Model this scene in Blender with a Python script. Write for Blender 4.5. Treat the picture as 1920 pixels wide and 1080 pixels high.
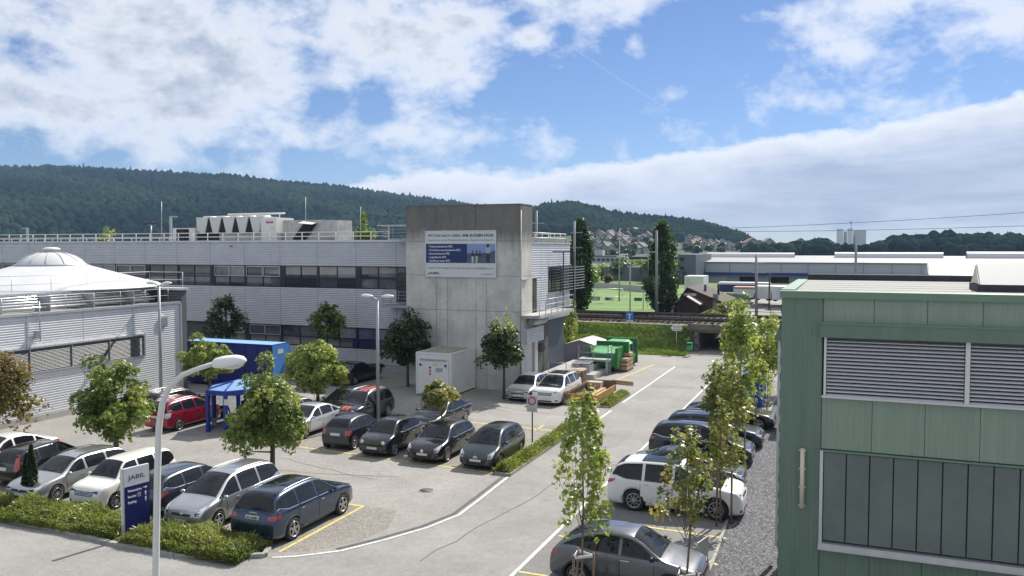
import bpy, bmesh, math, random
import numpy as np
from mathutils import Vector, Matrix
from mathutils.bvhtree import BVHTree
R = math.radians
random.seed(7)
for o in list(bpy.data.objects): bpy.data.objects.remove(o)
scene = bpy.context.scene
col = scene.collection

# ---------------------------------------------------------------- camera
H = 9.5
F, YH, XV = 1560.0, 465.0, 1592.0          # focal length, horizon row, road vanishing point (photo pixels)
PITCH = math.atan((540 - YH) / F)
YAW = math.atan2(XV - 960, F * math.cos(PITCH) + (540 - YH) * math.sin(PITCH))
FW = np.array([-math.sin(YAW) * math.cos(PITCH), math.cos(YAW) * math.cos(PITCH), -math.sin(PITCH)])
RT = np.array([math.cos(YAW), math.sin(YAW), 0.0])
UP = np.cross(RT, FW)
cd = bpy.data.cameras.new('camera'); cam = bpy.data.objects.new('camera', cd); col.objects.link(cam)
cam.location = (0, 0, H); cam.rotation_euler = (math.pi / 2 - PITCH, 0, YAW)
cd.sensor_width = 36; cd.lens = 36 * F / 1920; cd.clip_end = 12000; cd.clip_start = 0.1
scene.camera = cam
def ray(x, y): return RT * (x - 960) + UP * (540 - y) + FW * F
def G(x, y, z=0.0):
    d = ray(x, y); t = (z - H) / d[2]; return (d[0] * t, d[1] * t, z)
def atY(x, y, Y):
    d = ray(x, y); t = Y / d[1]; return (d[0] * t, Y, H + d[2] * t)
def atX(x, y, X):
    d = ray(x, y); t = X / d[0]; return (X, d[1] * t, H + d[2] * t)
def atD(x, y, D):                          # at a depth of D metres
    d = ray(x, y); t = D / F; return (d[0] * t, d[1] * t, H + d[2] * t)

# ---------------------------------------------------------------- light
SUN_AZ, SUN_EL = R(13), R(46)              # azimuth from +Y towards +X
sdir = Vector((math.sin(SUN_AZ) * math.cos(SUN_EL), math.cos(SUN_AZ) * math.cos(SUN_EL), math.sin(SUN_EL)))
sl = bpy.data.lights.new('sun', 'SUN'); sl.energy = 4.6; sl.angle = R(0.55); sl.color = (1.0, 0.95, 0.87)
so = bpy.data.objects.new('sun', sl); col.objects.link(so)
so.rotation_euler = sdir.to_track_quat('Z', 'Y').to_euler(); so.location = (20, 40, 60)
scene.view_settings.view_transform = 'Standard'; scene.view_settings.look = 'None'
scene.view_settings.exposure = 0.56; scene.view_settings.gamma = 1.0
scene.view_settings.use_curve_mapping = False

world = bpy.data.worlds.new('World'); scene.world = world; world.use_nodes = True
def build_sky():
    nt = world.node_tree; N = nt.nodes; L = nt.links; N.clear()
    out = N.new('ShaderNodeOutputWorld'); bg = N.new('ShaderNodeBackground'); bg.inputs['Strength'].default_value = 0.1
    L.new(bg.outputs[0], out.inputs['Surface'])
    sky = N.new('ShaderNodeTexSky'); sky.sky_type = 'NISHITA'; sky.sun_disc = False
    sky.sun_elevation = SUN_EL; sky.sun_rotation = SUN_AZ; sky.altitude = 400
    sky.air_density = 1.0; sky.dust_density = 0.2; sky.ozone_density = 3.0
    tc = N.new('ShaderNodeTexCoord'); sep = N.new('ShaderNodeSeparateXYZ'); L.new(tc.outputs['Generated'], sep.inputs[0])
    def math_(op, a, b=None, clamp=False):
        n = N.new('ShaderNodeMath'); n.operation = op; n.use_clamp = clamp
        for i, v in enumerate((a, b)):
            if v is None: continue
            if isinstance(v, (int, float)): n.inputs[i].default_value = v
            else: L.new(v, n.inputs[i])
        return n.outputs[0]
    X, Y, Z = sep.outputs
    # azimuth (degrees from the view axis, + to the right) and tangent of elevation
    ca, sa = math.cos(YAW), math.sin(YAW)
    fx = math_('ADD', math_('MULTIPLY', X, -sa), math_('MULTIPLY', Y, ca))
    rx = math_('ADD', math_('MULTIPLY', X, ca), math_('MULTIPLY', Y, sa))
    az = math_('ARCTAN2', rx, fx)                       # radians
    hyp = math_('SQRT', math_('ADD', math_('MULTIPLY', X, X), math_('MULTIPLY', Y, Y)))
    el = math_('ARCTAN2', Z, hyp)
    # clouds seen on a flat layer: project the direction on a plane (with curvature)
    zz = math_('ADD', math_('MAXIMUM', Z, 0.0), 0.12)
    comb = N.new('ShaderNodeCombineXYZ')
    L.new(math_('DIVIDE', rx, zz), comb.inputs[0]); L.new(math_('DIVIDE', fx, zz), comb.inputs[1])
    def noise(vec, scale, detail, rough, dist=0.0, loc=(0, 0, 0), sc=(1, 1, 1)):
        mp = N.new('ShaderNodeMapping'); mp.inputs['Location'].default_value = loc; mp.inputs['Scale'].default_value = sc
        L.new(vec, mp.inputs[0])
        n = N.new('ShaderNodeTexNoise'); n.inputs['Scale'].default_value = scale; n.inputs['Detail'].default_value = detail
        n.inputs['Roughness'].default_value = rough; n.inputs['Distortion'].default_value = dist
        L.new(mp.outputs[0], n.inputs['Vector']); return n.outputs['Fac']
    pl = comb.outputs[0]
    n1 = noise(pl, 1.05, 10, 0.6, 0.35, (3.1, 1.7, 0.4))
    n2 = noise(pl, 3.2, 8, 0.6, 0.2, (0.3, 9.2, 2.0))
    # angular coordinates for the banks near the horizon
    c2 = N.new('ShaderNodeCombineXYZ'); L.new(az, c2.inputs[0]); L.new(math_('MULTIPLY', el, 1.8), c2.inputs[1])
    n3 = noise(c2.outputs[0], 7.0, 9, 0.58, 0.15, (1.3, 0.2, 5.0))
    n4 = noise(c2.outputs[0], 26.0, 6, 0.6, 0.1, (1.3, 4.2, 5.0))
    def ramp(v, stops):
        r = N.new('ShaderNodeValToRGB'); cr = r.color_ramp
        while len(cr.elements) > 1: cr.elements.remove(cr.elements[-1])
        for i, (p, c) in enumerate(stops):
            e = cr.elements[0] if i == 0 else cr.elements.new(p)
            e.position = p; e.color = (c, c, c, 1) if not isinstance(c, tuple) else (*c, 1)
        L.new(v, r.inputs[0]); return r.outputs[0]
    def curve(v, lo, hi, pts):                              # piecewise linear function of v in [lo,hi] through a ramp
        u = math_('DIVIDE', math_('SUBTRACT', v, lo), hi - lo, True)
        return ramp(u, [((p - lo) / (hi - lo), c) for p, c in pts])
    d = lambda px: math.atan((px - 960) / F)
    e_ = lambda py: math.atan((YH - py) / F)
    # bank 1: top edge elevation as a function of azimuth
    top = curve(az, d(300), d(2400), [(d(300), 0.0), (d(640), e_(330) - .01), (d(760), e_(312)), (d(1000), e_(318)), (d(1200), e_(308)), (d(1340), e_(285)), (d(1480), e_(262)), (d(1620), e_(252)), (d(1760), e_(222)), (d(1920), e_(205)), (d(2400), e_(215))])
    bot = curve(az, d(300), d(2400), [(d(300), 0.0), (d(900), e_(440)), (d(1400), e_(470)), (d(1920), e_(480)), (d(2400), e_(480))])
    wob = math_('ADD', math_('MULTIPLY', math_('SUBTRACT', n3, 0.5), 0.07), math_('MULTIPLY', math_('SUBTRACT', n4, 0.5), 0.03))
    inside = math_('SUBTRACT', math_('ADD', top, wob), el)   # >0 below the top edge
    m_top = math_('DIVIDE', inside, 0.009, True)
    m_bot = math_('DIVIDE', math_('ADD', math_('SUBTRACT', el, bot), math_('MULTIPLY', wob, 0.8)), 0.03, True)
    band = math_('MULTIPLY', m_top, math_('ADD', math_('MULTIPLY', m_bot, 0.75), 0.25))
    lit = math_('SUBTRACT', 1.0, math_('DIVIDE', inside, 0.048, True))   # sunlit upper edge
    # upper clouds: dense to the left, thin to the right
    dens = curve(az, d(-600), d(2600), [(d(-600), .05), (d(-100), -.06), (d(0), -.07), (d(700), -.08), (d(980), -.10), (d(1920), -.09), (d(2600), .04)])
    mp3 = N.new('ShaderNodeMapping'); mp3.inputs['Scale'].default_value = (1, 1, 1.6); L.new(tc.outputs['Generated'], mp3.inputs[0])
    n6 = noise(mp3.outputs[0], 5.2, 10, 0.6, 0.2, (4.0, 2.0, 1.0)); n7 = noise(mp3.outputs[0], 19.0, 7, 0.6, 0.15, (1.0, 7.0, 3.0))
    hi = math_('MULTIPLY', math_('DIVIDE', math_('SUBTRACT', el, e_(-60)), 0.12, True), 0.10)
    cov = math_('ADD', math_('ADD', math_('MULTIPLY', n6, 0.66), math_('MULTIPLY', n7, 0.34)), math_('ADD', dens, hi))
    for (bx_, by_, rx_, ry_, s_) in ((120, 70, 420, 120, .15), (110, 235, 380, 62, .17), (430, 135, 170, 62, .15), (740, 65, 150, 80, .15), (830, 128, 75, 32, .10), (830, 262, 260, 40, .20), (1000, 76, 34, 22, .13), (1192, 100, 30, 20, .12), (1190, 8, 170, 28, .15), (1630, 42, 180, 52, .16), (1850, 48, 55, 28, .14), (1870, 112, 95, 32, .15), (1595, 128, 70, 24, .13)):
        gx = math_('DIVIDE', math_('SUBTRACT', az, d(bx_)), rx_ / F); gy = math_('DIVIDE', math_('SUBTRACT', el, e_(by_)), ry_ / F)
        g2 = math_('ADD', math_('MULTIPLY', gx, gx), math_('MULTIPLY', gy, gy))
        cov = math_('ADD', cov, math_('MULTIPLY', math_('POWER', 2.718, math_('MULTIPLY', g2, -1.0)), s_ * 0.84))
    m_up = math_('DIVIDE', math_('SUBTRACT', cov, 0.495), 0.15, True)
    m_up = math_('MULTIPLY', m_up, math_('DIVIDE', math_('SUBTRACT', el, 0.035), 0.05, True))
    shade = math_('DIVIDE', math_('SUBTRACT', cov, 0.60), 0.16, True)     # thick parts are greyer
    def mixc(f, a, b):
        m = N.new('ShaderNodeMix'); m.data_type = 'RGBA'
        L.new(f, m.inputs[0])
        for i, v in ((6, a), (7, b)):
            if isinstance(v, tuple): m.inputs[i].default_value = (*v, 1)
            else: L.new(v, m.inputs[i])
        return m.outputs[2]
    K = 7.2
    white = (0.95 * K, 0.97 * K, 1.0 * K); grey = (0.40 * K, 0.47 * K, 0.59 * K); pale = (0.40 * K, 0.47 * K, 0.60 * K); pale2 = (0.62 * K, 0.68 * K, 0.80 * K)
    c_up = mixc(shade, white, grey)
    n5 = noise(c2.outputs[0], 9.0, 7, 0.6, 0.3, (2.3, 7.2, 1.0), (.55, 1.6, 1))
    body = mixc(math_('DIVIDE', math_('SUBTRACT', n5, 0.40), 0.25, True), pale, pale2)
    c_bk = mixc(math_('POWER', lit, 0.9), body, white)
    skyc = N.new('ShaderNodeMix'); skyc.data_type = 'RGBA'; skyc.blend_type = 'MULTIPLY'; skyc.inputs[0].default_value = 1.0
    L.new(sky.outputs[0], skyc.inputs[6]); skyc.inputs[7].default_value = (0.47, 0.53, 0.66, 1)
    c1 = mixc(math_('MULTIPLY', m_up, 0.94), skyc.outputs[2], c_up)
    # a fine contrail
    ax, ay = d(1085), e_(105); bx, by = d(1255), e_(216)
    ln = math.hypot(bx - ax, by - ay); ux, uy = (bx - ax) / ln, (by - ay) / ln
    ddx = math_('SUBTRACT', az, ax); ddy = math_('SUBTRACT', el, ay)
    along = math_('ADD', math_('MULTIPLY', ddx, ux), math_('MULTIPLY', ddy, uy))
    across = math_('ABSOLUTE', math_('ADD', math_('SUBTRACT', math_('MULTIPLY', ddx, uy), math_('MULTIPLY', ddy, ux)), math_('MULTIPLY', math_('SUBTRACT', n4, .5), .004)))
    tr = math_('SUBTRACT', 1.0, math_('DIVIDE', across, 0.0011, True))
    tr = math_('MULTIPLY', tr, math_('MULTIPLY', math_('GREATER_THAN', along, 0.0), math_('LESS_THAN', along, ln)))
    c1 = mixc(math_('MULTIPLY', tr, 0.16), c1, white)
    c2_ = mixc(band, c1, c_bk)
    L.new(c2_, bg.inputs['Color'])
build_sky()

# ---------------------------------------------------------------- materials
MATS = {}
def mat(name, c, rough=0.6, metal=0.0, var=0.0, scale=3.0, bump=0.0, bscale=40.0, coat=0.0, c2=None, spec=0.5, detail=4, stretch=(1, 1, 1), trans=0.0):
    if name in MATS: return MATS[name]
    m = bpy.data.materials.new(name); m.use_nodes = True; nt = m.node_tree; N = nt.nodes; L = nt.links
    b = N['Principled BSDF']; b.inputs['Roughness'].default_value = rough; b.inputs['Metallic'].default_value = metal
    b.inputs['Specular IOR Level'].default_value = spec
    b.inputs['Coat Weight'].default_value = coat; b.inputs['Coat Roughness'].default_value = 0.03
    b.inputs['Base Color'].default_value = (*c, 1)
    if trans: b.inputs['Transmission Weight'].default_value = trans
    if var or c2 or bump:
        geo = N.new('ShaderNodeNewGeometry'); mp = N.new('ShaderNodeMapping'); mp.inputs['Scale'].default_value = stretch
        L.new(geo.outputs['Position'], mp.inputs[0])
    if var or c2:
        n = N.new('ShaderNodeTexNoise'); n.inputs['Scale'].default_value = scale; n.inputs['Detail'].default_value = detail
        n.inputs['Roughness'].default_value = 0.65
        L.new(mp.outputs[0], n.inputs['Vector'])
        r = N.new('ShaderNodeValToRGB'); r.color_ramp.elements[0].position = 0.32; r.color_ramp.elements[1].position = 0.68
        a = tuple(max(0, v * (1 - var)) for v in c); bb = tuple(v * (1 + var) for v in (c2 or c))
        r.color_ramp.elements[0].color = (*a, 1); r.color_ramp.elements[1].color = (*bb, 1)
        L.new(n.outputs['Fac'], r.inputs[0]); L.new(r.outputs[0], b.inputs['Base Color'])
    if bump:
        n2 = N.new('ShaderNodeTexNoise'); n2.inputs['Scale'].default_value = bscale; n2.inputs['Detail'].default_value = 3
        L.new(mp.outputs[0], n2.inputs['Vector'])
        bp = N.new('ShaderNodeBump'); bp.inputs['Strength'].default_value = bump; bp.inputs['Distance'].default_value = 0.02
        L.new(n2.outputs['Fac'], bp.inputs['Height']); L.new(bp.outputs[0], b.inputs['Normal'])
    MATS[name] = m; return m

def mat_asphalt(name, c, agg=0.35, scale=55.0, patch=0.18, tint=(1, 1, 1)):
    """asphalt / exposed aggregate: fine speckle, broad patches, faint cracks"""
    if name in MATS: return MATS[name]
    m = bpy.data.materials.new(name); m.use_nodes = True; nt = m.node_tree; N = nt.nodes; L = nt.links
    b = N['Principled BSDF']; b.inputs['Roughness'].default_value = 0.85; b.inputs['Specular IOR Level'].default_value = 0.3
    geo = N.new('ShaderNodeNewGeometry')
    def noise(s, dt, ro):
        n = N.new('ShaderNodeTexNoise'); n.inputs['Scale'].default_value = s; n.inputs['Detail'].default_value = dt
        n.inputs['Roughness'].default_value = ro; L.new(geo.outputs['Position'], n.inputs['Vector']); return n.outputs['Fac']
    vo = N.new('ShaderNodeTexVoronoi'); vo.inputs['Scale'].default_value = scale; L.new(geo.outputs['Position'], vo.inputs['Vector'])
    bw = N.new('ShaderNodeRGBToBW'); L.new(vo.outputs['Color'], bw.inputs[0])
    r1 = N.new('ShaderNodeMapRange'); r1.inputs['To Min'].default_value = 1 - agg; r1.inputs['To Max'].default_value = 1 + agg
    L.new(bw.outputs[0], r1.inputs[0])
    r2 = N.new('ShaderNodeMapRange'); r2.inputs['From Min'].default_value = .3; r2.inputs['From Max'].default_value = .7
    r2.inputs['To Min'].default_value = 1 - patch; r2.inputs['To Max'].default_value = 1 + patch; L.new(noise(0.35, 6, .65), r2.inputs[0])
    r3 = N.new('ShaderNodeMapRange'); r3.inputs['From Min'].default_value = .3; r3.inputs['From Max'].default_value = .7
    r3.inputs['To Min'].default_value = 1 - patch * .7; r3.inputs['To Max'].default_value = 1 + patch * .7; L.new(noise(3.0, 5, .7), r3.inputs[0])
    ml = N.new('ShaderNodeMath'); ml.operation = 'MULTIPLY'; L.new(r1.outputs[0], ml.inputs[0]); L.new(r2.outputs[0], ml.inputs[1])
    m2 = N.new('ShaderNodeMath'); m2.operation = 'MULTIPLY'; L.new(ml.outputs[0], m2.inputs[0]); L.new(r3.outputs[0], m2.inputs[1])
    mx = N.new('ShaderNodeVectorMath'); mx.operation = 'SCALE'; mx.inputs[0].default_value = c; L.new(m2.outputs[0], mx.inputs['Scale'])
    L.new(mx.outputs[0], b.inputs['Base Color'])
    bp = N.new('ShaderNodeBump'); bp.inputs['Strength'].default_value = 0.35; bp.inputs['Distance'].default_value = 0.01
    L.new(vo.outputs['Distance'], bp.inputs['Height']); L.new(bp.outputs[0], b.inputs['Normal'])
    MATS[name] = m; return m

def mat_leaf(name, stops, rough=0.36, tr=0.48, spec=0.5):
    """foliage: colour by the leaf's own random value, light passes through"""
    if name in MATS: return MATS[name]
    m = bpy.data.materials.new(name); m.use_nodes = True; nt = m.node_tree; N = nt.nodes; L = nt.links
    b = N['Principled BSDF']; out = N['Material Output']; b.inputs['Roughness'].default_value = rough
    b.inputs['Specular IOR Level'].default_value = spec
    at = N.new('ShaderNodeAttribute'); at.attribute_name = 'leafvar'
    r = N.new('ShaderNodeValToRGB'); cr = r.color_ramp
    while len(cr.elements) > 1: cr.elements.remove(cr.elements[-1])
    for i, (p, c) in enumerate(stops):
        e = cr.elements[0] if i == 0 else cr.elements.new(p)
        e.position = p; e.color = (*c, 1)
    L.new(at.outputs['Fac'], r.inputs[0]); L.new(r.outputs[0], b.inputs['Base Color'])
    t = N.new('ShaderNodeBsdfTranslucent'); mu = N.new('ShaderNodeMix'); mu.data_type = 'RGBA'; mu.blend_type = 'MULTIPLY'
    mu.inputs[0].default_value = 1; mu.inputs[7].default_value = (1.5, 1.5, 0.8, 1); L.new(r.outputs[0], mu.inputs[6]); L.new(mu.outputs[2], t.inputs[0])
    ms = N.new('ShaderNodeMixShader'); ms.inputs[0].default_value = tr
    L.new(b.outputs[0], ms.inputs[1]); L.new(t.outputs[0], ms.inputs[2]); L.new(ms.outputs[0], out.inputs['Surface'])
    MATS[name] = m; return m

# ---------------------------------------------------------------- mesh helpers
ORIG = {}
def origin_of(o):
    return ORIG.get(o.name, (0, 0, 0)) if o is not None else (0, 0, 0)
def tag(o, label=None, cat=None, group=None, kind=None):
    if label: o['label'] = label
    if cat: o['category'] = cat
    if group: o['group'] = group
    if kind: o['kind'] = kind
    return o
def thing(name, label, cat, loc=(0, 0, 0), rz=0.0, group=None, world=True):
    o = bpy.data.objects.new(name, None); col.objects.link(o); o.empty_display_size = 0.3
    o.location = loc; o.rotation_euler = (0, 0, rz)
    ORIG[o.name] = tuple(loc) if world else (0, 0, 0)
    return tag(o, label, cat, group)
def link(name, me, parent=None):
    o = bpy.data.objects.new(name, me); col.objects.link(o)
    if parent is not None:
        o.parent = parent; ORIG[o.name] = origin_of(parent)
    return o
class MB:
    def __init__(s): s.v = []; s.f = []; s.sm = []; s.mi = []; s.cur = 0
    def add(s, vs, fs, smooth=False):
        b = len(s.v); s.v += [tuple(v) for v in vs]
        for f in fs: s.f.append([b + i for i in f]); s.sm.append(smooth); s.mi.append(s.cur)
        return s
    def box(s, x0, x1, y0, y1, z0, z1):
        vs = [(x0, y0, z0), (x1, y0, z0), (x1, y1, z0), (x0, y1, z0), (x0, y0, z1), (x1, y0, z1), (x1, y1, z1), (x0, y1, z1)]
        return s.add(vs, [(0, 3, 2, 1), (4, 5, 6, 7), (0, 1, 5, 4), (1, 2, 6, 5), (2, 3, 7, 6), (3, 0, 4, 7)])
    def obox(s, c, ux, uy, uz, hx, hy, hz):
        c, ux, uy, uz = Vector(c), Vector(ux).normalized(), Vector(uy).normalized(), Vector(uz).normalized(); vs = []
        for k in (-1, 1):
            for i, j in ((-1, -1), (1, -1), (1, 1), (-1, 1)): vs.append(c + ux * hx * i + uy * hy * j + uz * hz * k)
        return s.add(vs, [(0, 3, 2, 1), (4, 5, 6, 7), (0, 1, 5, 4), (1, 2, 6, 5), (2, 3, 7, 6), (3, 0, 4, 7)])
    def bar(s, p0, p1, w, h=None):
        p0, p1 = Vector(p0), Vector(p1); d = p1 - p0; h = h or w
        up = Vector((0, 0, 1)) if abs(d.normalized().z) < .95 else Vector((0, 1, 0))
        ux = d.cross(up).normalized(); uy = ux.cross(d).normalized()
        return s.obox((p0 + p1) / 2, ux, uy, d, w / 2, h / 2, d.length / 2)
    def tube(s, pts, rs, n=8, caps=True, smooth=True):
        pts = [Vector(p) for p in pts]
        if isinstance(rs, (int, float)): rs = [rs] * len(pts)
        vs = []; fs = []; prev = None
        for i, p in enumerate(pts):
            d = (pts[min(i + 1, len(pts) - 1)] - pts[max(i - 1, 0)]).normalized()
            if prev is None:
                a = Vector((0, 0, 1)) if abs(d.z) < .9 else Vector((1, 0, 0)); ux = d.cross(a).normalized()
            else: ux = (prev - d * prev.dot(d)).normalized()
            prev = ux; uy = d.cross(ux)
            for k in range(n):
                t = 2 * math.pi * k / n; vs.append(p + (ux * math.cos(t) + uy * math.sin(t)) * rs[i])
        for i in range(len(pts) - 1):
            for k in range(n):
                fs.append((i * n + k, i * n + (k + 1) % n, (i + 1) * n + (k + 1) % n, (i + 1) * n + k))
        s.add(vs, fs, smooth)
        if caps:
            b = len(s.v) - len(vs); s.f.append([b + k for k in range(n)][::-1]); s.sm.append(False); s.mi.append(s.cur)
            e = b + (len(pts) - 1) * n; s.f.append([e + k for k in range(n)]); s.sm.append(False); s.mi.append(s.cur)
        return s
    def lathe(s, prof, c=(0, 0, 0), n=24, axis='z', smooth=True, ang=2 * math.pi):
        vs = []; fs = []; full = abs(ang - 2 * math.pi) < 1e-6; m = n if full else n + 1
        for r, z in prof:
            for k in range(m):
                t = ang * k / n; a, b = r * math.cos(t), r * math.sin(t)
                p = {'z': (a, b, z), 'y': (a, z, b), 'x': (z, a, b)}[axis]
                vs.append((p[0] + c[0], p[1] + c[1], p[2] + c[2]))
        for i in range(len(prof) - 1):
            for k in range(n):
                k2 = (k + 1) % m if full else k + 1
                q = (i * m + k, i * m + k2, (i + 1) * m + k2, (i + 1) * m + k)
                fs.append(q[::-1] if axis == 'y' else q)
        return s.add(vs, fs, smooth)
    def prism(s, pts, a, b, axis='y'):
        """extrude a 2-D outline: axis y -> pts are (x,z); axis x -> (y,z); axis z -> (x,y)"""
        n = len(pts); mk = {'y': lambda p, t: (p[0], t, p[1]), 'x': lambda p, t: (t, p[0], p[1]), 'z': lambda p, t: (p[0], p[1], t)}[axis]
        vs = [mk(p, a) for p in pts] + [mk(p, b) for p in pts]
        return s.add(vs, [tuple(range(n))[::-1], tuple(range(n, 2 * n))] + [(i, (i + 1) % n, n + (i + 1) % n, n + i) for i in range(n)])
    def mesh(s, name, mats, o=(0, 0, 0), fix=True):
        me = bpy.data.meshes.new(name)
        vs = [(v[0] - o[0], v[1] - o[1], v[2] - o[2]) for v in s.v]
        me.from_pydata(vs, [], s.f)
        for m in (mats if isinstance(mats, (list, tuple)) else [mats]): me.materials.append(m)
        me.polygons.foreach_set('use_smooth', s.sm); me.polygons.foreach_set('material_index', s.mi)
        if fix and len(s.f) < 20000:
            bm = bmesh.new(); bm.from_mesh(me); bmesh.ops.recalc_face_normals(bm, faces=bm.faces); bm.to_mesh(me); bm.free()
        me.update(); return me
    def build(s, name, m, parent=None, fix=True, **kw):
        o = link(name, s.mesh(name, m, origin_of(parent), fix), parent)
        return tag(o, **kw) if kw else o
def np_mesh(name, V, Fc, m, parent=None, attr=None, smooth=False, o=None):
    """fast mesh from numpy arrays; Fc (n,k)"""
    me = bpy.data.meshes.new(name); V = np.asarray(V, np.float32)
    o = o if o is not None else origin_of(parent); V = V - np.array(o, np.float32)
    n, k = Fc.shape
    me.vertices.add(len(V)); me.vertices.foreach_set('co', V.ravel())
    me.loops.add(n * k); me.loops.foreach_set('vertex_index', Fc.ravel().astype(np.int32))
    me.polygons.add(n); me.polygons.foreach_set('loop_start', np.arange(0, n * k, k, dtype=np.int32))
    me.polygons.foreach_set('loop_total', np.full(n, k, np.int32))
    if smooth: me.polygons.foreach_set('use_smooth', np.ones(n, bool))
    me.materials.append(m); me.update(calc_edges=True); me.validate()
    if attr is not None:
        a = me.attributes.new('leafvar', 'FLOAT', 'POINT'); a.data.foreach_set('value', np.asarray(attr, np.float32))
    ob = link(name, me, parent); return ob
def copy_tree(o, parent=None, loc=None, rz=None):
    c = o.copy(); col.objects.link(c); c.parent = parent
    if loc is not None: c.location = loc
    if rz is not None: c.rotation_euler = (0, 0, rz)
    for ch in o.children: copy_tree(ch, c)
    return c
def text_mesh(name, s, size, m, parent, origin, ux, uz, align='LEFT', ext=0.002, bold=0.0, width=None):
    """flat lettering: baseline origin, ux along the line, uz up"""
    cu = bpy.data.curves.new(name, 'FONT'); cu.body = s; cu.size = size; cu.align_x = align; cu.extrude = ext; cu.offset = bold
    cu.resolution_u = 2
    t = bpy.data.objects.new(name, cu); col.objects.link(t)
    dg = bpy.context.evaluated_depsgraph_get(); me = bpy.data.meshes.new_from_object(t.evaluated_get(dg))
    bpy.data.objects.remove(t); me.name = name
    ux, uz = Vector(ux).normalized(), Vector(uz).normalized(); un = ux.cross(uz)
    o = Vector(origin) - Vector(origin_of(parent)); sx = 1.0
    if width and len(me.vertices):
        xs = [v.co.x for v in me.vertices]; sx = width / max(1e-6, max(xs) - min(xs))
    for v in me.vertices: v.co = o + ux * v.co.x * sx + uz * v.co.y + un * v.co.z
    me.materials.clear(); me.materials.append(m)
    return link(name, me, parent)
def railing(name, pts, h, parent, m, n_rails=2, r=0.025, post=1.6, label=None, cat=None, low=None):
    mb = MB()
    for i in range(len(pts) - 1):
        a, b = Vector(pts[i]), Vector(pts[i + 1]); L_ = (b - a).length; k = max(1, round(L_ / post))
        for j in range(k + 1):
            p = a + (b - a) * j / k; mb.tube([p, p + Vector((0, 0, h))], r, 6)
        for q in range(n_rails):
            z = h * (1 - q / n_rails) - .01; mb.tube([a + Vector((0, 0, z)), b + Vector((0, 0, z))], r * .95, 6)
    o = mb.build(name, m, parent)
    if label: tag(o, label, cat)
    return o
def quadgrid(mb, f, nu, nv, smooth=True):
    vs = [f(i / nu, j / nv) for j in range(nv + 1) for i in range(nu + 1)]
    fs = [(j * (nu + 1) + i, j * (nu + 1) + i + 1, (j + 1) * (nu + 1) + i + 1, (j + 1) * (nu + 1) + i) for j in range(nv) for i in range(nu)]
    mb.add(vs, fs, smooth)
# ---------------------------------------------------------------- ground, road, markings
m_road = mat_asphalt('road_asphalt', (0.25, 0.244, 0.23), .28, 60, .15)
m_lot = mat_asphalt('lot_asphalt', (0.268, 0.256, 0.238), .34, 42, .14)
m_bay = mat_asphalt('bay_gravel_asphalt', (0.235, 0.22, 0.195), .5, 26, .12)
m_side = mat_asphalt('side_asphalt', (0.19, 0.185, 0.18), .25, 50, .12)
m_gravel = mat_asphalt('gravel', (0.085, 0.085, 0.095), .75, 17, .15)
def mat_worn(name, c, under):
    m = bpy.data.materials.new(name); m.use_nodes = True; nt = m.node_tree; N = nt.nodes; L = nt.links; b = N['Principled BSDF']; b.inputs['Roughness'].default_value = .7
    geo = N.new('ShaderNodeNewGeometry'); n = N.new('ShaderNodeTexNoise'); n.inputs['Scale'].default_value = 6; n.inputs['Detail'].default_value = 8; n.inputs['Roughness'].default_value = .8; L.new(geo.outputs['Position'], n.inputs['Vector'])
    r = N.new('ShaderNodeValToRGB'); r.color_ramp.elements[0].position = .36; r.color_ramp.elements[1].position = .52; r.color_ramp.elements[0].color = (*under, 1); r.color_ramp.elements[1].color = (*c, 1)
    L.new(n.outputs['Fac'], r.inputs[0]); L.new(r.outputs[0], b.inputs['Base Color']); return m
m_white = mat_worn('white_paint', (0.66, 0.66, 0.63), (.34, .335, .32)); m_yellow = mat_worn('yellow_paint', (0.62, 0.50, 0.13), (.30, .27, .19))
m_kerb = mat('kerb_stone', (0.30, 0.29, 0.27), .85, var=.25, scale=6, bump=.3)
m_grassg = mat('grass_ground', (0.085, 0.13, 0.035), .95, var=.3, scale=.8, c2=(0.13, 0.18, 0.05), bump=.5, bscale=14)
m_soil = mat('soil', (0.10, 0.08, 0.055), .95, var=.3, scale=4, bump=.4)
def sheet(name, pts, z, m, parent=None, kind='structure'):
    o = MB().add([(p[0], p[1], z) for p in pts], [tuple(range(len(pts)))]).build(name, m, parent)
    if kind and parent is None: o['kind'] = kind
    return o
def stripe(name, pts, w, m, z=.012, parent=None):
    vs = []; fs = []; P_ = [Vector((p[0], p[1], 0)) for p in pts]
    for i, p in enumerate(P_):
        d = (P_[min(i + 1, len(P_) - 1)] - P_[max(i - 1, 0)]).normalized(); n = Vector((-d.y, d.x, 0)) * w / 2
        vs += [(p.x + n.x, p.y + n.y, z), (p.x - n.x, p.y - n.y, z)]
    for i in range(len(P_) - 1): fs.append((2 * i, 2 * i + 1, 2 * i + 3, 2 * i + 2))
    return tag(MB().add(vs, fs).build(name, m, parent), kind='structure')
sheet('ground', [(-260, -60), (120, -60), (120, 77), (-260, 77)], 0, m_road)
curve_in = [G(510, 1046), G(560, 1043), G(640, 1033), G(720, 1013), G(800, 990), G(860, 966), G(905, 932), G(952, 895)]
curve_in = [(p[0], p[1]) for p in curve_in]
sheet('parking_lot', [(-41, 19.7), (-20.6, 19.7), (-17, 20.2)] + curve_in + [(-13.0, 42.5), (-13.0, 47.5), (-12.75, 66), (-14, 74), (-30, 75), (-60, 75), (-60, 43), (-41, 43)], .004, m_lot)
sheet('parking_bay', [(-36, 20.2), (-17.4, 20.5), (-15.6, 21.4), (-14.6, 22.6), (-14.3, 24.2), (-15.0, 26.0), (-36, 26.0)], .008, m_bay)
sheet('parking_bay', [(-33, 32.6), (-13.5, 32.0), (-13.5, 41.6), (-33, 41.6)], .008, m_bay)
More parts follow.
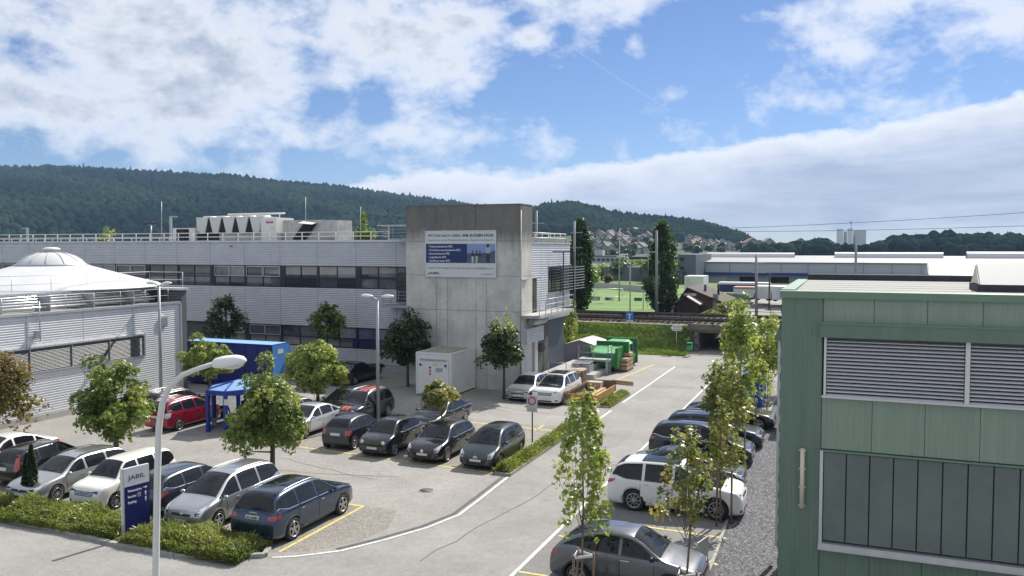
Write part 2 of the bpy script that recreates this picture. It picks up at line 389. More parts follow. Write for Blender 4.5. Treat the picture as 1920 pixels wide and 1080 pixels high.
sheet('side_parking', [(-8.9, 10), (-3.55, 10), (-3.62, 26), (-4.1, 39), (-4.1, 62), (-8.9, 62)], .004, m_side)
sheet('asphalt_patch', [(-11.6, 38), (-10.2, 38.1), (-10.1, 41.2), (-11.5, 41.0)], .007, mat_asphalt('patch_asphalt', (.225, .22, .21), .28, 50, .1))
sheet('asphalt_patch', [(-12.4, 56), (-9.6, 56.3), (-9.6, 57.2), (-12.4, 57.0)], .007, MATS['patch_asphalt'])
sheet('asphalt_patch', [(-19.5, 14.5), (-16.2, 14.9), (-16.3, 16.0), (-19.4, 15.7)], .007, MATS['patch_asphalt'])
_cr = random.Random(3); m_crack = mat('crack_seal', (.14, .135, .13), .8)
for (x, y, dx, dy, n) in ((-24, 28.5, .8, .12, 10), (-18, 29.2, -.7, .16, 9), (-11.9, 22, .12, .9, 12), (-14.6, 44.5, -.7, .2, 8), (-22.5, 45.2, .6, -.1, 9), (-10.4, 60, .1, .9, 8), (-9.6, 30, .08, .8, 9)):
    pts = []
    for k in range(n): pts.append((x, y)); x += dx * _cr.uniform(.6, 1.3) + _cr.uniform(-.12, .12); y += dy * _cr.uniform(.6, 1.3) + _cr.uniform(-.12, .12)
    stripe('crack_seal', pts, .035, m_crack, .0105)
sheet('gravel_strip', [(-3.55, 10), (-1.3, 10), (-1.3, 60), (-4.1, 60), (-4.1, 39), (-3.62, 26)], .006, m_gravel)
# scattered stones on the gravel
def stones():
    rng = np.random.default_rng(5); n = 7000
    y = 22 + 24 * rng.random(n) ** 1.3; x = -3.5 - .6 * np.clip((y - 26) / 13, 0, 1) + rng.random(n) * (2.2 + .6 * np.clip((y - 26) / 13, 0, 1))
    s = .02 + .03 * rng.random(n); a = rng.random(n) * 6.28
    base = np.array([[1, 0, 0], [0, 1, 0], [-1, 0, 0], [0, -1, 0], [0, 0, .8]])
    V = base[None] * s[:, None, None] * (0.6 + .8 * rng.random((n, 5, 1)))
    c, sn = np.cos(a)[:, None], np.sin(a)[:, None]
    W = np.stack([V[..., 0] * c - V[..., 1] * sn + x[:, None], V[..., 0] * sn + V[..., 1] * c + y[:, None], V[..., 2] + .008], -1).reshape(-1, 3)
    f = np.array([[0, 1, 4], [1, 2, 4], [2, 3, 4], [3, 0, 4]]); Fc = (f[None] + 5 * np.arange(n)[:, None, None]).reshape(-1, 3)
    o = np_mesh('gravel_stones', W, Fc, mat('stone_grey', (0.17, 0.17, 0.18), .8, var=.6, scale=9), attr=None)
    tag(o, 'loose grey gravel stones between parked cars and green building', 'gravel', kind='stuff')
stones()
for (x, y, lab) in ((-15.2, 28.6, 'round iron manhole cover in the car park near the blue SUV'), (-10.9, 33.5, 'round iron manhole cover in the lane beside the hedge strip'), (-25.5, 30.6, 'round iron manhole cover between the two maples')):
    t_ = thing('manhole_cover', lab, 'manhole', (x, y, 0), group='manhole covers'); MB().lathe([(0, .016), (.27, .016), (.27, .006)], (x, y, 0), 20).build('lid', mat('iron', (.10, .095, .09), .7, .3, var=.3, scale=12), t_); MB().lathe([(.28, .006), (.28, .014), (.34, .014), (.34, .004)], (x, y, 0), 20).build('ring', m_kerb, t_)
# white lines
stripe('road_marking', curve_in, .10, m_white)
stripe('road_marking', [(-12.72, 49.6), (-12.74, 66.4)], .13, m_white)
stripe('road_marking', [(-12.7, 43.0), (-12.72, 46.9)], .13, m_white)
stripe('road_marking', [(-8.9, 12), (-8.9, 61)], .12, m_white)
stripe('road_marking', [G(1145, 668)[:2], G(1163, 668)[:2]], .4, m_white)
stripe('tar_seam', [(p[0] - .22, p[1] + .06) for p in curve_in[2:]], .16, mat('tar', (.075, .075, .08), .7, var=.2))
# yellow lines
stripe('parking_line', [(-16.35, 21.0), (-16.4, 25.9)], .12, m_yellow)
stripe('parking_line', [(-17.35, 25.95), (-16.35, 25.95)], .12, m_yellow)
fb0, fb1 = G(560, 838), G(945, 890)
stripe('parking_line', [fb0[:2], fb1[:2]], .12, m_yellow)
for xb in (-14.95, -17.6, -20.2, -22.9): stripe('parking_line', [(xb, 32.3), (xb, 36.4)], .1, m_yellow)
stripe('parking_line', [G(690, 772)[:2], G(1040, 808)[:2]], .14, m_yellow)
for xb in (-15.0, -17.7, -20.4, -23.2, -26): stripe('parking_line', [(xb, 40.2), (xb, 41.6)], .1, m_yellow)
for a, b in (((860, 742), (913, 724)), ((1000, 752), (860, 742)), ((695, 715), (757, 709)), ((378, 818), (440, 805))):
    stripe('parking_line', [G(*a)[:2], G(*b)[:2]], .1, m_yellow)
for (a, b) in (((1048, 1005), (1090, 1012)), ((1135, 977), (1362, 1010)), ((1300, 1040), (1345, 1060)), ((970, 1072), (1035, 1082)), ((1205, 845), (1222, 848)), ((1275, 771), (1290, 774)), ((1210, 846), (1385, 872))):
    stripe('parking_line', [G(*a)[:2], G(*b)[:2]], .11, m_yellow)
stripe('parking_line', [G(1118, 728)[:2], G(1226, 684)[:2]], .12, m_yellow)
for c in ((1168, 716), (1198, 700), (1222, 686)):
    p = G(*c); stripe('parking_line', [(p[0] - .7, p[1] - .1), (p[0] + .7, p[1] + .1)], .12, m_yellow, .013)
# kerbs: stones laid end to end
def kerb(pts, closed=False, h=.12, w=.16, name='kerb', ln=1.0):
    root = thing(name, 'grey kerb stones edging the planting beside the asphalt', 'kerb', (pts[0][0], pts[0][1], 0), group='kerb edgings')
    P_ = [Vector((p[0], p[1], 0)) for p in pts]
    for i in range(len(P_) - 1):
        a, b = P_[i], P_[i + 1]; L_ = (b - a).length; k = max(1, round(L_ / ln)); d = (b - a) / k
        for j in range(k):
            p, q = a + d * j, a + d * (j + 1); g = d.normalized() * .008; hh = h + random.uniform(-.008, .008)
            MB().bar(p + g + Vector((0, 0, hh / 2)), q - g + Vector((0, 0, hh / 2)), w, hh).build('kerb_stone', m_kerb, root)
    return root
kA = kerb([(-33, 20.0), (-27.35, 19.86), (-24.2, 19.75), (-21.6, 19.5), (-19.1, 19.5), (-17.6, 19.9), (-16.5, 20.5), (-16.75, 21.0)])
kA['label'] = 'long grey kerb below the juniper hedge and blue sign'
kB = kerb([(-12.95, 31.7), (-13.05, 42.0), (-13.75, 42.0), (-13.75, 37.0), (-13.65, 31.8), (-12.95, 31.7)], w=.12)
kB['label'] = 'grey kerb ringing the low hedge beside the no-entry sign'
kC = kerb([(-13.05, 47.6), (-12.98, 52.2), (-13.7, 52.4), (-13.75, 47.6), (-13.05, 47.6)], w=.12)
kC['label'] = 'grey kerb ringing the small shrub bed by the yellow tipper bed'
kD = kerb([(-3.6, 14), (-3.66, 26), (-4.1, 39), (-4.12, 56)], h=.05, w=.1, ln=1.5)
kD['label'] = 'flat grey kerb between parked cars and gravel strip'
sheet('planting_bed', [(-33, 20.05), (-19.2, 19.6), (-17.6, 20.0), (-16.8, 20.7), (-17.2, 21.2), (-33, 21.5)], .05, m_soil)
sheet('planting_bed', [(-13.0, 31.8), (-13.1, 41.95), (-13.7, 41.95), (-13.6, 31.8)], .06, m_soil)
sheet('planting_bed', [(-13.08, 47.7), (-13.0, 52.2), (-13.65, 52.3), (-13.7, 47.7)], .06, m_soil)

# ---------------------------------------------------------------- main grey building
m_clad = mat('grey_cladding', (0.52, 0.53, 0.55), .42, .2, var=.07, scale=.9)
m_cladw = mat('light_cladding', (0.62, 0.63, 0.66), .36, .3, var=.06, scale=.9)
m_dkfr = mat('dark_frame', (0.018, 0.02, 0.03), .4)
m_navy = mat('navy_panel', (0.008, 0.011, 0.03), .35)
m_glass = mat('window_glass', (0.11, 0.12, 0.13), .05, 0, var=.45, scale=.6, spec=1.0)
m_glassd = mat('dark_glass', (0.016, 0.018, 0.022), .05, spec=.8)
m_alu = mat('aluminium', (0.58, 0.59, 0.60), .38, .6, var=.05)
m_railm = mat('white_rail', (0.66, 0.66, 0.64), .45, .2)
m_galv = mat('galvanised', (0.40, 0.42, 0.44), .45, .7, var=.15, scale=5)
m_roofg = mat('roof_gravel', (0.30, 0.285, 0.26), .95, var=.2, scale=1.2, bump=.6, bscale=25)
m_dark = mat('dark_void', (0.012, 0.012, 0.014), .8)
m_conc = None
def corrugated(mb, a, b, z0, z1, n, pitch=.15, depth=.035):
    """horizontal corrugation on the line a->b (x,y), n = outward normal (x,y)"""
    rows = max(2, round((z1 - z0) / pitch)); prof = []
    for i in range(rows):
        za = z0 + (z1 - z0) * i / rows; p = (z1 - z0) / rows
        prof += [(za + .02 * p, 0), (za + .30 * p, depth), (za + .62 * p, depth), (za + .92 * p, 0)]
    prof.append((z1, 0)); vs = []
    for z, d in prof:
        vs += [(a[0] + n[0] * d, a[1] + n[1] * d, z), (b[0] + n[0] * d, b[1] + n[1] * d, z)]
    mb.add(vs, [(2 * i, 2 * i + 1, 2 * i + 3, 2 * i + 2) for i in range(len(prof) - 1)])
YM, PW = 56.81, 3.67
mainb = thing('factory_building', 'long grey corrugated two-storey factory building with dark window bands', 'building', (-60, 60, 0))
MB().box(-95, -29, 57.05, 80, 0, 9.95).build('core', mat('core_wall', (.10, .105, .115), .8), mainb)
MB().box(-95.1, -28.6, 56.72, 57.3, 9.985, 10.13).build('parapet_cap', m_alu, mainb)
MB().box(-95, -29, 57.4, 80, 9.96, 10.02).build('flat_roof', m_roofg, mainb)
joints = [-29.06, -32.73] + [-32.73 - PW * k for k in range(1, 17)]
shared = {}
for i in range(len(joints) - 1):
    x1, x0 = joints[i] - .012, joints[i + 1] + .012
    for (z0, z1) in ((8.04, 9.98), (3.12, 6.24), (.12, 1.44)):
        if z0 < 1 and x0 < -52.9: continue
        key = (z0,)
        if key not in shared:
            mb = MB(); corrugated(mb, (-(PW / 2 - .012), 0), (PW / 2 - .012, 0), z0, z1, (0, -1), .15, .022); shared[key] = mb.mesh('cladding_panel', m_clad)
        o = link('cladding_panel', shared[key], mainb); o.location = ((x0 + x1) / 2 + 60, YM - 60, 0)
# window bands: one window per bay, two lights wide, transom
wm_shared = {}
gl_var = [m_glass, mat('window_glass_dark', (.035, .04, .05), .04, spec=.9), mat('window_blind_glass', (.24, .25, .255), .08, var=.1, scale=3, spec=.7), mat('window_glass_mid', (.07, .085, .10), .03, var=.3, scale=1.2, spec=1.0)]
wrng = random.Random(4)
def window_bay(parent, xc, y, z0, z1, w, org, tr=.46, wide=False, lightframe=False):
    vi = wrng.randrange(6); key = (round(w, 2), round(z1 - z0, 2), wide, lightframe, vi)
    if key not in wm_shared:
        h = z1 - z0; fr = MB(); e = .10 if not wide else .42
        fr.box(-w / 2, -w / 2 + e, -.06, .06, 0, h); fr.box(w / 2 - .10, w / 2, -.06, .06, 0, h)
        fr.box(-w / 2 + e, w / 2 - .1, -.06, .06, 0, .07); fr.box(-w / 2 + e, w / 2 - .1, -.06, .06, h - .06, h)
        x0, x1 = -w / 2 + e, w / 2 - .10; xm = (x0 + x1) / 2
        fr.box(xm - .035, xm + .035, -.05, .05, .07, h - .06); fr.box(x0, xm - .035, -.045, .05, h * tr - .04, h * tr + .04)
        fr.box(xm + .035, x1, -.045, .05, h * tr - .04, h * tr + .04)
        panes = []
        for (a, b) in ((x0, xm - .035), (xm + .035, x1)):
            for (c, d) in ((.07, h * tr - .04), (h * tr + .04, h - .06)):
                panes.append(MB().box(a - .01, b + .01, .0, .02, c - .01, d + .01).mesh('pane', gl_var[(vi * 5 + len(panes) * (1 + vi % 3)) % 4 if c > .1 or vi % 2 else vi % 2]))
        lf = None
        if lightframe:
            mb = MB()
            for (a, b) in ((x0, xm - .035), (xm + .035, x1)):
                c, d = h * tr + .04, h - .06
                mb.box(a, b, -.075, -.046, c, c + .05); mb.box(a, b, -.075, -.046, d - .05, d); mb.box(a, a + .05, -.075, -.046, c + .05, d - .05); mb.box(b - .05, b, -.075, -.046, c + .05, d - .05)
            lf = mb.mesh('vent_frame', m_alu)
        wm_shared[key] = (fr.mesh('window', m_dkfr), panes, lf)
    fm, panes, lf = wm_shared[key]
    wo = link('window', fm, parent); wo.location = (xc - org[0], y - org[1], z0 - org[2])
    for p in panes: link('pane', p, wo)
    if lf: link('vent_frame', lf, wo)
    return wo
OM = (-60, 60, 0)
for i in range(len(joints) - 1):
    xc = (joints[i] + joints[i + 1]) / 2
    window_bay(mainb, xc, YM + .12, 6.25, 8.03, PW, OM, wide=(i % 2 == 1), lightframe=(i in (5, 4, 8, 9, 10, 12, 13)))
    if joints[i + 1] > -54: window_bay(mainb, xc, YM + .12, 1.45, 3.11, PW, OM, wide=(i % 2 == 0), lightframe=(i in (4, 5)))
# entrance: dark doorway, balcony door
MB().box(-32.6, -31.2, 56.62, 56.80, .45, 3.1).build('doorway', m_glassd, mainb)
MB().box(-32.6, -31.0, 56.60, 56.795, 5.3, 7.9).build('balcony_door', m_glassd, mainb)
bal = MB().box(-33.2, -29, 55.4, 56.72, 4.95, 5.12).build('balcony', m_galv, mainb)
railing('balcony_railing', [(-33.15, 56.7, 5.12), (-33.15, 55.45, 5.12), (-29, 55.45, 5.12)], 1.05, bal, m_galv, 4, .018, 1.2)
st = MB()
for k in range(3): st.box(-33.2, -30.0, 56.2 - .4 * k - .4, 56.2 - .4 * k, 0, .42 - .14 * k)
st.build('entrance_step', mat('step_concrete', (.3, .3, .3), .85, var=.1), mainb)
scm = MB().lathe([(.0, .12), (.07, .1), (.09, 0)], (-48.7, 56.65, 9.6), 8).build('security_camera', m_dkfr, mainb)
rl = MB().box(-32.6, -29, 55.6, 57.0, 10.14, 10.22).build('roof_walkway', m_galv, mainb)
railing('walkway_railing', [(-33.6, 57.2, 10.1), (-33.6, 55.7, 10.15), (-28.7, 55.7, 10.15)], 1.05, rl, m_galv, 4, .022, 1.2)
MB().box(-33.7, -28.7, 55.6, 57.2, 11.2, 11.26).build('walkway_canopy', m_railm, rl)
tag(railing('roof_railing', [(-94, 57.0, 10.13), (-33.5, 57.0, 10.13)], .66, None, m_railm, 2, .04, 1.62), 'long white railing along the front edge of the grey factory roof', 'railing')
tag(railing('roof_railing', [(-94, 66.0, 10.05), (-58.2, 66.0, 10.05)], .45, None, m_railm, 1, .04, 1.3), 'lower white railing further back on the factory roof', 'railing')
# roof plant
def chiller():
    x0, x1, y0, y1, zb, zt = -57.4, -49.6, 62, 64.2, 10.05, 12.45
    t = thing('chiller_unit', 'large pale chiller with row of dark V-shaped coil openings', 'chiller', ((x0 + x1) / 2, 63, 10.05))
    m = mat('chiller_paint', (.60, .61, .58), .5, var=.06, scale=2); n = 5; w = (x1 - x0) / n
    MB().box(x0, x1, y0 + .1, y1, zb + 1.0, zt - .06).box(x0, x1, y0 + .3, y1 - .1, zb + .15, zb + 1.0).build('casing', m, t)
    for k in range(n):
        a = x0 + w * k; zl, zh = zb + .85, zt - .1
        MB().prism([(a + .08, zh), (a + w - .08, zh), (a + w * .70, zl), (a + w * .30, zl)], y0 - .02, y0 + .095, 'y').build('coil_panel', m, t)
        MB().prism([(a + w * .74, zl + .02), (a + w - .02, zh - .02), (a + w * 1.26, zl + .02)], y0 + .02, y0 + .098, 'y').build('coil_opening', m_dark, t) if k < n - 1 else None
        MB().lathe([(0, .1), (.62, .12), (.66, 0)], (a + w / 2, 63.1, zt - .05), 16).build('fan_cowl', mat('fan_white', (.7, .7, .68), .5), t)
        MB().box(a + .15, a + w - .15, y0 + .22, y0 + .29, zb + .2, zb + .9).build('lower_panel', mat('chiller_panel', (.45, .46, .46), .5), t)
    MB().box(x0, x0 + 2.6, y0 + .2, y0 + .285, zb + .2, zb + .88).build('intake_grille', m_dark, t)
    t2 = thing('chiller_cabinet', 'tall pale chiller control cabinet with red stripe and warning labels', 'cabinet', (-48.7, 63, 10.05))
    MB().box(-49.55, -47.85, 61.7, 64.2, 10.05, 12.25).build('cabinet_body', mat('cabinet_paint', (.70, .70, .68), .5), t2)
    mr = mat('label_red', (.5, .05, .09), .5)
    MB().box(-49.0, -48.2, 61.66, 61.70, 11.75, 11.87).build('label_stripe', mr, t2); MB().box(-49.1, -48.0, 61.66, 61.70, 10.5, 10.56).build('label_stripe', mr, t2)
    MB().box(-49.0, -48.2, 61.66, 61.70, 11.9, 11.98).build('name_plate', mat('plate_grey', (.5, .5, .55), .5), t2)
    MB().box(-48.45, -48.2, 61.65, 61.70, 11.2, 11.45).build('control_box', m_alu, t2)
    pp = thing('roof_pipe', 'white pipe run lying on top of the chiller', 'pipe', (-53, 63.6, 12.5))
    MB().tube([(-55.2, 63.9, 12.72), (-48.6, 63.9, 12.72)], .08, 8).tube([(-54.9, 63.9, 12.3), (-54.9, 63.9, 12.72)], .05, 6).tube([(-49.2, 63.9, 12.2), (-49.2, 63.9, 12.72)], .05, 6).build('pipe', m_railm, pp)
    t3 = thing('condenser_unit', 'small pale condenser box with dark square louvres', 'condenser', (-58.9, 62.6, 10.05))
    MB().box(-60.2, -57.5, 62, 63.6, 10.05, 11.4).build('casing', mat('cabinet_paint', (.7, .7, .68), .5), t3)
    for k in range(2):
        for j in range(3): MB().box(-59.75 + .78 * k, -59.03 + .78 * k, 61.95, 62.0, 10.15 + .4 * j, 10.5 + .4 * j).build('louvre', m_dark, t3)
chiller()
def airbox():
    t = thing('air_handling_unit', 'bare steel air handling duct with slanted rain hood on roof', 'air duct', (-44.6, 63, 10.05))
    ms = mat('steel_sheet', (.42, .41, .39), .42, .55, var=.25, scale=1.5)
    MB().box(-47.6, -43.4, 62.3, 64.5, 10.15, 12.0).build('duct_body', ms, t)
    mb = MB(); xa, xb, y = -43.38, -41.5, 61.9; c = ((xa + xb) / 2, y - .15, 11.05)
    for (p, q) in (((xa, 10.2), (xb, 10.2)), ((xb, 10.2), (xb, 11.9)), ((xb, 11.9), (xa, 11.9)), ((xa, 11.9), (xa, 10.2))):
        mb.add([(p[0], y, p[1]), (q[0], y, q[1]), c], [(0, 1, 2)])
    mb.box(xa, xb, y, 64.2, 10.15, 11.95).build('creased_panel', ms, t)
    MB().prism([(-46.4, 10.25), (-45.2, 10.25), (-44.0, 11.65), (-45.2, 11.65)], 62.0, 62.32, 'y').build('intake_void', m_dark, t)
    MB().add([(-45.3, 61.4, 11.72), (-43.9, 61.5, 11.6), (-43.9, 62.3, 11.78), (-45.3, 62.3, 11.9), (-45.3, 61.4, 11.68), (-43.9, 61.5, 11.56), (-43.9, 62.3, 11.74), (-45.3, 62.3, 11.86)], [(0, 1, 2, 3), (7, 6, 5, 4), (0, 4, 5, 1), (1, 5, 6, 2), (2, 6, 7, 3), (3, 7, 4, 0)]).build('rain_hood', mat('hood_white', (.75, .75, .74), .4), t)
airbox()
for (px, py, lab) in ((303, 378, 'thin lightning mast left of the chiller on factory roof'), (573, 370, 'thin lightning mast behind the steel air duct'), (676, 388, 'thin lightning mast beside the round tree above factory roof')):
    a = atY(px, 450, 66); b = atY(px, py, 66)
    tag(MB().tube([(a[0], 66, 10.0), (b[0], 66, b[2])], [.05, .025], 6).build('lightning_mast', m_galv), lab, 'mast', 'lightning masts on the roof')
for (px, w) in ((320, 1), (51, 1)):
    p = atY(px, 405 if px > 200 else 427, 70)
    t = thing('roof_lamp_post', 'grey lamp post with short arm behind roof railing ' + ('beside condenser box' if px > 200 else 'above the white dome'), 'lamp post', (p[0], 70, 10), group='lamps behind the roof')
    MB().box(p[0] - .12, p[0] + .12, 69.9, 70.1, 10, p[2]).build('post', m_galv, t)
    MB().box(p[0] - (.0 if px > 200 else .9), p[0] + (.9 if px > 200 else 0), 69.93, 70.07, p[2] - .12, p[2] - .02).build('arm', m_galv, t)
p = atY(283, 422, 72)
t = thing('floodlight_mast', 'short post with two black floodlights behind the roof railing', 'floodlight', (p[0], 72, 10))
MB().tube([(p[0], 72, 10), (p[0], 72, p[2])], .09, 8).build('post', m_galv, t)
MB().bar((p[0] - .6, 72, p[2]), (p[0] + .6, 72, p[2]), .08).build('crossbar', m_galv, t)
for s in (-1, 1): MB().obox((p[0] + s * .55, 71.8, p[2] + .2), (1, 0, 0), (0, 1, .5), (0, -.5, 1), .22, .12, .17).build('floodlight_head', m_dkfr, t)

# ---------------------------------------------------------------- concrete stair tower
def mat_concrete(name, c, top_stain=True):
    m = bpy.data.materials.new(name); m.use_nodes = True; nt = m.node_tree; N = nt.nodes; L = nt.links
    b = N['Principled BSDF']; b.inputs['Roughness'].default_value = .9; b.inputs['Specular IOR Level'].default_value = .25
    geo = N.new('ShaderNodeNewGeometry')
    def noise(sc, st, dt=6, ro=.65):
        mp = N.new('ShaderNodeMapping'); mp.inputs['Scale'].default_value = st; L.new(geo.outputs['Position'], mp.inputs[0])
        n = N.new('ShaderNodeTexNoise'); n.inputs['Scale'].default_value = sc; n.inputs['Detail'].default_value = dt; n.inputs['Roughness'].default_value = ro
        L.new(mp.outputs[0], n.inputs['Vector']); return n.outputs['Fac']
    def mr(v, a, b_, c_, d):
        r = N.new('ShaderNodeMapRange'); r.inputs['From Min'].default_value = a; r.inputs['From Max'].default_value = b_
        r.inputs['To Min'].default_value = c_; r.inputs['To Max'].default_value = d; L.new(v, r.inputs[0]); return r.outputs[0]
    def mul(a, b_):
        k = N.new('ShaderNodeMath'); k.operation = 'MULTIPLY'; L.new(a, k.inputs[0]); L.new(b_, k.inputs[1]); return k.outputs[0]
    f = mul(mr(noise(.7, (1, 1, 1)), .3, .7, .80, 1.16), mr(noise(5, (1, 1, 1)), .25, .75, .88, 1.1))
    f = mul(f, mr(noise(2.2, (1, 1, .09)), .35, .7, 1.04, .88))
    if top_stain:   # algae that has run down from the coping: depth varies along the wall
        sp = N.new('ShaderNodeSeparateXYZ'); L.new(geo.outputs['Position'], sp.inputs[0])
        st = noise(1.3, (1, 1, .05), 5); sub = N.new('ShaderNodeMath'); sub.operation = 'ADD'
        L.new(sp.outputs['Z'], sub.inputs[0]); k = N.new('ShaderNodeMath'); k.operation = 'MULTIPLY'; L.new(st, k.inputs[0]); k.inputs[1].default_value = 2.6; L.new(k.outputs[0], sub.inputs[1])
        f = mul(f, mr(sub.outputs[0], 10.5, 12.0, 1.0, .30))
    sc = N.new('ShaderNodeVectorMath'); sc.operation = 'SCALE'; sc.inputs[0].default_value = c; L.new(f, sc.inputs['Scale'])
    L.new(sc.outputs[0], b.inputs['Base Color'])
    bp = N.new('ShaderNodeBump'); bp.inputs['Strength'].default_value = .25; bp.inputs['Distance'].default_value = .02
    L.new(noise(30, (1, 1, 1)), bp.inputs['Height']); L.new(bp.outputs[0], b.inputs['Normal'])
    return m
m_conc = mat_concrete('tower_concrete', (.60, .58, .535))
m_conc2 = mat_concrete('plain_concrete', (.42, .41, .385), False)
YT = 50.96; XL, XR = -28.57, -20.02
tower = thing('stair_tower', 'weathered grey concrete tower with dark stained top', 'tower', (-24.3, YT, 0))
MB().box(XL + .04, XR - .04, YT + .04, 53.1, 0, 12.3).box(XL + .04, XR - .2, 53.1, 57, 0, 9.7).build('core', mat('tower_core', (.09, .09, .085), .9), tower)
tz = [0.0, 5.27, 7.64, 9.97, 12.36]; tx = [XL, -26.23, -25.39, -23.25, -22.45, XR]
for j in range(4):
    cols = tx if j < 3 else [XL, -26.23, -23.25, XR]
    for i in range(len(cols) - 1):
        g = .012
        MB().box(cols[i] + (g if i else 0), cols[i + 1] - (g if i < len(cols) - 2 else 0), YT, YT + .1, tz[j] + (g if j else 0), tz[j + 1] - (g if j < 3 else 0)).build('concrete_panel', m_conc, tower)
    MB().box(XR - .1, XR + .002, YT + .102, 53.16, tz[j] + g, tz[j + 1] - g).build('concrete_panel', m_conc, tower)
    MB().box(XL - .002, XL + .1, YT + .102, 53.16, tz[j] + g, tz[j + 1] - g).build('concrete_panel', m_conc, tower)
MB().box(XL - .02, XR + .02, YT - .02, 53.2, 12.362, 12.42).build('coping', mat('coping', (.12, .12, .115), .7), tower)
MB().tube([(XR + .06, YT - .06, 0), (XR + .06, YT - .06, 12.0)], .045, 6).build('conduit', m_galv, tower)
MB().box(XR + .004, XR + .12, 51.2, 52.1, 7.35, 7.43).build('ledge', m_conc2, tower)
MB().box(-22.6, -22.2, YT - .12, YT - .003, 2.7, 3.1).build('junction_box', m_alu, tower)
# billboard
def billboard():
    x0, x1, z0, z1, y = -26.95, -21.77, 7.58, 10.62, YT - .10
    b = thing('billboard', 'white and blue recruitment billboard fixed high on concrete tower', 'billboard', (-24.36, y, z0))
    MB().box(x0, x1, y, y + .09, z0, z1).build('board', mat('board_white', (.62, .63, .63), .5, var=.03), b)
    f = MB(); e = .06
    f.box(x0 - e, x1 + e, y - .03, y + .1, z1, z1 + e).box(x0 - e, x1 + e, y - .03, y + .1, z0 - e, z0).box(x0 - e, x0, y - .03, y + .1, z0, z1).box(x1, x1 + e, y - .03, y + .1, z0, z1).build('frame', m_alu, b)
    W, Hh = x1 - x0, z1 - z0; U = lambda u: x0 + W * u; V = lambda v: z1 - Hh * v
    mn = mat('board_navy', (.006, .022, .12), .5); ink = mat('ink_navy', (.02, .025, .06), .6); inkg = mat('ink_grey', (.24, .25, .28), .6); wh = mat('ink_white', (.72, .73, .75), .6)
    MB().box(U(0), U(.60), y - .012, y, V(.70), V(.275)).build('blue_field', mn, b)
    def T(s, u, v, size, m, width=None, bold=0): return text_mesh('lettering', s, size, m, b, (U(u), y - .016, V(v)), (1, 0, 0), (0, 0, 1), width=W * width if width else None, bold=bold)
    T('MIT UNS NACH OBEN.', .03, .12, .27, ink, .475); T('WIR SUCHEN DICH!', .53, .12, .27, ink, .445, .006)
    T('Eine Lehre in der Medizinalbranche - Berufe mit Zukunft', .03, .21, .19, inkg, .935)
    for k, (s, w) in enumerate((('- Polymechaniker/in EFZ', .36), ('- Produktionsmechaniker/in EFZ', .475), ('- Konstrukteur/in EFZ', .32), ('- Logistiker/in EFZ', .265), ('- Kauffrau/-mann EFZ', .325))):
        T(s, .03, .355 + .08 * k, .19, wh, w, .003)
    T('Fragen? Wir sind gerne für dich da: apprenticeship@jabil.com', .03, .83, .18, inkg, .93)
    T('JABIL', .03, .955, .20, ink, .185, .003); T('www.jabil.com', .79, .955, .12, inkg, .17)
    # the printed photograph: sky, ridge, ground and a row of people
    px0, px1, pz0, pz1 = U(.60), U(1.0) - .002, V(.70), V(.275)
    pr = MB().box(px0, px1, y - .010, y, pz0, pz1).build('printed_photo', mat('print_sky', (.20, .30, .52), .5), b)
    pw, ph = px1 - px0, pz1 - pz0
    MB().prism([(px0, pz0), (px1, pz0), (px1, pz0 + ph * .66), (px0 + pw * .8, pz0 + ph * .56), (px0 + pw * .4, pz0 + ph * .50), (px0, pz0 + ph * .52)], y - .013, y - .0105, 'y').build('printed_ridge', mat('print_ridge', (.06, .09, .15), .5), pr)
    MB().prism([(px0, pz0), (px1, pz0), (px1, pz0 + ph * .3), (px0, pz0 + ph * .22)], y - .015, y - .0135, 'y').build('printed_ground', mat('print_ground', (.10, .11, .12), .5), pr)
    for (u, h, top, leg) in ((.20, .66, (.02, .02, .025), (.45, .5, .55)), (.34, .68, (.03, .03, .04), (.4, .45, .5)), (.46, .66, (.02, .02, .03), (.06, .09, .16)), (.74, .98, (.35, .40, .48), (.02, .03, .06))):
        cx = px0 + pw * u; w = pw * (.05 if h < .9 else .09); zt = pz0 + ph * h
        MB().prism([(cx - w * .6, pz0 + .02), (cx + w * .6, pz0 + .02), (cx + w * .8, pz0 + ph * h * .52), (cx - w * .8, pz0 + ph * h * .52)], y - .018, y - .0155, 'y').build('printed_legs', mat('pl%s' % (leg,), leg, .5), pr)
        MB().prism([(cx - w * .8, pz0 + ph * h * .52), (cx + w * .8, pz0 + ph * h * .52), (cx + w, zt - ph * .16), (cx - w, zt - ph * .16)], y - .018, y - .0155, 'y').build('printed_top', mat('pt%s' % (top,), top, .5), pr)
        MB().prism([(cx + w * .55 * math.cos(a * .785), zt - ph * .08 + w * .75 * math.sin(a * .785)) for a in range(8)], y - .018, y - .0155, 'y').build('printed_head', mat('print_head', (.03, .025, .025), .5), pr)
billboard()

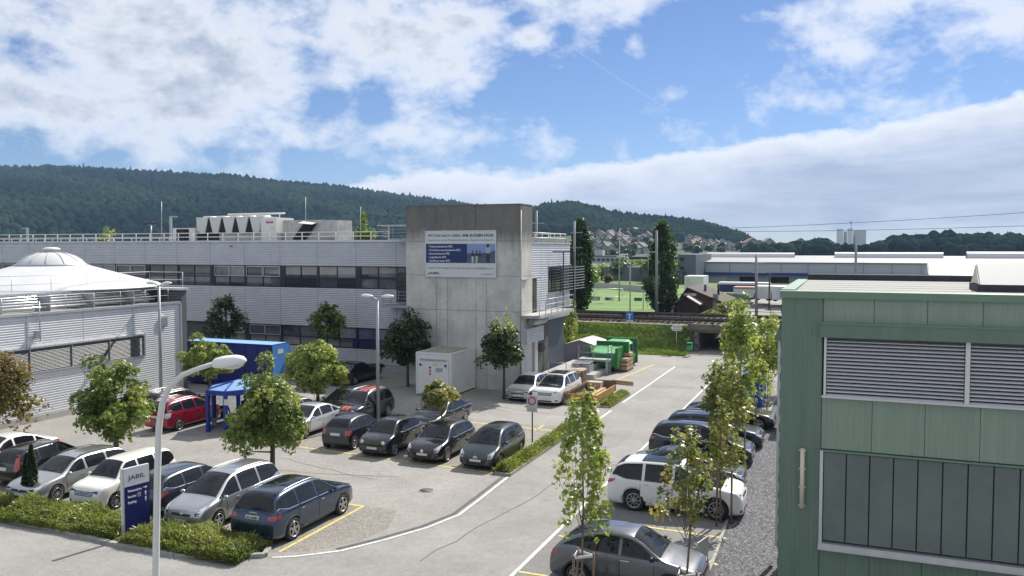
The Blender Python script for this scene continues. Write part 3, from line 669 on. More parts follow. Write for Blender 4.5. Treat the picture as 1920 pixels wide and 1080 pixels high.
# ---------------------------------------------------------------- annex behind the tower, wall facing +X
annex = thing('annex_building', 'white corrugated annex behind tower with balcony and black window frames', 'building', (-24, 57, 0))
AX = XR
MB().box(-29, AX - .10, 53.2, 61.5, 4.3, 9.8).build('core', mat('core_wall', (.1, .105, .115), .8), annex)
MB().box(-29, AX - .75, 53.2, 61.2, 0, 4.3).build('lower_core', mat('core_wall', (.1, .105, .115), .8), annex)
mb = MB()
def cladY(y0, y1, z0, z1):
    m_ = MB(); corrugated(m_, (AX - .06, y0), (AX - .06, y1), z0, z1, (1, 0), .16); m_.build('cladding_panel', m_cladw, annex)
ys = [53.2, 55.0, 56.5, 58.9, 61.55]
for i in range(4):
    a, b = ys[i] + .012, ys[i + 1] - .012
    if i == 0: cladY(a, b, 7.4, 9.78); cladY(54.15, b, 4.3, 7.38)
    elif i == 1: cladY(a, b, 4.3, 9.78)
    else: cladY(a, b, 8.14, 9.78); cladY(a, b, 4.3, 6.3)
MB().box(AX - .12, AX + .02, 53.2, 61.6, 9.79, 9.90).build('parapet_cap', m_alu, annex)
mb = MB(); corrugated(mb, (-29, 61.56), (AX - .07, 61.56), 4.3, 9.78, (0, 1), .16); mb.build('cladding_panel', m_cladw, annex)
w = MB().box(AX - .09, AX - .03, 56.5, 61.45, 6.3, 8.13).build('window', m_dkfr, annex)
for k in range(3): MB().box(AX - .035, AX - .02, 56.6 + 1.6 * k, 58.1 + 1.6 * k, 6.4, 8.05).build('pane', m_glassd, w)
lv = thing('sun_louvre', 'projecting rack of horizontal sun louvres beside annex window', 'louvre', (AX + .3, 61, 6.3))
for k in range(9):
    z = 6.35 + .21 * k; MB().obox((AX + .42, 60.9, z), (0, 1, 0), (1, 0, .25), (-.25, 0, 1), 2.75, .09, .02).build('louvre_blade', mat('louvre_grey', (.30, .31, .33), .45, .3), lv)
for y in (58.2, 60.4, 63.6): MB().box(AX + .30, AX + .36, y - .03, y + .03, 6.2, 8.2).build('louvre_post', m_dkfr, lv)
for (y0, y1) in ((57.94, 57.26), (60.43, 59.9)):
    fr = thing('hanging_frame', 'black steel bracket frame on white annex wall ' + ('above balcony end' if y0 < 59 else 'beside sun louvres'), 'frame', (AX, y0, 5), group='black bracket frames')
    MB().bar((AX + .75, y0 - .3, 9.22), (AX + .75, y0 - .4, 5.0), .07).bar((AX, y0 - .6, 9.22), (AX + .76, y0 - .3, 9.22), .07).bar((AX, y0 - .6, 5.0), (AX + .76, y0 - .4, 5.0), .07).build('bracket', m_dkfr, fr)
d2 = MB().box(AX - .13, AX - .04, 53.2, 54.15, 5.15, 7.36).build('balcony_door', m_glassd, annex)
bl = MB().box(AX, AX + 1.35, 51.0, 58.3, 4.86, 5.05).build('balcony', m_conc2, annex)
railing('balcony_railing', [(AX + 1.3, 51.05, 5.0), (AX + 1.3, 58.25, 5.0), (AX, 58.25, 5.0)], 1.08, bl, m_galv, 3, .022, 1.15)
# ground floor: duct, hut, roller door, dark leaf
MB().tube([(AX + .35, 52.0, 4.5), (AX + .35, 54.7, 4.5)], .24, 14).build('ventilation_duct', m_galv, annex)
mb = MB(); corrugated(mb, (AX + .3, 51.3), (AX + .3, 54.6), 3.1, 4.1, (1, 0), .12); mb.box(AX - .5, AX + .3, 51.3, 54.6, 3.1, 4.12).build('canopy_box', m_cladw, annex)
rd = thing('roller_door', 'pale green sectional roller door under annex overhang', 'roller door', (AX - .6, 55, .9))
for k in range(5): MB().box(AX - .72, AX - .62, 54.0, 55.85, .92 + .68 * k, .92 + .68 * k + .66).build('door_section', mat('pale_green_door', (.33, .44, .34), .5, var=.05), rd)
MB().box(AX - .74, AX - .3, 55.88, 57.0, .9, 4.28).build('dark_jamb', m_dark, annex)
MB().box(AX - .55, AX - .40, 57.02, 61.15, .15, 4.29).build('sliding_door', mat('slate_door', (.075, .085, .115), .45, var=.08), annex)
MB().box(AX - .6, AX + .15, 53.35, 53.9, 0, 3.05).build('white_post', m_railm, annex)
MB().box(AX - .6, AX - .1, 52.2, 53.3, .3, 3.0).build('side_door', m_dkfr, annex)
MB().lathe([(.0, .03), (.33, .03), (.33, -.03), (0, -.03)], (AX + .3, 54.1, 2.6), 16, 'y').build('round_mirror', mat('mirror_back', (.1, .09, .08), .5), annex)
tag(railing('roof_railing', [(-29, 53.3, 9.9), (AX - .3, 53.3, 9.9), (AX - .3, 61.3, 9.9), (-28, 61.3, 9.9)], .68, None, m_railm, 2, .035, 1.35), 'white railing around the annex roof behind concrete tower', 'railing')
tag(MB().box(-19.9, -17.6, 53.4, 62.0, 0, .75).box(-17.6, -16.9, 57.5, 62, 0, .35).build('loading_ramp', m_conc2), 'low pale concrete loading ramp in front of roller door', 'ramp')
tag(railing('hand_rail', [(-18.9, 53.4, .75), (-17.65, 53.4, .75), (-17.6, 55.2, .2)], .95, None, m_galv, 1, .022, 1.3), 'galvanised handrail at the near end of loading ramp', 'railing')

# ---------------------------------------------------------------- domed hall on the left (wall facing +X)
hall = thing('domed_hall', 'white corrugated hall with white tent-like dome roof', 'building', (-55, 35, 0))
HX = -41.0; z_h = 5.86
MB().box(-80, HX - .12, 16, 42.7, 0, z_h - .05).build('core', mat('core_wall', (.1, .105, .115), .8), hall)
MB().box(-80, HX - .3, 16, 42.6, z_h - .048, z_h).build('gravel_roof', m_roofg, hall)
MB().box(HX - .26, HX + .05, 16, 42.75, z_h - .02, z_h + .12).build('parapet_cap', m_alu, hall)
hy = [17.2, 20.8, 24.4, 28.0, 31.6, 35.2, 38.8, 42.7]
for i in range(7):
    a, b = hy[i] + .01, hy[i + 1] - .01
    for (z0, z1) in ((4.12, z_h - .03), (.35, 2.68)):
        m_ = MB(); corrugated(m_, (HX - .05, a), (HX - .05, b), z0, z1, (1, 0), .135, .018); m_.build('cladding_panel', m_cladw, hall)
m_ = MB(); corrugated(m_, (HX - .05, 39.75), (HX - .05, 42.69), 2.68, 4.12, (1, 0), .135, .018); m_.build('cladding_panel', m_cladw, hall)
MB().box(HX - .2, HX + .06, 16, 42.75, 0, .34).build('plinth', m_conc2, hall)
MB().box(HX - .03, HX + .07, 42.70, 42.8, .3, z_h).build('corner_trim', m_alu, hall)
wf = MB().box(HX - .10, HX + .06, 16, 39.7, 4.03, 4.12).box(HX - .10, HX + .06, 16, 39.7, 2.66, 2.75).box(HX - .1, HX + .06, 39.6, 39.72, 2.75, 4.03).build('window', m_alu, hall)
m_blind = mat('window_blind', (.24, .25, .26), .45, .2)
for k in range(9):
    y1 = 39.58 - 2.62 * k; y0 = y1 - 2.56
    if y0 < 16: break
    pn = MB().box(HX - .115, HX - .10, y0, y1, 2.75, 4.03).build('pane', m_glassd, wf)
    bl_ = MB()
    for j in range(16): bl_.obox((HX - .0, (y0 + y1) / 2, 2.80 + .078 * j), (0, 1, 0), (1, 0, .9), (-.9, 0, 1), (y1 - y0) / 2, .028, .006)
    bl_.build('blind_slats', m_blind, wf)
    MB().box(HX - .05, HX + .05, y0 - .045, y0 - .012, 2.75, 4.03).build('mullion', m_alu, wf)
MB().box(HX + .0, HX + .07, 40.95, 41.55, 4.45, 5.05).build('vent_grille', m_alu, hall)
MB().box(HX + .07, HX + .09, 41.02, 41.48, 4.52, 4.98).build('vent_mesh', m_galv, hall)
MB().tube([(HX + .12, 32.3, 4.4), (HX + .12, 32.3, 6.6)], .03, 6).box(HX + .02, HX + .2, 32.0, 32.3, 4.6, 5.0).build('wall_lamp', m_galv, hall)
# upper tier and dome
MB().box(-80, -43.9, 30.5, 43.4, 5.88, 6.78).build('upper_tier', m_clad, hall)
MB().box(-80, -43.7, 30.3, 43.5, 6.785, 6.9).build('upper_roof_edge', m_alu, hall)
MB().box(-43.85, -41.05, 42.9, 43.35, 0, 6.7).build('link_block', mat('core_wall', (.1, .105, .115), .8), hall)
m_ = MB(); corrugated(m_, (-43.8, 42.86), (-41.0, 42.86), .1, 6.7, (0, -1), .16); m_.build('cladding_panel', mat('shaded_cladding', (.10, .105, .12), .45, .3), hall)  # darker copy of the cladding: the end wall's shade is in its colour
MB().box(-43.68, -40.95, 42.7, 43.5, 6.71, 6.85).build('link_roof_edge', m_clad, hall)
mdw = mat('dome_membrane', (.58, .585, .59), .42, var=.07, scale=.7)
dc = (-49.6, 40.2)
MB().lathe([(6.9, 6.92), (6.6, 7.1), (5.2, 7.46), (3.6, 7.92), (2.15, 8.36)], (dc[0], dc[1], 0), 48).build('membrane_skirt', mdw, hall)
dm = MB().lathe([(2.14, 8.36), (2.1, 8.42), (1.8, 8.72), (1.4, 8.98), (.95, 9.14), (.5, 9.22), (0, 9.24)], (dc[0], dc[1], 0), 40).build('dome', mdw, hall)
rb = MB()
for k in range(12):
    a = 2 * math.pi * k / 12 + .2
    rb.tube([(dc[0] + r * math.cos(a), dc[1] + r * math.sin(a), z) for r, z in ((2.15, 8.38), (1.82, 8.73), (1.42, 9.0), (.95, 9.16), (.5, 9.24))], .022, 5)
rb.build('dome_rib', mat('rib_grey', (.5, .51, .52), .5), dm)
MB().lathe([(2.24, 8.28), (2.28, 8.39), (2.1, 8.43)], (dc[0], dc[1], 0), 40).build('dome_ring', m_galv, dm)
MB().lathe([(.3, 9.22), (.3, 9.38), (.55, 9.40), (.53, 9.46), (.35, 9.54), (0, 9.56)], (dc[0], dc[1], 0), 20).build('vent_cap', mat('cap_white', (.7, .7, .68), .4), dm)
tag(railing('roof_railing', [(-43.95, 30.5, 6.9), (-43.95, 43.1, 6.9), (-41.1, 43.1, 6.9)], 1.0, None, m_railm, 2, .02, 2.4), 'thin white railing around the upper roof below the dome', 'railing')
pp = thing('pipe_run', 'bundle of shiny silver pipes along the hall roof edge', 'pipes', (-43, 36, 5.9))
for k in range(5): MB().tube([(-42.3 - .22 * k, 24, 6.15 + .14 * k), (-42.3 - .22 * k, 41.8, 6.15 + .14 * k)], .055, 8).build('pipe', mat('silver_pipe', (.72, .73, .74), .22, .9), pp)
for y in range(25, 42, 3): MB().box(-43.35, -42.15, y - .04, y + .04, 5.88, 6.8).build('pipe_support', m_galv, pp)
tag(railing('roof_railing', [(-41.5, 17, 5.98), (-41.5, 42.2, 5.98)], .85, None, m_galv, 2, .018, 2.0), 'low railing along the roof edge of the white hall', 'railing')
# ---------------------------------------------------------------- foliage generators
def icoshell(n=2):
    bm = bmesh.new(); bmesh.ops.create_icosphere(bm, subdivisions=n, radius=1.0)
    V = np.array([v.co[:] for v in bm.verts]); Fc = np.array([[v.index for v in f.verts] for f in bm.faces]); bm.free(); return V, Fc
_a = np.linspace(0, 2 * np.pi, 11)[:-1] + np.pi / 2
_r = np.where(np.arange(10) % 2 == 0, 1.0, 0.52); _r[4:7:2] = .8; _r[5] = .25
MAPLE = np.concatenate([np.stack([np.cos(_a) * _r, np.sin(_a) * _r, 0 * _a], 1), [[0, 0, .10]]]); MAPLE_F = np.array([[i, (i + 1) % 10, 10] for i in range(10)])
DIAM = np.array([[0, -1, 0], [.62, 0, .16], [0, 1, 0], [-.62, 0, .16]], float); DIAM_F = np.array([[0, 1, 2], [0, 2, 3]])
BLADE = np.array([[-.10, 0, 0], [.10, 0, 0], [0, 1, .12]], float); BLADE_F = np.array([[0, 1, 2]])
def leaves(P, Nrm, size, var, rng, shape='maple', jitter=.6):
    """one small leaf at every point P, facing roughly Nrm"""
    B, Fb = {'maple': (MAPLE, MAPLE_F), 'diam': (DIAM, DIAM_F), 'blade': (BLADE, BLADE_F)}[shape]
    n = len(P); Nn = Nrm + rng.normal(size=(n, 3)) * jitter; Nn /= np.linalg.norm(Nn, axis=1, keepdims=True) + 1e-9
    T = rng.normal(size=(n, 3)); T -= Nn * (T * Nn).sum(1, keepdims=True); T /= np.linalg.norm(T, axis=1, keepdims=True) + 1e-9
    Bt = np.cross(Nn, T); s = (size * (.45 + .95 * rng.random(n)))[:, None, None]
    V = (B[None, :, 0:1] * T[:, None] + B[None, :, 1:2] * Bt[:, None] + B[None, :, 2:3] * Nn[:, None]) * s + P[:, None]
    Fc = (Fb[None] + len(B) * np.arange(n)[:, None, None]).reshape(-1, 3)
    return V.reshape(-1, 3), Fc, np.repeat(var, len(B))
def sph(rng, n):
    d = rng.normal(size=(n, 3)); return d / np.linalg.norm(d, axis=1, keepdims=True)
def ball_crown(rng, c, rx, rz, K, n, size, egg=.25, cl=.30, shape='maple', drop=0.0, fill=.75):
    """clumped crown: K clumps spread through an egg, n leaves over the clumps"""
    d = sph(rng, K); rad = (fill + (1 - fill) * rng.random(K)) * (.55 + .45 * rng.random(K)); rad *= np.where(rng.random(K) < .16, 1.22, 1.0)
    lob = 1 + .16 * np.sin(np.arctan2(d[:, 1], d[:, 0]) * 2 + rng.random() * 6) * np.cos(d[:, 2] * 2.5 + rng.random() * 6); rad *= lob; C = d * rad[:, None]
    C[:, :2] *= (1 - egg * C[:, 2:3]); C += rng.normal(size=3) * .05
    cr = cl * (.7 + .6 * rng.random(K)); k = rng.integers(0, K, n); q = sph(rng, n)
    q[:, 2] = np.abs(q[:, 2]) * np.where(rng.random(n) < .75, 1, -1)
    P = (C[k] + q * (cr[k] * (.45 + .55 * rng.random(n) ** .5))[:, None]) * np.array([rx, rx, rz]) + np.array(c)
    Nn = q * .7 + np.array([0, 0, .55]) + C[k] * .3
    cv = rng.random(K); var = np.clip(.62 * cv[k] + .38 * rng.random(n), 0, 1)
    ends = C * np.array([rx, rx, rz]) + np.array(c)
    return (*leaves(P, Nn, np.full(n, size), var, rng, shape), ends)
m_bark = mat('bark', (.085, .07, .055), .9, var=.3, scale=12, bump=.6, bscale=25)
m_barkp = mat('pale_bark', (.17, .14, .11), .9, var=.3, scale=12, bump=.5, bscale=25)
G_MAPLE = [(0, (.05, .085, .018)), (.3, (.11, .165, .034)), (.6, (.18, .235, .055)), (.85, (.28, .30, .085)), (1, (.42, .40, .15))]
G_LIGHT = [(0, (.11, .17, .03)), (.35, (.20, .27, .055)), (.7, (.31, .35, .10)), (1, (.46, .45, .17))]
G_AUT = [(0, (.06, .075, .02)), (.45, (.13, .12, .035)), (.75, (.20, .14, .05)), (1, (.27, .13, .07))]
G_OLIVE = [(0, (.09, .12, .03)), (.4, (.16, .19, .05)), (.75, (.26, .26, .085)), (1, (.34, .24, .12))]
G_DARK = [(0, (.018, .040, .014)), (.5, (.042, .080, .027)), (1, (.10, .14, .05))]  # for trees by tower and factory wall, shade is put into this green
G_POP = [(0, (.016, .045, .012)), (.5, (.04, .085, .02)), (1, (.085, .14, .035))]
G_CON = [(0, (.015, .03, .012)), (.5, (.03, .05, .02)), (1, (.06, .085, .03))]
G_JUN = [(0, (.07, .10, .028)), (.45, (.16, .19, .06)), (.8, (.27, .30, .10)), (1, (.38, .37, .16))]
ML = {k: mat_leaf('leaf_' + k, v) for k, v in dict(maple=G_MAPLE, light=G_LIGHT, autumn=G_AUT, olive=G_OLIVE, dark=G_DARK, poplar=G_POP, conifer=G_CON, juniper=G_JUN).items()}
def limbs_mesh(rng, base, top, r0, ends, nb, start=.35):
    mb = MB(); base = Vector(base); top = Vector(top); m1 = base.lerp(top, .5) + Vector((rng.normal() * .05, rng.normal() * .05, 0))
    mb.tube([base - Vector((0, 0, .1)), base + Vector((0, 0, .25)), m1, top], [r0 * 1.35, r0, r0 * .75, r0 * .25], 8)
    for i in rng.choice(len(ends), min(nb, len(ends)), replace=False):
        e = Vector(ends[i]); t = start + (1 - start) * rng.random() * .8; p = base.lerp(top, t)
        mid = p.lerp(e, .5) + Vector((0, 0, -.12 * (e - p).length))
        mb.tube([p, mid, e], [r0 * .45 * (1.1 - t), r0 * .28 * (1.1 - t), .008], 5)
    return mb
def maple_tree(name, label, base, zc, rx, rz, leaf='maple', n=3800, size=.10, K=70, r0=.09, seed=1, cat='tree', group=None, bark=None, egg=.25, cl=.30, shape='maple', nb=16, cz0=None):
    rng = np.random.default_rng(seed); t = thing(name, label, cat, base, group=group)
    c = (base[0], base[1], base[2] + zc)
    V, Fc, at, ends = ball_crown(rng, c, rx, rz, K, n, size, egg, cl, shape)
    limbs_mesh(rng, base, (base[0], base[1], base[2] + zc + rz * .6), r0, ends, nb, max(.2, (zc - rz) / (zc + rz * .6))).build('trunk', bark or m_bark, t, fix=False)
    np_mesh('crown', V, Fc, ML[leaf], t, at)
    return t
# ---------------------------------------------------------------- railway embankment, bridge, plateau
ZP = 2.3
m_ballast = mat('ballast', (.16, .14, .125), .95, var=.45, scale=7, bump=.9, bscale=18)
emb = MB()
prof = [(72.9, .0), (73.8, .15), (75.9, 1.15), (77.2, 2.0), (77.9, 2.15)]
def toe(x): return np.clip((x + 20) / 6.6, 0, 1) * 2.6 if np.all(np.asarray(x) < -10) else 2.0 + 0 * np.asarray(x)
def emb_piece(x0, x1, nx):
    rng = np.random.default_rng(3); ny = 14; yz = []
    for i in range(ny + 1):
        u = i / ny * (len(prof) - 1); k = min(int(u), len(prof) - 2); f = u - k
        yz.append((prof[k][0] * (1 - f) + prof[k + 1][0] * f, prof[k][1] * (1 - f) + prof[k + 1][1] * f))
    vs = [(x0 + (x1 - x0) * i / nx, y + (77.9 - y) / 5 * toe(x0 + (x1 - x0) * i / nx) + (rng.normal() * .05 if 0 < j < ny else 0), z + (rng.normal() * .06 if 0 < j < ny else 0)) for j, (y, z) in enumerate(yz) for i in range(nx + 1)]
    return MB().add(vs, [(j * (nx + 1) + i, j * (nx + 1) + i + 1, (j + 1) * (nx + 1) + i + 1, (j + 1) * (nx + 1) + i) for j in range(ny) for i in range(nx)], True)
tag(emb_piece(-60, -13.4, 70).build('embankment', m_grassg), kind='structure')
tag(emb_piece(-3.6, 60, 40).build('embankment', m_grassg), kind='structure')
def grass(name, n, fx, fy, fz, h, label, stops='juniper', seed=2):
    rng = np.random.default_rng(seed); x = fx(rng, n); y = fy(rng, n); P = np.stack([x, y, fz(x, y)], 1)
    up = np.tile([0, -.25, 1.0], (n, 1)) + rng.normal(size=(n, 3)) * .35; up /= np.linalg.norm(up, axis=1, keepdims=True)
    side = np.cross(up, rng.normal(size=(n, 3))); side /= np.linalg.norm(side, axis=1, keepdims=True); s = h * (.5 + rng.random(n))
    V = np.stack([P - side * .035, P + side * .035, P + up * s[:, None]], 1).reshape(-1, 3)
    pat = .5 + .5 * np.sin(x * .9 + np.sin(y * 1.7) * 2) * np.sin(x * .37 + 1)
    tag(np_mesh(name, V, np.arange(3 * n).reshape(-1, 3), stops, attr=np.repeat(np.clip(.6 * pat + .4 * rng.random(n), 0, 1), 3)), label, 'grass', kind='stuff')
ml_grass = mat_leaf('leaf_grass', [(0, (.06, .11, .02)), (.5, (.13, .20, .04)), (1, (.26, .30, .09))], .6, .35)
pz = lambda x, y: np.interp((y - 77.9 * toe(x) / 5) / (1 - toe(x) / 5), [p[0] for p in prof], [p[1] for p in prof])
grass('embankment_grass', 26000, lambda r, n: -36 + 22.8 * r.random(n), lambda r, n: 72.9 + 5.0 * r.random(n), pz, .24, 'rough green grass on the railway embankment slope', ml_grass)
# track bed and rails
tag(MB().box(-60, -13.4, 77.9, 91, -.1, 2.22).box(-3.6, 60, 77.9, 91, -.1, 2.22).build('track_bed', m_ballast), kind='structure')
m_rail = mat('rail_rust', (.045, .036, .03), .6, .3, var=.3, scale=3); m_sleep = mat('sleeper', (.10, .085, .07), .9, var=.2, scale=3)
for ti, yc in enumerate((80.6, 86.4)):
    t = thing('railway_track', ('near' if ti == 0 else 'far') + ' railway track of dark rails on sleepers over the underpass', 'railway track', (-10, yc, 2.4))
    for s in (-.72, .72): MB().box(-60, 60, yc + s - .05, yc + s + .05, 2.5, 2.72).build('rail', m_rail, t)
    mb = MB()
    for k in range(200): x = -60 + .6 * k; mb.box(x, x + .25, yc - 1.3, yc + 1.3, 2.36, 2.5)
    tag(mb.build('sleepers', m_sleep, t), kind='stuff')
rngb = np.random.default_rng(8)
def rocks(name, n, x0, x1, y0, y1, z, s0, m, label):
    x = x0 + (x1 - x0) * rngb.random(n); y = y0 + (y1 - y0) * rngb.random(n); s = s0 * (.5 + rngb.random(n))
    base = np.array([[1, 0, 0], [0, 1, 0], [-1, 0, 0], [0, -1, 0], [0, 0, .8]]); V = base[None] * s[:, None, None] * (.6 + .8 * rngb.random((n, 5, 1)))
    W = (V + np.stack([x, y, np.full(n, z)], 1)[:, None]).reshape(-1, 3); f = np.array([[0, 1, 4], [1, 2, 4], [2, 3, 4], [3, 0, 4]])
    tag(np_mesh(name, W, (f[None] + 5 * np.arange(n)[:, None, None]).reshape(-1, 3), m), label, 'ballast', kind='stuff')
rocks('ballast_stones', 9000, -34, -3, 77.9, 90.5, 2.22, .10, m_ballast, 'loose brown ballast stones along the railway tracks')
tag(MB().box(-60, -13.6, 77.75, 78.1, 2.16, 2.32).build('cable_trough', mat('trough', (.35, .33, .28), .9, var=.2, scale=2)), 'long concrete cable trough along the near edge of the railway', 'cable trough')
# bridge and underpass
br = thing('railway_bridge', 'low dark railway bridge over road underpass with stone abutments', 'bridge', (-9, 78, 0))
m_brc = mat_concrete('bridge_concrete', (.17, .155, .13), False)
MB().box(-13.6, -3.4, 77.3, 90.8, 1.72, 2.35).build('deck', m_brc, br)
MB().box(-13.7, -3.3, 77.15, 77.35, 1.95, 2.5).build('edge_beam', m_brc, br)
MB().box(-13.4, -12.9, 77.9, 90.6, -.1, 1.72).build('abutment', m_brc, br); MB().box(-5.6, -5.0, 77.5, 90.6, -.1, 1.72).build('abutment', m_brc, br)
m_st = mat('rough_stone', (.15, .145, .14), .9, var=.35, scale=4, bump=.5, bscale=9)
for k in range(5):
    for j in range(2 + (k < 3)):
        x = -13.2 - .62 * j - .12 * (k % 2); w, h = .30 + .04 * random.random(), .17
        MB().obox((x, 77.25 + .14 * k * .6 + .1, .19 + .36 * k), (1, .1 * random.uniform(-1, 1), 0), (0, 1, .1), (0, -.1, 1), w, .35, h).build('stone', m_st, br)
    MB().obox((-12.86, 77.35 + .3 * (k % 2), .19 + .36 * k), (1, 0, 0), (0, 1, 0), (0, 0, 1), .16, .55, .17).build('stone', m_st, br)
bp = thing('bridge_railing', 'rusty bar railing along the edge of railway bridge', 'railing', (-9, 77.2, 2.4))
for x in (-13.5, -11.4, -9.3, -7.2, -5.1, -3.5): MB().box(x - .05, x + .05, 77.14, 77.24, 2.3, 3.5).build('post', m_rail, bp)
for z in (2.85, 3.3): MB().box(-13.5, -3.4, 77.1, 77.16, z, z + .12).build('rail', m_rail, bp)
sheet('underpass_road', [(-12.9, 76), (-5.0, 76), (-5.0, 95), (-12.9, 95)], .004, m_road)
MB().add([(-12.9, 94.9, .004), (-5.0, 94.9, .004), (-5.0, 130, ZP + .01), (-12.9, 130, ZP + .01)], [(0, 1, 2, 3)]).build('underpass_ramp', m_road)['kind'] = 'structure'
tag(MB().prism([(91, 0), (130, ZP), (130, -.5), (91, -.5)][::-1], -13.2, -12.9, 'x').prism([(91, ZP + .1), (130, ZP + .1), (130, ZP - .3), (91, -.2)], -13.2, -12.9, 'x').build('retaining_wall', m_conc2), 'pale retaining wall beyond the underpass, on the clubhouse side', 'wall')
stripe('road_marking', [(-9.0, 96), (-9.0, 99)], .2, m_white, .25)
stripe('road_marking', [(-9.0, 102), (-9.0, 105)], .2, m_white, .62)
for nm, pts in (('ground', [(-3000, 90.9), (-13.1, 90.9), (-13.1, 130), (-3000, 130)]), ('ground', [(-5.0, 90.9), (3000, 90.9), (3000, 130), (-5.0, 130)]), ('ground', [(-3000, 130), (3000, 130), (3000, 2200), (-3000, 2200)])):
    sheet(nm, pts, ZP, mat('far_grass', (.075, .12, .035), .95, var=.3, scale=.05, c2=(.11, .15, .05)))
sheet('football_field', [(-75, 91.5), (-15.5, 91.5), (-15.5, 150), (-75, 150)], ZP + .01, mat('pitch_grass', (.10, .19, .035), .9, var=.16, scale=.25, c2=(.13, .22, .05), stretch=(.3, 1, 1)))
sheet('footpath', [G(1375, 578, ZP)[:2], G(1432, 596, ZP)[:2], G(1400, 600, ZP)[:2], G(1362, 590, ZP)[:2]], ZP + .012, mat('path_gravel', (.34, .32, .29), .9, var=.1))
# football pitch furniture
def goal(px0, px1, py, h, lab):
    a, b = G(px0, py, ZP), G(px1, py, ZP); t = thing('football_goal', lab, 'goal', a, group='football goals'); w = .07
    MB().tube([a, (a[0], a[1], ZP + h)], w, 8).build('post', m_railm, t); MB().tube([b, (b[0], b[1], ZP + h)], w, 8).build('post', m_railm, t)
    MB().tube([(a[0], a[1], ZP + h), (b[0], b[1], ZP + h)], w, 8).build('crossbar', m_railm, t)
    mb = MB()
    for s in (a, b): mb.tube([(s[0], s[1], ZP + h), (s[0] + .2, s[1] + 1.6, ZP)], .03, 5)
    mb.tube([(a[0] + .2, a[1] + 1.6, ZP), (b[0] + .2, b[1] + 1.6, ZP)], .03, 5).build('net_frame', m_railm, t)
goal(1114, 1167, 557, 1.2, 'wide white football goal on the far side of pitch')
goal(1206, 1222, 580, 2.3, 'white football goal at the pitch edge beside tall poplar')
def banner(px0, px1, y1, y0, c, lab, txt=None, tc=None):
    a, b = G(px0, y1, ZP), G(px1, y1, ZP); D = a[1]; top = atY(px0, y0, D)[2]
    t = thing('pitch_banner', lab, 'banner', a, group='banners on the football pitch')
    MB().box(a[0], b[0], D, D + .06, ZP, top).build('panel', mat('banner_%s' % px0, c, .6), t)
    if txt: text_mesh('lettering', txt, (top - ZP) * .9, mat('banner_ink_%s' % px0, tc, .6), t, (a[0] + (b[0] - a[0]) * .06, D - .02, ZP + (top - ZP) * .18), (1, 0, 0), (0, 0, 1), bold=.03, width=(b[0] - a[0]) * (.56 if txt == 'EN' else .86))
banner(1107, 1127, 563, 556, (.28, .20, .26), 'dull mauve advertising banner on football pitch', 'xidda', (.6, .55, .6))
banner(1134, 1153, 563, 557, (.66, .68, .70), 'white advertising banner with blue letters EN on pitch', 'EN', (.03, .05, .28))
banner(1189, 1205, 564, 558, (.09, .10, .11), 'dark advertising banner on pitch beside the poplar')
wl = thing('pitch_wall', 'pale panelled wall behind the football pitch', 'wall', (-40, 150, ZP))
wa, wb = G(1100, 538, ZP), G(1207, 548, ZP)
for k in range(16):
    p = Vector(wa).lerp(Vector(wb), k / 16); q = Vector(wa).lerp(Vector(wb), (k + 1) / 16); d = (q - p).normalized() * .05
    MB().bar(p + d + Vector((0, 0, .5)), q - d + Vector((0, 0, .5)), .15, 1.0).build('wall_panel', mat('wall_pale', (.42, .41, .39), .8, var=.06), wl)
sh = G(1185, 535, ZP); tag(MB().box(sh[0], sh[0] + 8, sh[1] + 8, sh[1] + 13, ZP, ZP + 2.6).prism([(sh[0] - .3, ZP + 2.6), (sh[0] + 4, ZP + 3.9), (sh[0] + 8.3, ZP + 2.6)], sh[1] + 7.8, sh[1] + 13, 'y').build('field_shed', mat('shed_dark', (.09, .10, .12), .7)), 'dark gabled shed behind the pitch wall', 'shed')
sh = G(1130, 530, ZP); tag(MB().box(sh[0] - 3, sh[0] + 12, sh[1] + 12, sh[1] + 16, ZP, ZP + 3.0).build('field_shed', mat('shed_grey', (.13, .14, .15), .7)), 'long low grey shed behind the pitch wall', 'shed')
def lamp(name, base, h, arm, dirx, m, lab, r=.06, head=.35, group=None):
    t = thing(name, lab, 'street lamp', base, group=group)
    x, y, z = base
    MB().tube([(x, y, z), (x, y, z + h * .9), (x + dirx * arm * .4, y, z + h * .98), (x + dirx * arm, y, z + h)], [r, r * .75, r * .65, r * .6], 8).build('pole', m, t)
    MB().obox((x + dirx * (arm + head * .8), y, z + h), (1, 0, .05 * dirx), (0, 1, 0), (0, 0, 1), head, .13, .07).build('lamp_head', m_railm, t); return t
for (px, py, pt, lab) in ((1121, 545, 499, 'grey street lamp beyond the pitch, left of the floodlight pole'), (1180, 545, 500, 'grey street lamp beyond the pitch beside dark shed')):
    b = G(px, py, ZP); lamp('street_lamp', b, (py - pt) * b[1] / 1480, 1.2, 1, m_galv, lab, group='lamps behind the pitch')
b = G(1161, 565, ZP); t = thing('floodlight_pole', 'tall thin floodlight pole on the football pitch', 'floodlight', b)
hh = atY(1161, 428, b[1])[2]; hm = atY(1161, 481, b[1])[2]
MB().tube([b, (b[0], b[1], hh)], [.11, .06], 8).build('pole', m_galv, t); MB().box(b[0] - .35, b[0] + .75, b[1] - .2, b[1] + .2, hm - .1, hm + .1).build('floodlight_head', m_railm, t)
b = G(1170, 660); hh = atY(1161, 527, b[1])[2]
lt = lamp('street_lamp', (b[0], 76.2, 1.6), 7.3, -.9, 1, m_galv, 'tall white street lamp on the embankment with blue dead-end sign', .07)
sz = atY(1168, 592, 76.1)
sg = thing('dead_end_sign', 'blue square dead-end sign on lamp post by railway', 'traffic sign', (b[0], 76.05, sz[2] - .5))
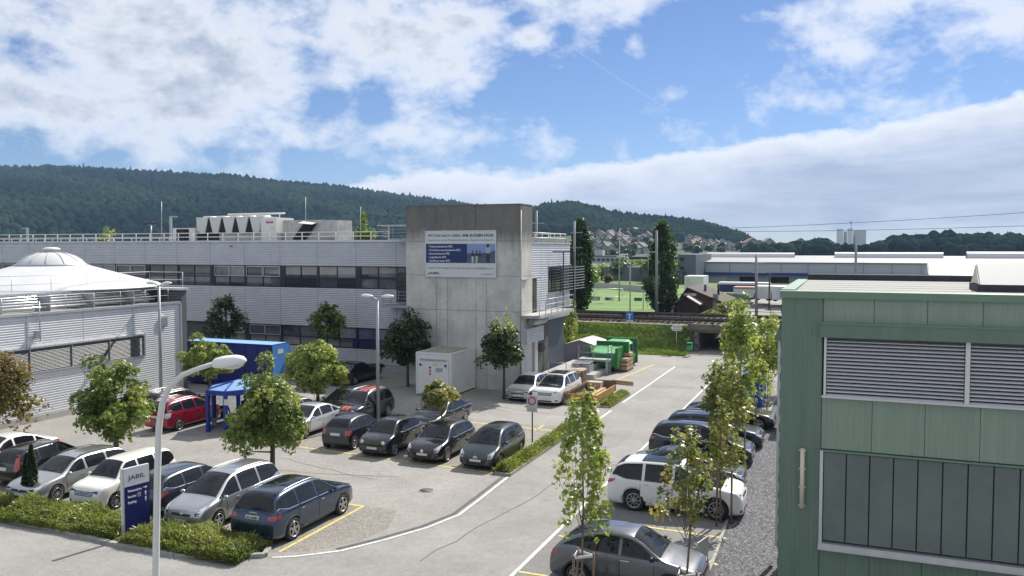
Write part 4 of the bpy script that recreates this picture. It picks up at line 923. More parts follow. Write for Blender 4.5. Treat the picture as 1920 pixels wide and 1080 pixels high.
MB().box(b[0] - .36, b[0] + .36, 76.02, 76.06, sz[2] - .36, sz[2] + .36).build('panel', mat('sign_blue', (.02, .16, .50), .4), sg)
MB().box(b[0] - .06, b[0] + .06, 75.99, 76.02, sz[2] - .3, sz[2] + .1).build('white_bar', m_white, sg); MB().box(b[0] - .2, b[0] + .2, 75.99, 76.02, sz[2] + .1, sz[2] + .2).build('red_bar', mat('sign_bar', (.65, .6, .6), .4), sg)
MB().box(b[0] - .34, b[0] + .34, 76.02, 76.06, sz[2] - .60, sz[2] - .39).build('lower_plate', m_alu, sg)
b = G(1268, 657); sg = thing('direction_sign', 'white arrow-shaped direction sign on thin post in embankment grass', 'traffic sign', (b[0], 74.6, 0))
zs = atY(1268, 615, 74.6)[2]; xs = atY(1257, 615, 74.6)[0]; xe = atY(1279, 615, 74.6)[0]
MB().tube([(atY(1268, 650, 74.6)[0], 74.65, .2), (atY(1268, 650, 74.6)[0], 74.65, zs)], .035, 6).build('post', m_galv, sg)
MB().prism([(xs, zs), (xs + .25, zs + .26), (xe, zs + .26), (xe, zs - .26), (xs + .25, zs - .26)], 74.58, 74.62, 'y').build('panel', m_railm, sg)
for k, s in enumerate(('Industrie', 'Im Wrang')): text_mesh('lettering', s, .22, m_dkfr, sg, (xs + .28, 74.575, zs + .05 - .25 * k), (1, 0, 0), (0, 0, 1), width=.78)
b = atY(1293, 658, 73.3); gb = thing('litter_bin', 'small green litter bin at foot of embankment by underpass', 'bin', (b[0], 73.3, 0))
MB().box(b[0] - .22, b[0] + .22, 73.1, 73.5, .55, 1.2).build('bin_body', mat('bin_green', (.03, .28, .07), .5), gb); MB().box(b[0] - .2, b[0] + .2, 73.08, 73.10, .98, 1.1).build('opening', m_dark, gb); MB().tube([(b[0], 73.3, 0), (b[0], 73.3, .56)], .04, 6).build('post', m_galv, gb)
# catenary poles and wires
def catenary(px, pyb, pyt, Y, lab, arm=True, left=True):
    a = atY(px, pyb, Y); b = atY(px, pyt, Y); t = thing('catenary_pole', lab, 'pole', (a[0], Y, a[2]), group='railway catenary poles')
    MB().tube([(a[0], Y, 2.0), (b[0], Y, b[2])], [.17, .13], 8).build('pole', mat('pole_grey', (.26, .27, .27), .6, .3, var=.1), t)
    if arm:
        z = b[2] - (b[2] - 2.3) * .26; s = -1 if left else 1
        MB().bar((a[0], Y, z), (a[0] + s * 1.0, Y, z + .12), .10).build('cantilever_arm', m_galv, t)
        MB().tube([(a[0], Y, b[2] - .5), (a[0] + s * .95, Y, z + .25)], .03, 6).build('stay', m_galv, t)
        MB().tube([(a[0] + s * .95, Y, z + .2), (a[0] + s * .95, Y, z - 2.6)], .05, 6).build('insulator_drop', m_galv, t)
    else:
        for k in (.88, .72): MB().bar((a[0] - .5, Y, 2 + (b[2] - 2) * k), (a[0] + .9, Y, 2 + (b[2] - 2) * k), .07).build('cross_arm', m_galv, t)
    return b
c1 = catenary(1231, 586, 432, 88.6, 'railway catenary pole with bracket arm in front of tall poplar')
c2 = catenary(1077, 586, 415, 88.6, 'railway catenary pole beside the annex and slim poplar', False)
c3 = catenary(1418, 600, 478, 92, 'railway catenary pole with insulators near the clubhouse', False)
c4 = catenary(1605, 520, 458, 108, 'far railway pole rising behind the green building roof', False)
c5 = catenary(1006, 470, 395, 88.6, 'grey railway pole rising behind annex roof railing', False)
tp = atY(1443, 512, 100); tag(MB().tube([(tp[0], 100, ZP), tp], .1, 6).build('telegraph_pole', m_bark), 'thin dark telegraph pole standing in front of white trailers', 'pole')
def wire(p, q, lab, sag=.5):
    pts = [Vector(p).lerp(Vector(q), k / 12) - Vector((0, 0, sag * 4 * (k / 12) * (1 - k / 12))) for k in range(13)]
    tag(MB().tube(pts, .02, 4).build('overhead_wire', m_dark), lab, 'wire', 'overhead wires')
wire((c5[0] - 30, 88.6, c5[2] + .5), (c1[0], 88.6, c1[2]), 'upper overhead wire crossing in front of the wooded hill', .3)
wire((c5[0] - 30, 88.6, c5[2] - 1), (c1[0], 88.6, c1[2] - .7), 'lower overhead wire crossing in front of the wooded hill', .3)
wire((c1[0], 88.6, c1[2]), atY(1930, 398, 88.6), 'upper overhead wire running across the sky behind green building', .2)
wire((c1[0], 88.6, c1[2] - .1), atY(1930, 423, 88.6), 'lower overhead wire running across the sky behind green building', .2)
# poplars
def poplar(name, lab, px, pyb, pyt, wpx, D, seed):
    rng = np.random.default_rng(seed); b = G(px, pyb, ZP); D = b[1]; top = atY(px, pyt, D)[2]; w = abs(atY(px + wpx / 2, pyt, D)[0] - atY(px, pyt, D)[0]); hgt = top - ZP
    t = thing(name, lab, 'tree', b); n = 9000; K = 190
    u = rng.random(K) ** .85; prof_ = np.interp(u, [0, .12, .35, .65, .85, 1], [.45, .85, 1.0, .88, .55, .08]); a = rng.random(K) * 6.283; rr = prof_ * w * (.55 + .45 * rng.random(K))
    C = np.stack([b[0] + rr * np.cos(a), b[1] + rr * np.sin(a), ZP + .4 + u * (hgt - .5)], 1); k = rng.integers(0, K, n); q = sph(rng, n)
    P = C[k] + q * np.array([.42, .42, .95]) * (.4 + .6 * rng.random((n, 1)))
    V, Fc, at = leaves(P, q + np.array([0, 0, .3]) + (C[k] - np.array(b)) * np.array([.12, .12, 0]), np.full(n, .17), np.clip(.6 * rng.random(K)[k] + .4 * rng.random(n), 0, 1), rng, 'diam')
    MB().tube([b, (b[0], b[1], ZP + hgt * .9)], [.3, .05], 8).build('trunk', m_bark, t); np_mesh('crown', V, Fc, ML['poplar'], t, at)
poplar('poplar_tree', 'slim dark poplar rising beside the white annex', 1088, 583, 418, 46, 88, 11)
poplar('poplar_tree', 'broad dark poplar beside the brown wooden clubhouse', 1240, 586, 419, 68, 89, 12)
# clubhouse and hut
m_shingle = mat('roof_shingle', (.085, .065, .055), .9, var=.3, scale=3, bump=.3); m_wood = mat('brown_boards', (.10, .07, .045), .8, var=.25, scale=3, stretch=(6, 6, .5)); m_woodd = mat('dark_boards', (.05, .035, .028), .8, var=.3, scale=3, stretch=(6, 6, .5))
def gable(name, lab, a, b, Y, dep, zb, ze, zr, mw, mr, over=.4, cat='building', apex=.5, side=False):
    t = thing(name, lab, cat, ((a + b) / 2, Y, zb)); xm = a + (b - a) * apex
    MB().prism([(a, zb), (b, zb), (b, ze), (xm, zr - .1), (a, ze)], Y, Y + dep, 'y').build('wall', mw, t)
    for (x0, z0) in ((a, ze), (b, ze)):
        s = -1 if x0 == a else 1; e = over / abs(x0 - xm); zx = z0 - (zr - z0) * e
        MB().add([(xm, Y - over, zr), (x0 + s * over, Y - over, zx), (x0 + s * over, Y + dep + over, zx), (xm, Y + dep + over, zr), (xm, Y - over, zr + .12), (x0 + s * over, Y - over, zx + .12), (x0 + s * over, Y + dep + over, zx + .12), (xm, Y + dep + over, zr + .12)], [(3, 2, 1, 0), (4, 5, 6, 7), (0, 1, 5, 4), (1, 2, 6, 5), (2, 3, 7, 6), (3, 0, 4, 7)]).build('roof', mr, t)
    return t
g0, g1 = atY(1272, 580, 94), atY(1352, 580, 94); zr = atY(1290, 540, 94)[2]; ze = atY(1350, 566, 94)[2]
ch = gable('clubhouse', 'brown wooden clubhouse with wide shingle roof behind the railway', g0[0], g1[0], 94, 9, ZP, ze, zr, m_wood, m_shingle, .5, apex=.22)
zt = atY(1284, 552, 93.9)[2]
MB().box(g0[0] + .6, g0[0] + 2.0, 93.85, 93.95, zt - .15, zt + .15).build('name_board', m_railm, ch)
for k in range(2): MB().tube([(g0[0] + 2.5 + 1.2 * k, 97 + 2 * k, zr - 1.2), (g0[0] + 2.5 + 1.2 * k, 97 + 2 * k, zr + .3)], .14, 8).build('chimney', m_dkfr, ch)
MB().box(g1[0] - .9, g1[0] - .3, 93.9, 93.99, ZP + .3, ZP + 2.1).build('door', mat('grey_door', (.25, .26, .27), .6), ch)
h0, h1 = atY(1268, 585, 91.8), atY(1313, 585, 91.8); zr2, ze2 = atY(1290, 557, 91.8)[2], atY(1268, 568, 91.8)[2]
hut = gable('garden_hut', 'small dark brown wooden hut with pale roof in front of clubhouse', h0[0], h1[0] - .3, 91.8, 3.2, ZP, ze2, zr2, m_woodd, m_shingle, .3)
[c for c in hut.children if c.name.startswith('roof')][-1].data.materials[0] = mat('pale_roof', (.42, .40, .37), .7, var=.1)
for k in range(12):
    x = h0[0] + .1 + (h1[0] - h0[0] - .5) * k / 12; MB().box(x, x + .02, 91.77, 91.80, ZP, ze2 - .05).build('board_gap', m_dark, hut)
tb = thing('toilet_cabin', 'white cabin between poplar and dark hut', 'cabin', (h0[0] - 1.1, 92.5, ZP)); MB().box(h0[0] - 1.7, h0[0] - .4, 92.2, 94, ZP, ZP + 2.3).build('cabin_body', m_railm, tb); MB().box(h0[0] - 1.5, h0[0] - .8, 92.16, 92.2, ZP + .2, ZP + 2.0).build('door', m_alu, tb)
# grey building, long factory, trailers
wy = 178
def bx(name, lab, cat, px0, px1, y0, y1, Y, dep, m, parent=None):
    a, b = atY(px0, y1, Y), atY(px1, y0, Y); z0 = max(ZP, a[2]) if parent is None else a[2]
    o = MB().box(a[0], b[0], Y, Y + dep, z0, b[2]).build(name, m, parent); 
    if lab: tag(o, lab, cat)
    return o
db = thing('office_block', 'dark slate three-storey block beside the long white factory', 'building', atY(1290, 528, 168))
bx('wall', None, None, 1270, 1305, 477, 531, 168, 20, mat('slate_wall', (.10, .12, .155), .6), db)
for k in range(2):
    w_ = bx('window', None, None, 1274, 1282, 483 + 17 * k, 489 + 17 * k, 167.9, .2, m_dkfr, db); bx('pane', None, None, 1274.6, 1281.4, 483.6 + 17 * k, 488.4 + 17 * k, 167.8, .1, m_glassd, w_)
ff = thing('long_factory', 'long white factory hall with vaulted rooflights and blue stripe', 'building', atY(1600, 520, 180))
x0, x1 = atY(1303, 500, 180)[0], atY(2150, 500, 180)[0]; Z = lambda y: atY(1500, y, 180)[2]
mw = mat('factory_wall', (.46, .47, .50), .6, var=.05, scale=.2); mwr = mat('factory_roof', (.20, .205, .215), .6, .1, var=.08, scale=.2)
MB().box(x0, x1, 180, 230, ZP, Z(493)).build('wall', mw, ff)
MB().add([(x0, 179.6, Z(492)), (x1, 179.6, Z(492)), (x1, 200, Z(482)), (x0, 200, Z(482))], [(0, 1, 2, 3)]).build('roof', mwr, ff)
MB().prism([(179.7, Z(493)), (200, Z(483)), (230, Z(483)), (230, Z(493))], x0, x1, 'x').build('roof_side', mwr, ff)
for (pa, pb) in ((1327, 1490), (1565, 1768), (1812, 2100)):
    xa, xb = atY(pa, 480, 196)[0], atY(pb, 480, 196)[0]; zc_ = atY(pa, 484, 196)[2]
    MB().lathe([(1.3, xa), (1.3, xb)], (0, 196, zc_), 16, 'x', ang=math.pi).build('rooflight_vault', mat('vault_white', (.6, .6, .59), .4), ff).rotation_euler = (0, 0, 0)
MB().box(x0 - 1, x1, 178.6, 180.2, Z(516.5), Z(512)).build('blue_canopy', mat('canopy_blue', (.012, .03, .19), .5), ff)
for k in range(26):
    xa = x0 + 3 + 6.3 * k; dd = MB().box(xa, xa + 3.6, 179.9, 179.98, ZP, Z(520)).build('dock_door', m_dark if k % 3 else mat('dock_white', (.6, .6, .6), .6), ff)
for k in range(30):
    xa = x0 + 2 + 5.2 * k; MB().box(xa, xa + .12, 179.9, 179.97, Z(511.5), Z(495)).build('panel_seam', mat('seam_grey', (.26, .28, .33), .7), ff)
cw = thing('office_container', 'white stacked site container behind clubhouse roof', 'container', atY(1300, 535, 130)); bx('container_body', None, None, 1283, 1319, 518, 548, 130, 5, m_railm, cw); bx('shutter', None, None, 1286, 1294, 522, 532, 129.9, .1, m_alu, cw)
def trailer(px0, px1, y0, y1, Y, dep, m, lab, roofm=None, door=False):
    t = thing('truck_trailer', lab, 'trailer', atY((px0 + px1) / 2, y1, Y), group='trailers by the long factory'); bx('trailer_box', None, None, px0, px1, y0, y1, Y, dep, m, t)
    if roofm: bx('trailer_roof', None, None, px0 - .3, px1 + .3, y0 - 2.5, y0 - .05, Y - .1, dep, roofm, t)
    a, b = atY(px0, y1, Y), atY(px1, y1, Y)
    for f in (.12, .82, .9):
        x = a[0] + (b[0] - a[0]) * f; MB().lathe([(.0, .15), (.45, .15), (.5, 0), (.45, -.15), (0, -.15)], (x, Y + .3, ZP + .5), 14, 'y').build('wheel', m_dkfr, t)
    if door: bx('door', None, None, px0 + (px1 - px0) * .2, px0 + (px1 - px0) * .55, y0 + 4, y1 - 1, Y - .05, .05, m_alu, t)
m_tw = mat('trailer_white', (.62, .62, .63), .5); m_tb = mat('trailer_blue', (.01, .02, .13), .45)
trailer(1347, 1442, 533, 546, 140, 3, m_tb, 'long dark blue truck trailer with white roof parked by factory', m_tw)
trailer(1375, 1414, 541, 558, 120, 3, m_tw, 'white box trailer with reddish roof near the catenary pole', mat('red_roof', (.45, .2, .17), .6))
trailer(1416, 1446, 537, 560, 118, 4, m_tw, 'white box trailer with grey rear door behind telegraph pole', None, True)
trailer(1447, 1500, 538, 562, 117, 4, m_tw, 'pale grey trailer half hidden behind green building', None, True)
fn = thing('metal_fence', 'grey sheet metal fence beside the trailers', 'fence', atY(1385, 560, 112))
for k in range(12): bx('fence_panel', None, None, 1362 + 3.4 * k, 1365.2 + 3.4 * k, 549 + .4 * k, 562 + .3 * k, 112, .1, mat('fence_grey', (.14, .15, .16), .6, .3), fn)
tag(railing('path_railing', [G(1300, 590, ZP), G(1420, 593, ZP), G(1470, 596, ZP)], 1.0, None, m_dkfr, 2, .03, 1.6), 'dark bar railing beside the footpath above the underpass', 'railing')
# ---------------------------------------------------------------- wooded hills, village, far skyline
ml_for = mat_leaf('leaf_forest', [(0, (.005, .013, .009)), (.5, (.012, .027, .020)), (1, (.030, .052, .026))], .9, .05, 0.0)  # cloud shade over the hills is put into these dark bluish leaf colours
m_hill = mat('hill_ground', (.04, .06, .025), .95, var=.3, scale=.01)
_q = np.arange(6) * np.pi / 3
DOME = (np.concatenate([np.stack([np.cos(_q), np.sin(_q), 0 * _q - .55], 1), np.stack([.78 * np.cos(_q + .5), .78 * np.sin(_q + .5), 0 * _q + .45], 1), [[0, 0, 1.0]]]), np.array([f for k in range(6) for f in ((k, (k + 1) % 6, 6 + k), ((k + 1) % 6, 6 + (k + 1) % 6, 6 + k), (6 + k, 6 + (k + 1) % 6, 12))]))
def lerp_tab(x, tab): return np.interp(x, [t[0] for t in tab], [t[1] for t in tab])
def hill(px0, px1, ridge, D0, D1, z0, nm, n, r0, r1, vmin=0.0, seed=4, pw=.85, sub=1, cone=.12):
    """terrain rising from depth D0 to a ridge at depth D1 whose outline is the ridge table, clad with tree crowns"""
    rng = np.random.default_rng(seed)
    def pt(px, v):
        D = D0 + (D1 - D0) * v; x, y, _ = atD(px, 465, D); zr = H + (465 - lerp_tab(px, ridge)) * D1 / F - r0
        return x, y, z0 + (np.maximum(zr, z0) - z0) * v ** pw
    nu, nv = 80, 16; vs = []
    for j in range(nv + 3):
        for i in range(nu + 1):
            px = px0 + (px1 - px0) * i / nu; v = j / nv
            if v <= 1: vs.append(pt(px, v))
            else: p = pt(px, 1); d = ray(px, 465); k = 300 * (v - 1) * nv / 2; vs.append((p[0] + d[0] / F * k, p[1] + d[1] / F * k, p[2] * (1 - (v - 1) * nv / 2 * .8)))
    tag(MB().add(vs, [(j * (nu + 1) + i, j * (nu + 1) + i + 1, (j + 1) * (nu + 1) + i + 1, (j + 1) * (nu + 1) + i) for j in range(nv + 2) for i in range(nu)], True).build(nm, m_hill, fix=False), kind='structure')
    B, Fb = (icoshell(sub) if sub > 1 else DOME); px = px0 + (px1 - px0) * rng.random(n); vv = rng.random(n)
    v = vmin + (1 - vmin) * vv ** .75; C = np.array([pt(a, b) for a, b in zip(px, v)])
    rad = r0 + (r1 - r0) * rng.random(n); sc = np.stack([rad, rad, rad * (1.0 + .5 * rng.random(n))], 1)
    con = rng.random(n) < cone; V = B[None] * sc[:, None] * (1 + .32 * (rng.random((n, len(B), 1)) - .5))
    up = (V[..., 2] / sc[:, None, 2] + 1) / 2; taper = np.where(con[:, None], 1.05 - .95 * up, 1.0); V[..., 0] *= taper; V[..., 1] *= taper; V[con, :, 2] *= 1.5
    V += (C + np.array([0, 0, 1]) * (rad * .6)[:, None])[:, None]
    zone = .5 + .5 * np.sin(px * .013 + 2 * np.sin(v * 9 + px * .004)); var = np.clip(.45 * zone + .55 * rng.random(n), 0, 1)
    tag(np_mesh('forest', V.reshape(-1, 3), (Fb[None] + len(B) * np.arange(n)[:, None, None]).reshape(-1, 3), ml_for, attr=np.repeat(var, len(B)), smooth=True), 'dense mixed forest covering the ' + {'left_hill': 'long high ridge behind the factory', 'right_hill': 'lower hill above the village', 'far_wood': 'flat skyline behind the long factory'}[nm], 'forest', kind='stuff')
    return pt
hill(-260, 1150, [(-260, 325), (0, 321), (90, 319), (160, 322), (300, 331), (420, 335), (520, 347), (640, 357), (760, 375), (840, 385), (940, 400), (1150, 430)], 750, 1500, 4, 'left_hill', 30000, 3.6, 8.0, 0, 4, cone=.02)
pt2 = hill(930, 1425, [(930, 420), (985, 404), (1020, 391), (1060, 386), (1105, 392), (1140, 404), (1200, 412), (1250, 414), (1320, 425), (1360, 435), (1395, 447), (1425, 468)], 520, 900, 4, 'right_hill', 12000, 2.8, 5.4, .60, 5, 2.0, cone=.012)
hill(1400, 2200, [(1400, 482), (1470, 474), (1500, 464), (1545, 462), (1562, 484), (1625, 484), (1640, 470), (1680, 455), (1750, 451), (1800, 449), (1870, 451), (1960, 457), (2200, 460)], 420, 520, 3, 'far_wood', 1500, 2.4, 4.6, .1, 6, 1.0, 2, .02)
# village houses on the hillside
hs_rng = random.Random(5); hw = [mat('house_white', (.46, .45, .43), .8), mat('house_cream', (.38, .355, .31), .8), mat('house_grey', (.34, .34, .34), .8)]
hr = [mat('tile_red', (.15, .08, .065), .85), mat('tile_brown', (.12, .08, .065), .85), mat('tile_grey', (.13, .13, .14), .85)]
house_protos = []
def house(px, py, D, w, h, k, lab):
    x, y, z = atD(px, py, D); t = thing('village_house', lab, 'house', (x, y, z), hs_rng.uniform(-.5, .5), 'houses of the hillside village', world=False)
    d = w * .8; rz = h * .55; a = w / 2
    MB().prism([(-a, -2), (a, -2), (a, h), (0, h + rz - .2), (-a, h)], -d / 2, d / 2, 'y').build('wall', hw[k % 3], t)
    for s in (-1, 1):
        MB().add([(0, -d / 2 - .6, h + rz), (s * (a + .7), -d / 2 - .6, h - .5), (s * (a + .7), d / 2 + .6, h - .5), (0, d / 2 + .6, h + rz), (0, -d / 2 - .6, h + rz + .3), (s * (a + .7), -d / 2 - .6, h - .2), (s * (a + .7), d / 2 + .6, h - .2), (0, d / 2 + .6, h + rz + .3)], [(3, 2, 1, 0), (4, 5, 6, 7), (0, 1, 5, 4), (1, 2, 6, 5), (2, 3, 7, 6), (3, 0, 4, 7)]).build('roof', hr[(k * 7 + 1) % 3], t)
    for i in (-1, 1):
        for j in range(2):
            MB().box(i * a * .5 - .6, i * a * .5 + .6, -d / 2 - .08, -d / 2 - .01, .6 + 2.6 * j, 1.9 + 2.6 * j).build('window', m_dkfr, t)
def P2(p): v = np.array(p) - np.array([0, 0, H]); return 540 - F * (v @ UP) / (v @ FW)
roofn = ['reddish', 'brown', 'slate grey']; walln = ['white', 'cream', 'grey']
spots = [(1106, 446), (1112, 459), (1122, 443), (1130, 452), (1128, 466), (1140, 458), (1143, 447), (1150, 463), (1154, 440), (1160, 452), (1166, 443), (1172, 456), (1120, 471), (1137, 473), (1178, 447), (1185, 459), (1192, 446), (1198, 455), (1205, 450), (1212, 462), (1158, 470), (1108, 476), (1146, 479), (1294, 452), (1302, 462), (1310, 455), (1318, 463), (1330, 458), (1342, 464), (1355, 462), (1368, 466), (1384, 468), (1408, 466), (1425, 468), (1440, 467), (1500, 466), (1520, 467), (1536, 464), (1552, 468)]
spots += [(hs_rng.uniform(1100, 1228), hs_rng.uniform(438, 474)) for _ in range(30)] + [(hs_rng.uniform(1288, 1345), hs_rng.uniform(448, 470)) for _ in range(9)]
for k, (px, py) in enumerate(spots):
    if px < 1300 or px < 1390:
        vv = min((abs(P2(pt2(px, v / 60)) - (py + 3)), v / 60) for v in range(2, 40))[1]; D = 520 + 380 * vv
    else: D = 560
    w = hs_rng.uniform(7, 10); h = hs_rng.uniform(4, 5.5)
    house(px, py + 3, D, w, h, k, '%s village house with %s gabled roof %s' % (walln[k % 3], roofn[(k * 7 + 1) % 3], 'beyond the clubhouse and long factory' if px > 1250 else 'close under the forest edge' if py < 449 else 'in the middle of the hillside village' if py < 462 else 'at the lower edge of the hillside village'))
sc = thing('school_building', 'long pale flat-roofed building below the hillside village', 'building', atD(1130, 492, 400))
a, b = atD(1098, 497, 400), atD(1165, 481, 400); MB().box(a[0], b[0], a[1], a[1] + 12, ZP, b[2]).build('wall', hw[0], sc)
MB().box(a[0] - .5, b[0] + .5, a[1] - .5, a[1] + 12, b[2], b[2] + .5).build('roof', hr[2], sc); MB().box(a[0] + 4, a[0] + 8, a[1] + 1, a[1] + 6, b[2] + .5, b[2] + 3).build('roof_block', hw[0], sc)
for k in range(7): MB().box(a[0] + 1 + 2.3 * k, a[0] + 2.6 + 2.3 * k, a[1] - .1, a[1], b[2] - 2.2, b[2] - .9).build('window', m_dkfr, sc)
# tower block
tbk = thing('tower_block', 'tall white residential tower block with antenna on the skyline', 'building', atD(1597, 475, 800))
def slab(px0, px1, y0, D, dep, m=None):
    a, b = atD(px0, 478, D), atD(px1, y0, D); return a, b, MB().box(a[0], b[0], a[1], a[1] + dep, ZP, b[2]).build('wall', m or hw[0], tbk)
m_tb1 = mat('tower_white', (.66, .67, .68), .8); m_tb2 = mat('tower_shade', (.52, .53, .55), .8)
slab(1568, 1581, 429, 800, 12, m_tb1); slab(1581, 1588, 434, 804, 10, m_tb2); slab(1588, 1599, 428, 799, 12, m_tb1); a, b, w_ = slab(1599, 1624, 432, 803, 12, m_tb2)
for k in range(13):
    for (pa, pb) in ((1582, 1584), (1585, 1587), (1600, 1602.5), (1603.5, 1606)):
        p = atD(pa, 436 + 3 * k, 798.5 if pa > 1590 else 803); q = atD(pb, 437.8 + 3 * k, 798.5 if pa > 1590 else 803); MB().box(p[0], q[0], p[1] - .2 + (4 if pa > 1590 else .5), p[1] + 4.4, q[2], p[2]).build('window', m_dkfr, tbk)
p = atD(1596, 428, 800); q = atD(1596, 414, 800); MB().tube([(p[0], p[1] + 5, p[2]), (q[0], q[1] + 5, q[2])], [.5, .3], 6).box(q[0] - .9, q[0] + .9, q[1] + 4.5, q[1] + 5.5, q[2] - 2.5, q[2] - .5).build('antenna', m_galv, tbk)
# trees beyond the pitch and between village houses
def far_tree(px, pyb, pyt, wpx, D, leaf, seed, lab, n=900, size=None, group='trees beyond the football pitch'):
    b = atD(px, pyb, D); b = (b[0], b[1], max(ZP, b[2])); top = atD(px, pyt, D)[2]; hgt = top - b[2]; rx = wpx * D / F / 2; rz = hgt * .45
    maple_tree('leafy_tree', lab, b, hgt - rz * 1.0, rx, rz, leaf, n, size or max(.25, D / 900), 45, .2, seed, group=group, shape='diam', nb=6)
for k, (px, yb, yt, w, D, lf) in enumerate(((1128, 528, 492, 46, 190, 'maple'), (1162, 530, 487, 44, 185, 'poplar'), (1195, 530, 484, 44, 190, 'maple'), (1215, 532, 490, 34, 180, 'poplar'), (1140, 540, 515, 18, 165, 'autumn'), (1112, 545, 512, 24, 160, 'light'), (1180, 528, 480, 50, 230, 'poplar'), (1105, 530, 498, 30, 210, 'dark'))):
    far_tree(px, yb, yt, w, D, lf, 30 + k, ['large green tree behind pitch wall, left of the floodlight', 'dark green tree directly behind the floodlight pole', 'rounded green tree behind the dark gabled shed', 'dark tree half hidden by the broad poplar', 'small rusty red shrub-like tree behind the pitch wall', 'pale green tree at the left end of pitch wall', 'tall tree rising behind the shed trees', 'dark tree partly hidden behind slim poplar'][k])
vr = random.Random(9)
for k in range(26):
    px = vr.uniform(1100, 1225) if k < 17 else vr.uniform(1285, 1400); py = vr.uniform(450, 484) if k < 17 else vr.uniform(462, 472)
    far_tree(px, py + 6, py - 9, 17, 440 + (480 - py) * 8, 'dark' if k % 2 else 'poplar', 60 + k, ('dark' if k % 2 else 'mid-green') + ' rounded tree ' + ('among houses beyond the clubhouse' if k >= 17 else 'among the upper houses of hillside village' if py < 467 else 'among the lower houses of hillside village'), 220, 1.0, 'trees among the village houses')
for (px, pyb, pyt, w, Dd, lf, lab) in ((197, 452, 427, 46, 95, 'light', 'light green treetop rising behind factory roof railing left of chiller'), (685, 452, 408, 42, 95, 'maple', 'green treetop rising behind factory roof beside concrete tower')):
    b = atD(px, pyb, Dd); rx = w * Dd / F / 2; zt = atD(px, pyt, Dd)[2]
    maple_tree('leafy_tree', lab, (b[0], b[1], 0), zt - 3.2, rx, 3.2, lf, 2200, .16, 50, .2, 80 + px, shape='diam', nb=8)
# scrub by the footpath
for (px, py, w, h, lf, lab) in ((1355, 590, 2.6, 1.0, 'olive', 'low olive bush beside the clubhouse door'), (1378, 588, 3.0, 1.3, 'light', 'pale green bush above the underpass'), (1335, 594, 2.0, .6, 'juniper', 'small bush on the bank in front of clubhouse')):
    b = G(px, py, ZP); maple_tree('bush', lab, b, h * .6, w / 2, h * .6, lf, 900, .12, 30, .04, int(px), 'bush', shape='diam', nb=5)
b = G(1077, 676); maple_tree('leafy_tree', 'small yellowish tree between annex corner and embankment', (-23.1, 70.5, 0), 2.5, 1.1, 2.2, 'light', 1800, .12, 40, .06, 91, shape='diam', nb=8)

# ---------------------------------------------------------------- green building on the right
gX, gY, gZ = -1.42, 20.0, 8.52
m_gr = mat('green_cladding', (.132, .195, .146), .45, .15, var=.10, scale=1.2, stretch=(3, 3, .3)); m_grl = mat('light_green_cladding', (.235, .298, .235), .45, .15, var=.08, scale=1.2, stretch=(3, 3, .3)); m_grt = mat('green_trim', (.15, .24, .17), .45, .15, var=.06)
gb = thing('green_building', 'green ribbed metal building with flat roof and blinds', 'building', (4, 24, 0))
MB().box(gX + .1, 26, gY + .16, 27.0, 0, 8.15).build('core', mat('core_wall', (.1, .105, .115), .8), gb)
def ribbed(mb, x0, x1, z0, z1, y, n=9, d=.006):
    pts = []
    for i in range(n):
        a = x0 + (x1 - x0) * i / n; p = (x1 - x0) / n
        pts += [(a + .05 * p, 0), (a + .2 * p, -d), (a + .75 * p, -d), (a + .9 * p, 0)]
    pts.append((x1, 0)); vs = []
    for x, dy in pts: vs += [(x, y + dy, z0), (x, y + dy, z1)]
    mb.add(vs, [(2 * i, 2 * i + 2, 2 * i + 3, 2 * i + 1) for i in range(len(pts) - 1)])
for k in range(-1, 13):
    x0 = -.52 + 1.06 * k if k >= 0 else gX; x1 = x0 + (1.06 if k >= 0 else .90); mm = m_gr if k < 0 else m_grl
    for (z0, z1) in (((0, 8.36),) if k < 0 else ((7.72, 8.36), (4.94, 6.12), (0, 2.72))):
        mb = MB(); ribbed(mb, x0 + .002, x1 - .002, z0, z1, gY + .05 if k >= 0 else gY + .03, 9); mb.build('cladding_panel', m_gr if (z1 < 3) else mm, gb)
    if k >= 0:
        for i in range(2): MB().box(x0 + .2 + .5 * i, x0 + .225 + .5 * i, gY + .015, gY + .037, 8.0, 8.025).build('rivet', m_galv, gb)
mb = MB(); corrugated(mb, (gX + .01, gY + .1), (gX + .01, 27.1), 0, 8.3, (-1, 0), .4, .02); mb.build('side_cladding', m_gr, gb)
MB().box(gX - .03, 26, gY - .03, gY + .32, 8.362, gZ).build('roof_edge', m_grt, gb); MB().box(gX - .03, gX + .27, gY + .322, 27.2, 8.362, gZ + .02).build('roof_edge', m_grt, gb)
MB().box(gX + .27, 26, 27.0, 27.2, 8.05, gZ + .19).build('roof_edge', m_grt, gb); MB().box(gX + .271, 26, 26.95, 26.999, 8.2, gZ + .175).build('roof_upstand', mat('bitumen_shade', (.035, .037, .045), .8, var=.2), gb)  # roof_upstand: shade on the far parapet's inner face, put into its dark colour
m_roofb = mat('roof_felt', (.33, .325, .30), .9, var=.12, scale=.8, stretch=(.3, 3, 1), bump=.3)
for k in range(6): MB().box(gX + .28, 26, gY + .33 + 1.1 * k, gY + .33 + 1.1 * k + 1.092, 8.15, 8.50 + .006 * k).build('roof_strip', m_roofb, gb)
